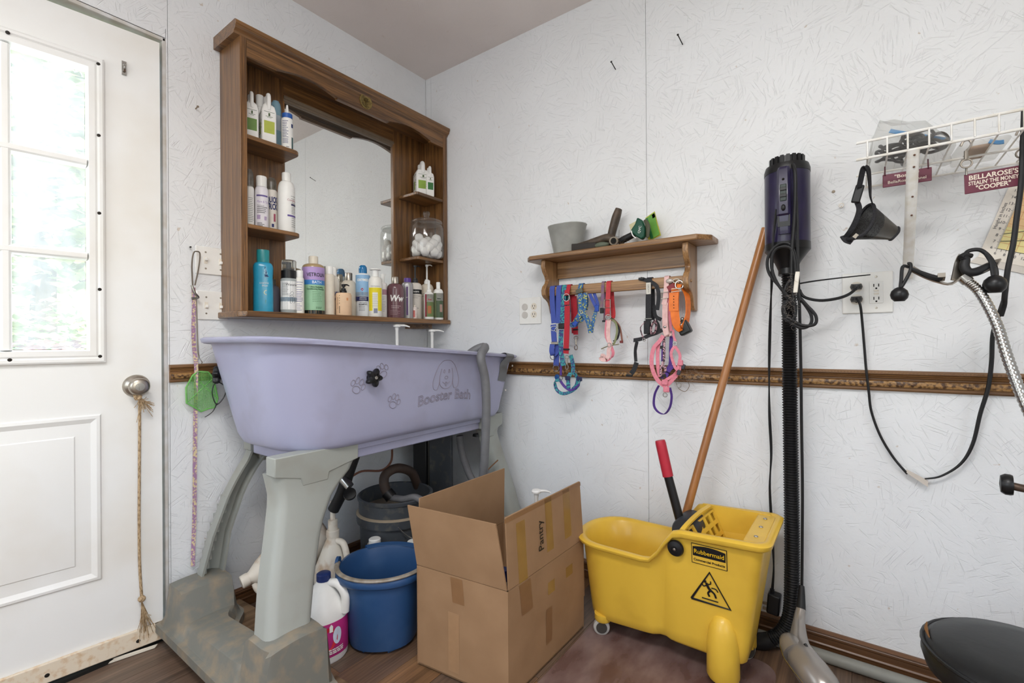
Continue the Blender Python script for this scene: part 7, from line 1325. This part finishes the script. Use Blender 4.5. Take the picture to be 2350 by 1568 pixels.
wallq(A_, B_-(B_-A_)*.012, iAB, HB+.002, HB+.197, 'flap', Vector((-.012, -.03, 0)), cut=.003); wallq(B_+(C_-B_)*.012, C_, iBC, HB+.002, HB+.205, 'flap', Vector((-.012, .0, 0)), cut=.003)
wallq(A_, D_, -iBC, HB+.002, HB+.212, 'flap', Vector((.004, .004, 0)), cut=.003); wallq(D_+Vector((0, .006, 0)), C_+Vector((0, .006, 0)), -iAB, HB-.205, HB-.002, 'flap', Vector((0, .0, 0)), cut=.003)
def onp(p, q, u, z, e=.0012, nrm=None): return p+(q-p)*u+Zv*z+nrm*e
nAB, nBC = -iAB, -iBC
def tape(p, q, nrm, u0, u1, z0, z1, mat, lean=Vector((0, 0, 0)), sk=0):
    def L_f(z): return lean*max(0, (z-HB)/.2)
    pts = []
    for z in (z0, z0+(z1-z0)*.5, z1): pts.append([onp(p, q, u0+sk*(z-z0), z, .0008, nrm)+L_f(z), onp(p, q, u1+sk*(z-z0), z, .0008, nrm)+L_f(z)])
    b = B(); b.add([v for r_ in pts for v in r_], [(0, 1, 3, 2), (2, 3, 5, 4)]); return ob(b, 'tape', mat, bo_, smooth=False)
lB = Vector((-.012, 0, 0)); lA = Vector((-.012, -.03, 0))
for u0, u1, z0, z1 in ((.12, .22, HB-.0, HB+.175), (.47, .56, HB-.10, HB+.205), (.72, .82, HB-.09, HB+.205)): tape(B_, C_, nBC, u0, u1, z0, z1, 'tape_clear', lB)
tape(B_, C_, nBC, .15, .28, HB-.10, HB-.005, 'tape_brown', sk=-.3); tape(B_, C_, nBC, .44, .52, .06, .17, 'tape_brown'); tape(A_, B_, nAB, .42, .55, HB-.08, HB-.005, 'tape_brown', sk=-.3); tape(A_, B_, nAB, .37, .49, .02, .20, C('a98562', .5)); tape(B_, C_, nBC, .0, 1, HB+.190, HB+.203, 'tape_brown', lB)
ob(text('Pantry', .040, lambda u, v: onp(B_, C_, .40-v/.443, HB+.10+u*.9, .0018, nBC)+lB*(.10+u*.9)/.2, bold=.0003), 'handwriting', C('1c1a1c', .5), bo_, smooth=False, kind='stuff')
# contents
pj_ = Vector((0.946,-0.337,0.463))
pump_jug('white pump of a jug standing inside the cardboard box', pj_.x, pj_.y, .0105, .30, .055, 'white_plastic', pj_.z-.0105-.035, .65, hl=.055)
def simple_bottle(lab, x, y, r, h, m, cm): 
    t = thing('boxed_bottle', lab, 'bottle', (x, y, .0105), 0, world=False); ob(B().lathe([(.001, 0), (r, 0), (r, h*.75), (r*.4, h*.86), (r*.4, h*.9), (.001, h*.9)], 20), 'body', m, t); ob(B().lathe([(.001, h*.9), (r*.48, h*.9), (r*.48, h), (.001, h)], 16), 'cap', cm, t)
simple_bottle('silver and navy bottle inside the box near its front corner', 1.075, -.715, .034, .33, C('9aa2b0', .3, .4), navy); simple_bottle('red-labelled bottle inside the box behind the silver one', 1.09, -.63, .034, .30, C('a83a44', .4), blk); simple_bottle('dark blue bottle in the middle of the box', .99, -.70, .038, .29, C('2a3560', .4), blk)
# ------------------------------------------------------------------ yellow mop bucket
pm('mop_yellow', 'e9be42', .38, col2='d2a636', scale=7, lo=.45, hi=.85, bump=.03, coat=.15); pm('mop_grime', 'c9a02a', .6, col2='8f6f1c', scale=30)
MX0, MX1, MY0, MY1 = 1.118, 1.738, -.385, -.105
mb = thing('mop_bucket', 'yellow wheeled mop bucket with side-press wringer and warning label', 'mop bucket', (1.43, -.245, 0))
def topz(x):
    k = max(0, min(1, (x-1.395)/.10)); k = k*k*(3-2*k); return .338+.112*k+.01*max(0, (x-1.51)/.2)
def mo(f, out=0, n=9):
    """outline at height fraction f (0 bottom, 1 rim)"""
    x0, x1 = 1.150-.030*f-out, 1.672+.058*f+out; y0, y1 = -.345-.038*f-out, -.140+.033*f+out; rl = .085+.045*f+out; rr_ = .03+out; P = []
    for cx, cy, r, a0 in ((x1-rr_, y1-rr_, rr_, 0), (x0+rl, y1-rl, rl, pi/2), (x0+rl, y0+rl, rl, pi), (x1-rr_, y0+rr_, rr_, 1.5*pi)):
        for i in range(n+1): a = a0+pi/2*i/n; P.append((cx+r*cos(a), cy+r*sin(a)))
    Q = []
    m = len(P)
    for i in range(m):                    # refine the long sides so that waist and S-curve show
        a, b2 = P[i], P[(i+1) % m]; L = math.hypot(b2[0]-a[0], b2[1]-a[1]); k = max(1, int(L/.022))
        for j in range(k): Q.append((a[0]+(b2[0]-a[0])*j/k, a[1]+(b2[1]-a[1])*j/k))
    return Q
N0 = None
def mring(f, out=0, dz=0):
    x0, x1 = 1.178, 1.672
    base = mo(f, out); R = []
    for x, y in base: R.append((x, y))
    return R
REF = mo(.5)
def mring2(f, out=0, dz=0):
    """same point count at every height: scale the reference outline"""
    cx, cy = 1.428, -.244; R = []
    x0, x1 = 1.150-.030*f-out, 1.672+.058*f+out; y0, y1 = -.345-.038*f-out, -.140+.033*f+out
    rx0, rx1, ry0, ry1 = 1.135, 1.701, -.364, -.1235
    for x, y in REF:
        xx = x0+(x-rx0)/(rx1-rx0)*(x1-x0); yy = y0+(y-ry0)/(ry1-ry0)*(y1-y0)
        wst = math.exp(-((xx-1.425)/.022)**2)*.018*(1-max(0, f-.8)*4 if f < 1 else 0); yy += wst if yy < cy else -wst
        zt = topz(xx); zb0 = .052+.020*max(0, min(1, (xx-1.15)/.3)); z = zb0+(zt-zb0)*f+dz; R.append((xx, yy, z))
    return R
rg_ = [[(1.428+(x-1.428)*.92, -.244+(y+.244)*.9, z) for x, y, z in mring2(0, 0, .0)], mring2(0, -.006, .002), mring2(0.03)]+[mring2(f) for f in (.12, .25, .4, .55, .7, .82, .92, .945)]
rg_ += [mring2(.94, .012), mring2(.955, .018), mring2(.985, .018), mring2(1, .010), mring2(1, -.002), mring2(.97, -.010), mring2(.7, -.014), mring2(.3, -.018), mring2(.12, -.03)]
ob(B().loft(rg_), 'bucket_shell', 'mop_yellow', mb, angle=55)
# wringer
wz = .452
ob(B().loft([[(x, y, z) for x, y in ((1.52, -.34), (1.70, -.34), (1.70, -.14), (1.52, -.14))] for z in (.30, .31)]), 'wringer_floor', 'mop_yellow', mb, smooth=False)
def holes_panel(P0, P1, P2, P3, nu, nv, nm):
    """panel with square openings: a lattice of bars"""
    P0, P1, P2, P3 = [Vector(v) for v in (P0, P1, P2, P3)]; b = B(); nn = (P1-P0).cross(P3-P0).normalized()*.006
    def at2(u, v): return P0.lerp(P1, u).lerp(P3.lerp(P2, u), v)
    bw_ = .35
    for i in range(nu+1):
        u0, u1 = max(0, (i-bw_/2)/nu), min(1, (i+bw_/2)/nu); q = [at2(u0, 0), at2(u1, 0), at2(u1, 1), at2(u0, 1)]; b.loft([q, [v+nn for v in q]])
    for j in range(nv+1):
        v0, v1 = max(0, (j-bw_/2)/nv), min(1, (j+bw_/2)/nv); q = [at2(0, v0), at2(1, v0), at2(1, v1), at2(0, v1)]; b.loft([q, [v+nn for v in q]])
    return ob(b, nm, 'mop_yellow', mb, smooth=False)
holes_panel((1.505, -.33, .435), (1.535, -.125, .445), (1.60, -.135, .31), (1.585, -.32, .31), 5, 4, 'press_plate')
ob(B().loft([[(1.50, -.13, .30), (1.70, -.13, .30), (1.70, -.122, .30), (1.50, -.122, .30)], [(1.50, -.122, .455), (1.71, -.122, .46), (1.71, -.114, .46), (1.50, -.114, .455)]]), 'wringer_wall', 'mop_yellow', mb, smooth=False)
ob(B().loft([[(1.665, -.34, .33), (1.70, -.34, .33), (1.70, -.13, .33), (1.665, -.13, .33)], [(1.672, -.375, .456), (1.728, -.375, .459), (1.728, -.118, .459), (1.672, -.118, .456)]]), 'rear_ledge', 'mop_yellow', mb, bevel=.004)
for y in (-.33, -.245, -.165): ob(B().lathe([(.001, 0), (.006, 0), (.005, .002), (.001, .003)], 12, (1.70, y, .4585)), 'screw', 'satin_nickel', mb)
ob(B().tube([(1.49, -.375, .420), (1.505, -.35, .448), (1.515, -.25, .458), (1.525, -.14, .455)], .008, 8, 5), 'wringer_lip', 'mop_yellow', mb)
ob(B().lathe([(.001, -.05), (.042, -.05), (.045, -.045), (.045, .045), (.042, .05), (.001, .05)], 28).xf(Matrix.Translation((1.487, -.235, .405)) @ Matrix.Rotation(pi/2, 4, 'X')), 'press_cam', C('33353a', .5), mb)
ob(B().lathe([(.001, 0), (.024, 0), (.025, .004), (.022, .010), (.009, .013), (.009, .011), (.001, .011)], 28).xf(Matrix.Translation((1.488, -.386, .392)) @ Matrix.Rotation(pi/2, 4, 'X')), 'pivot_cap', 'black_plastic', mb); ob(B().lathe([(.001, 0), (.005, 0), (.004, .004), (.001, .005)], 12).xf(Matrix.Translation((1.488, -.398, .392)) @ Matrix.Rotation(pi/2, 4, 'X')), 'pivot_bolt', 'satin_nickel', mb)
L0, L1, L2 = Vector((1.466,-0.25,0.404)), Vector((1.42,-0.25,0.573)), Vector((1.397,-0.25,0.676))
lv = ob(B().tube([L0, L1], .0145, 14, 1), 'lever', 'black_plastic', mb); ob(B().tube([L1-(L2-L1)*.05, L2, L2+(L2-L1)*.06], [.0175, .0175, .012], 16, 5), 'grip', C('b8283a', .45), lv)
ob(B().box(-.02, .02, -.016, .016, -.014, .018).xf(Matrix.Translation(L0)), 'lever_socket', C('4a463e', .5, .3), lv, bevel=.004)
# moulded caster housings and casters
for x, y, z1, big in ((1.612, -.345, .215, 1), (1.625, -.15, .2, 1), (1.215, -.325, .10, 0), (1.215, -.16, .10, 0)):
    if big: ob(B().lathe([(.001, .025), (.041, .025), (.046, .034), (.045, z1*.6), (.039, z1*.8), (.024, z1*.96), (.001, z1)], 24, (x, y, 0)), 'caster_housing', 'mop_yellow', mb, angle=60)
    else: ob(B().lathe([(.001, .05), (.026, .05), (.03, .056), (.03, .075), (.001, .08)], 20, (x, y, 0)), 'caster_housing', 'mop_yellow', mb)
for (x, y, a) in ((1.212, -.332, .5), (1.212, -.155, .2), (1.632, -.352, .9), (1.648, -.175, 1.0)):
    M = Matrix.Translation((x, y, .029)) @ Matrix.Rotation(a, 4, 'Z') @ Matrix.Rotation(pi/2, 4, 'X')
    o = ob(B().lathe([(.010, -.011), (.022, -.011), (.0275, -.007), (.0285, 0), (.0275, .007), (.022, .011), (.010, .011)], 28).xf(M), 'caster_wheel', C('b9b6b0', .5), mb)
    ob(B().lathe([(.001, -.0125), (.019, -.0125), (.019, .0125), (.001, .0125)], 20).xf(M), 'hub', C('55524e', .4, .5), o); ob(B().tube([(x, y, .055), (x, y, .075)], .009, 8, 1), 'fork', 'steel', o)
# labels on the near face
def mf(x, z, e=.0022):
    zt = topz(x); f = (z-.072)/(zt-.072); return (x, -.345-.038*f-e, z)
P1_, P2_ = (1.532,-0.374,0.402), (1.632,-0.37,0.356)
lx0, lx1, lz1, lz0 = P1_[0], P2_[0], P1_[2], P2_[2]
lz1 = lz0+.062
def quad(x0, x1, z0, z1, e): return B().grid(lambda i, j: mf(x0+(x1-x0)*i, z0+(z1-z0)*j, e), 6, 4)
ob(quad(lx0, lx1, lz0, lz1, .0018), 'label', 'black_plastic', mb, smooth=False); ob(quad(lx0+.002, lx1-.002, lz0+.002, lz1-.002, .0022), 'label', 'mop_yellow', mb, smooth=False)
arc = [(lx0+.004, lz0+.024), (lx1-.004, lz0+.024), (lx1-.004, lz1-.010)]+[(lx1-.004-(lx1-lx0-.008)*i/8, lz1-.010+.006*sin(pi*i/8)) for i in range(1, 8)]+[(lx0+.004, lz1-.010)]
ob(B().add([mf(x, z, .0026) for x, z in arc], [tuple(range(len(arc)))]), 'label', 'black_plastic', mb, smooth=False)
cxl = (lx0+lx1)/2
ob(text('Rubbermaid', .0185, lambda u, v: mf(cxl+u, lz0+.038+v, .003), bold=.0001, fit=(lx1-lx0)*.84), 'print', C('f2c21b', .4), mb, smooth=False, kind='stuff'); ob(text('Commercial Products', .0098, lambda u, v: mf(cxl+u, lz0+.0125+v, .003), bold=.0003, fit=(lx1-lx0)*.88), 'print', 'black_plastic', mb, smooth=False, kind='stuff')
tcx, tz0, tz1, thw = (1.582,-0.365,0.289)[0], lz0-.115, lz0-.018, .055
tri = [(tcx-thw, tz0), (tcx+thw, tz0), (tcx, tz1)]
b = B(); b.tube([mf(x, z, .002) for x, z in tri+tri[:1]], .0036, 6, 1, False, .35, (0, 1, 0)); ob(b, 'warning_triangle', 'black_plastic', mb, smooth=False)
mn = B()
for P, r in (([(-.024, .012), (.022, .012)], .0018), ([(-.010, .062), (-.004, .048), (.002, .042)], .004), ([(.002, .042), (.012, .034), (.016, .022)], .003), ([(.002, .042), (-.006, .032), (-.002, .022)], .003), ([(-.008, .058), (.002, .062), (.002, .070)], .0018), ([(-.008, .056), (-.018, .050), (-.022, .056)], .0018), ([(.004, .050), (.016, .050), (.022, .042)], .0018)):
    mn.tube([mf(tcx+x, tz0+z, .002) for x, z in P], r, 6, 3, False, .35, (0, 1, 0))
mn.ball(mf(tcx-.014, tz0+.066, .002), .0045, 10, 6, 1, .3, 1); ob(mn, 'slipping_figure', 'black_plastic', mb, smooth=False, kind='stuff')
# mop handle standing in the bucket, leaning on the wall
wood('mop_wood', 'b87c44', '8a5628', 'Z', 1, .35, 60, .4)
S0, S1 = Vector((1.39, -.235, .125)), Vector((1.687,-0.022,1.408))
mp2 = thing('mop', 'orange-brown wooden mop handle leaning from the bucket to the wall', 'mop', S0)
ob(B().tube([S0, S1], .0135, 16, 1), 'handle', 'mop_wood', mp2)
ob(B().lathe([(.001, 0), (.02, 0), (.024, .03), (.014, .08), (.001, .082)], 16).xf(Matrix.Translation(S0+(S1-S0).normalized()*-.01) @ (S1-S0).to_track_quat('Z', 'Y').to_matrix().to_4x4()), 'ferrule', C('3a3630', .5), mp2)
b = B(); rg = random.Random(2)
for i in range(60):
    a = rg.random()*2*pi; b.tube([S0+Vector((.012*cos(a), .012*sin(a), .01)), S0+Vector((.04*cos(a), .035*sin(a), -.002)), S0+Vector((.055*cos(a)*rg.uniform(.6, 1), .05*sin(a)*rg.uniform(.6, 1), -.022))], .004, 5, 3)
ob(b, 'mop_strands', C('8f8a80', .95), mp2, kind='stuff')
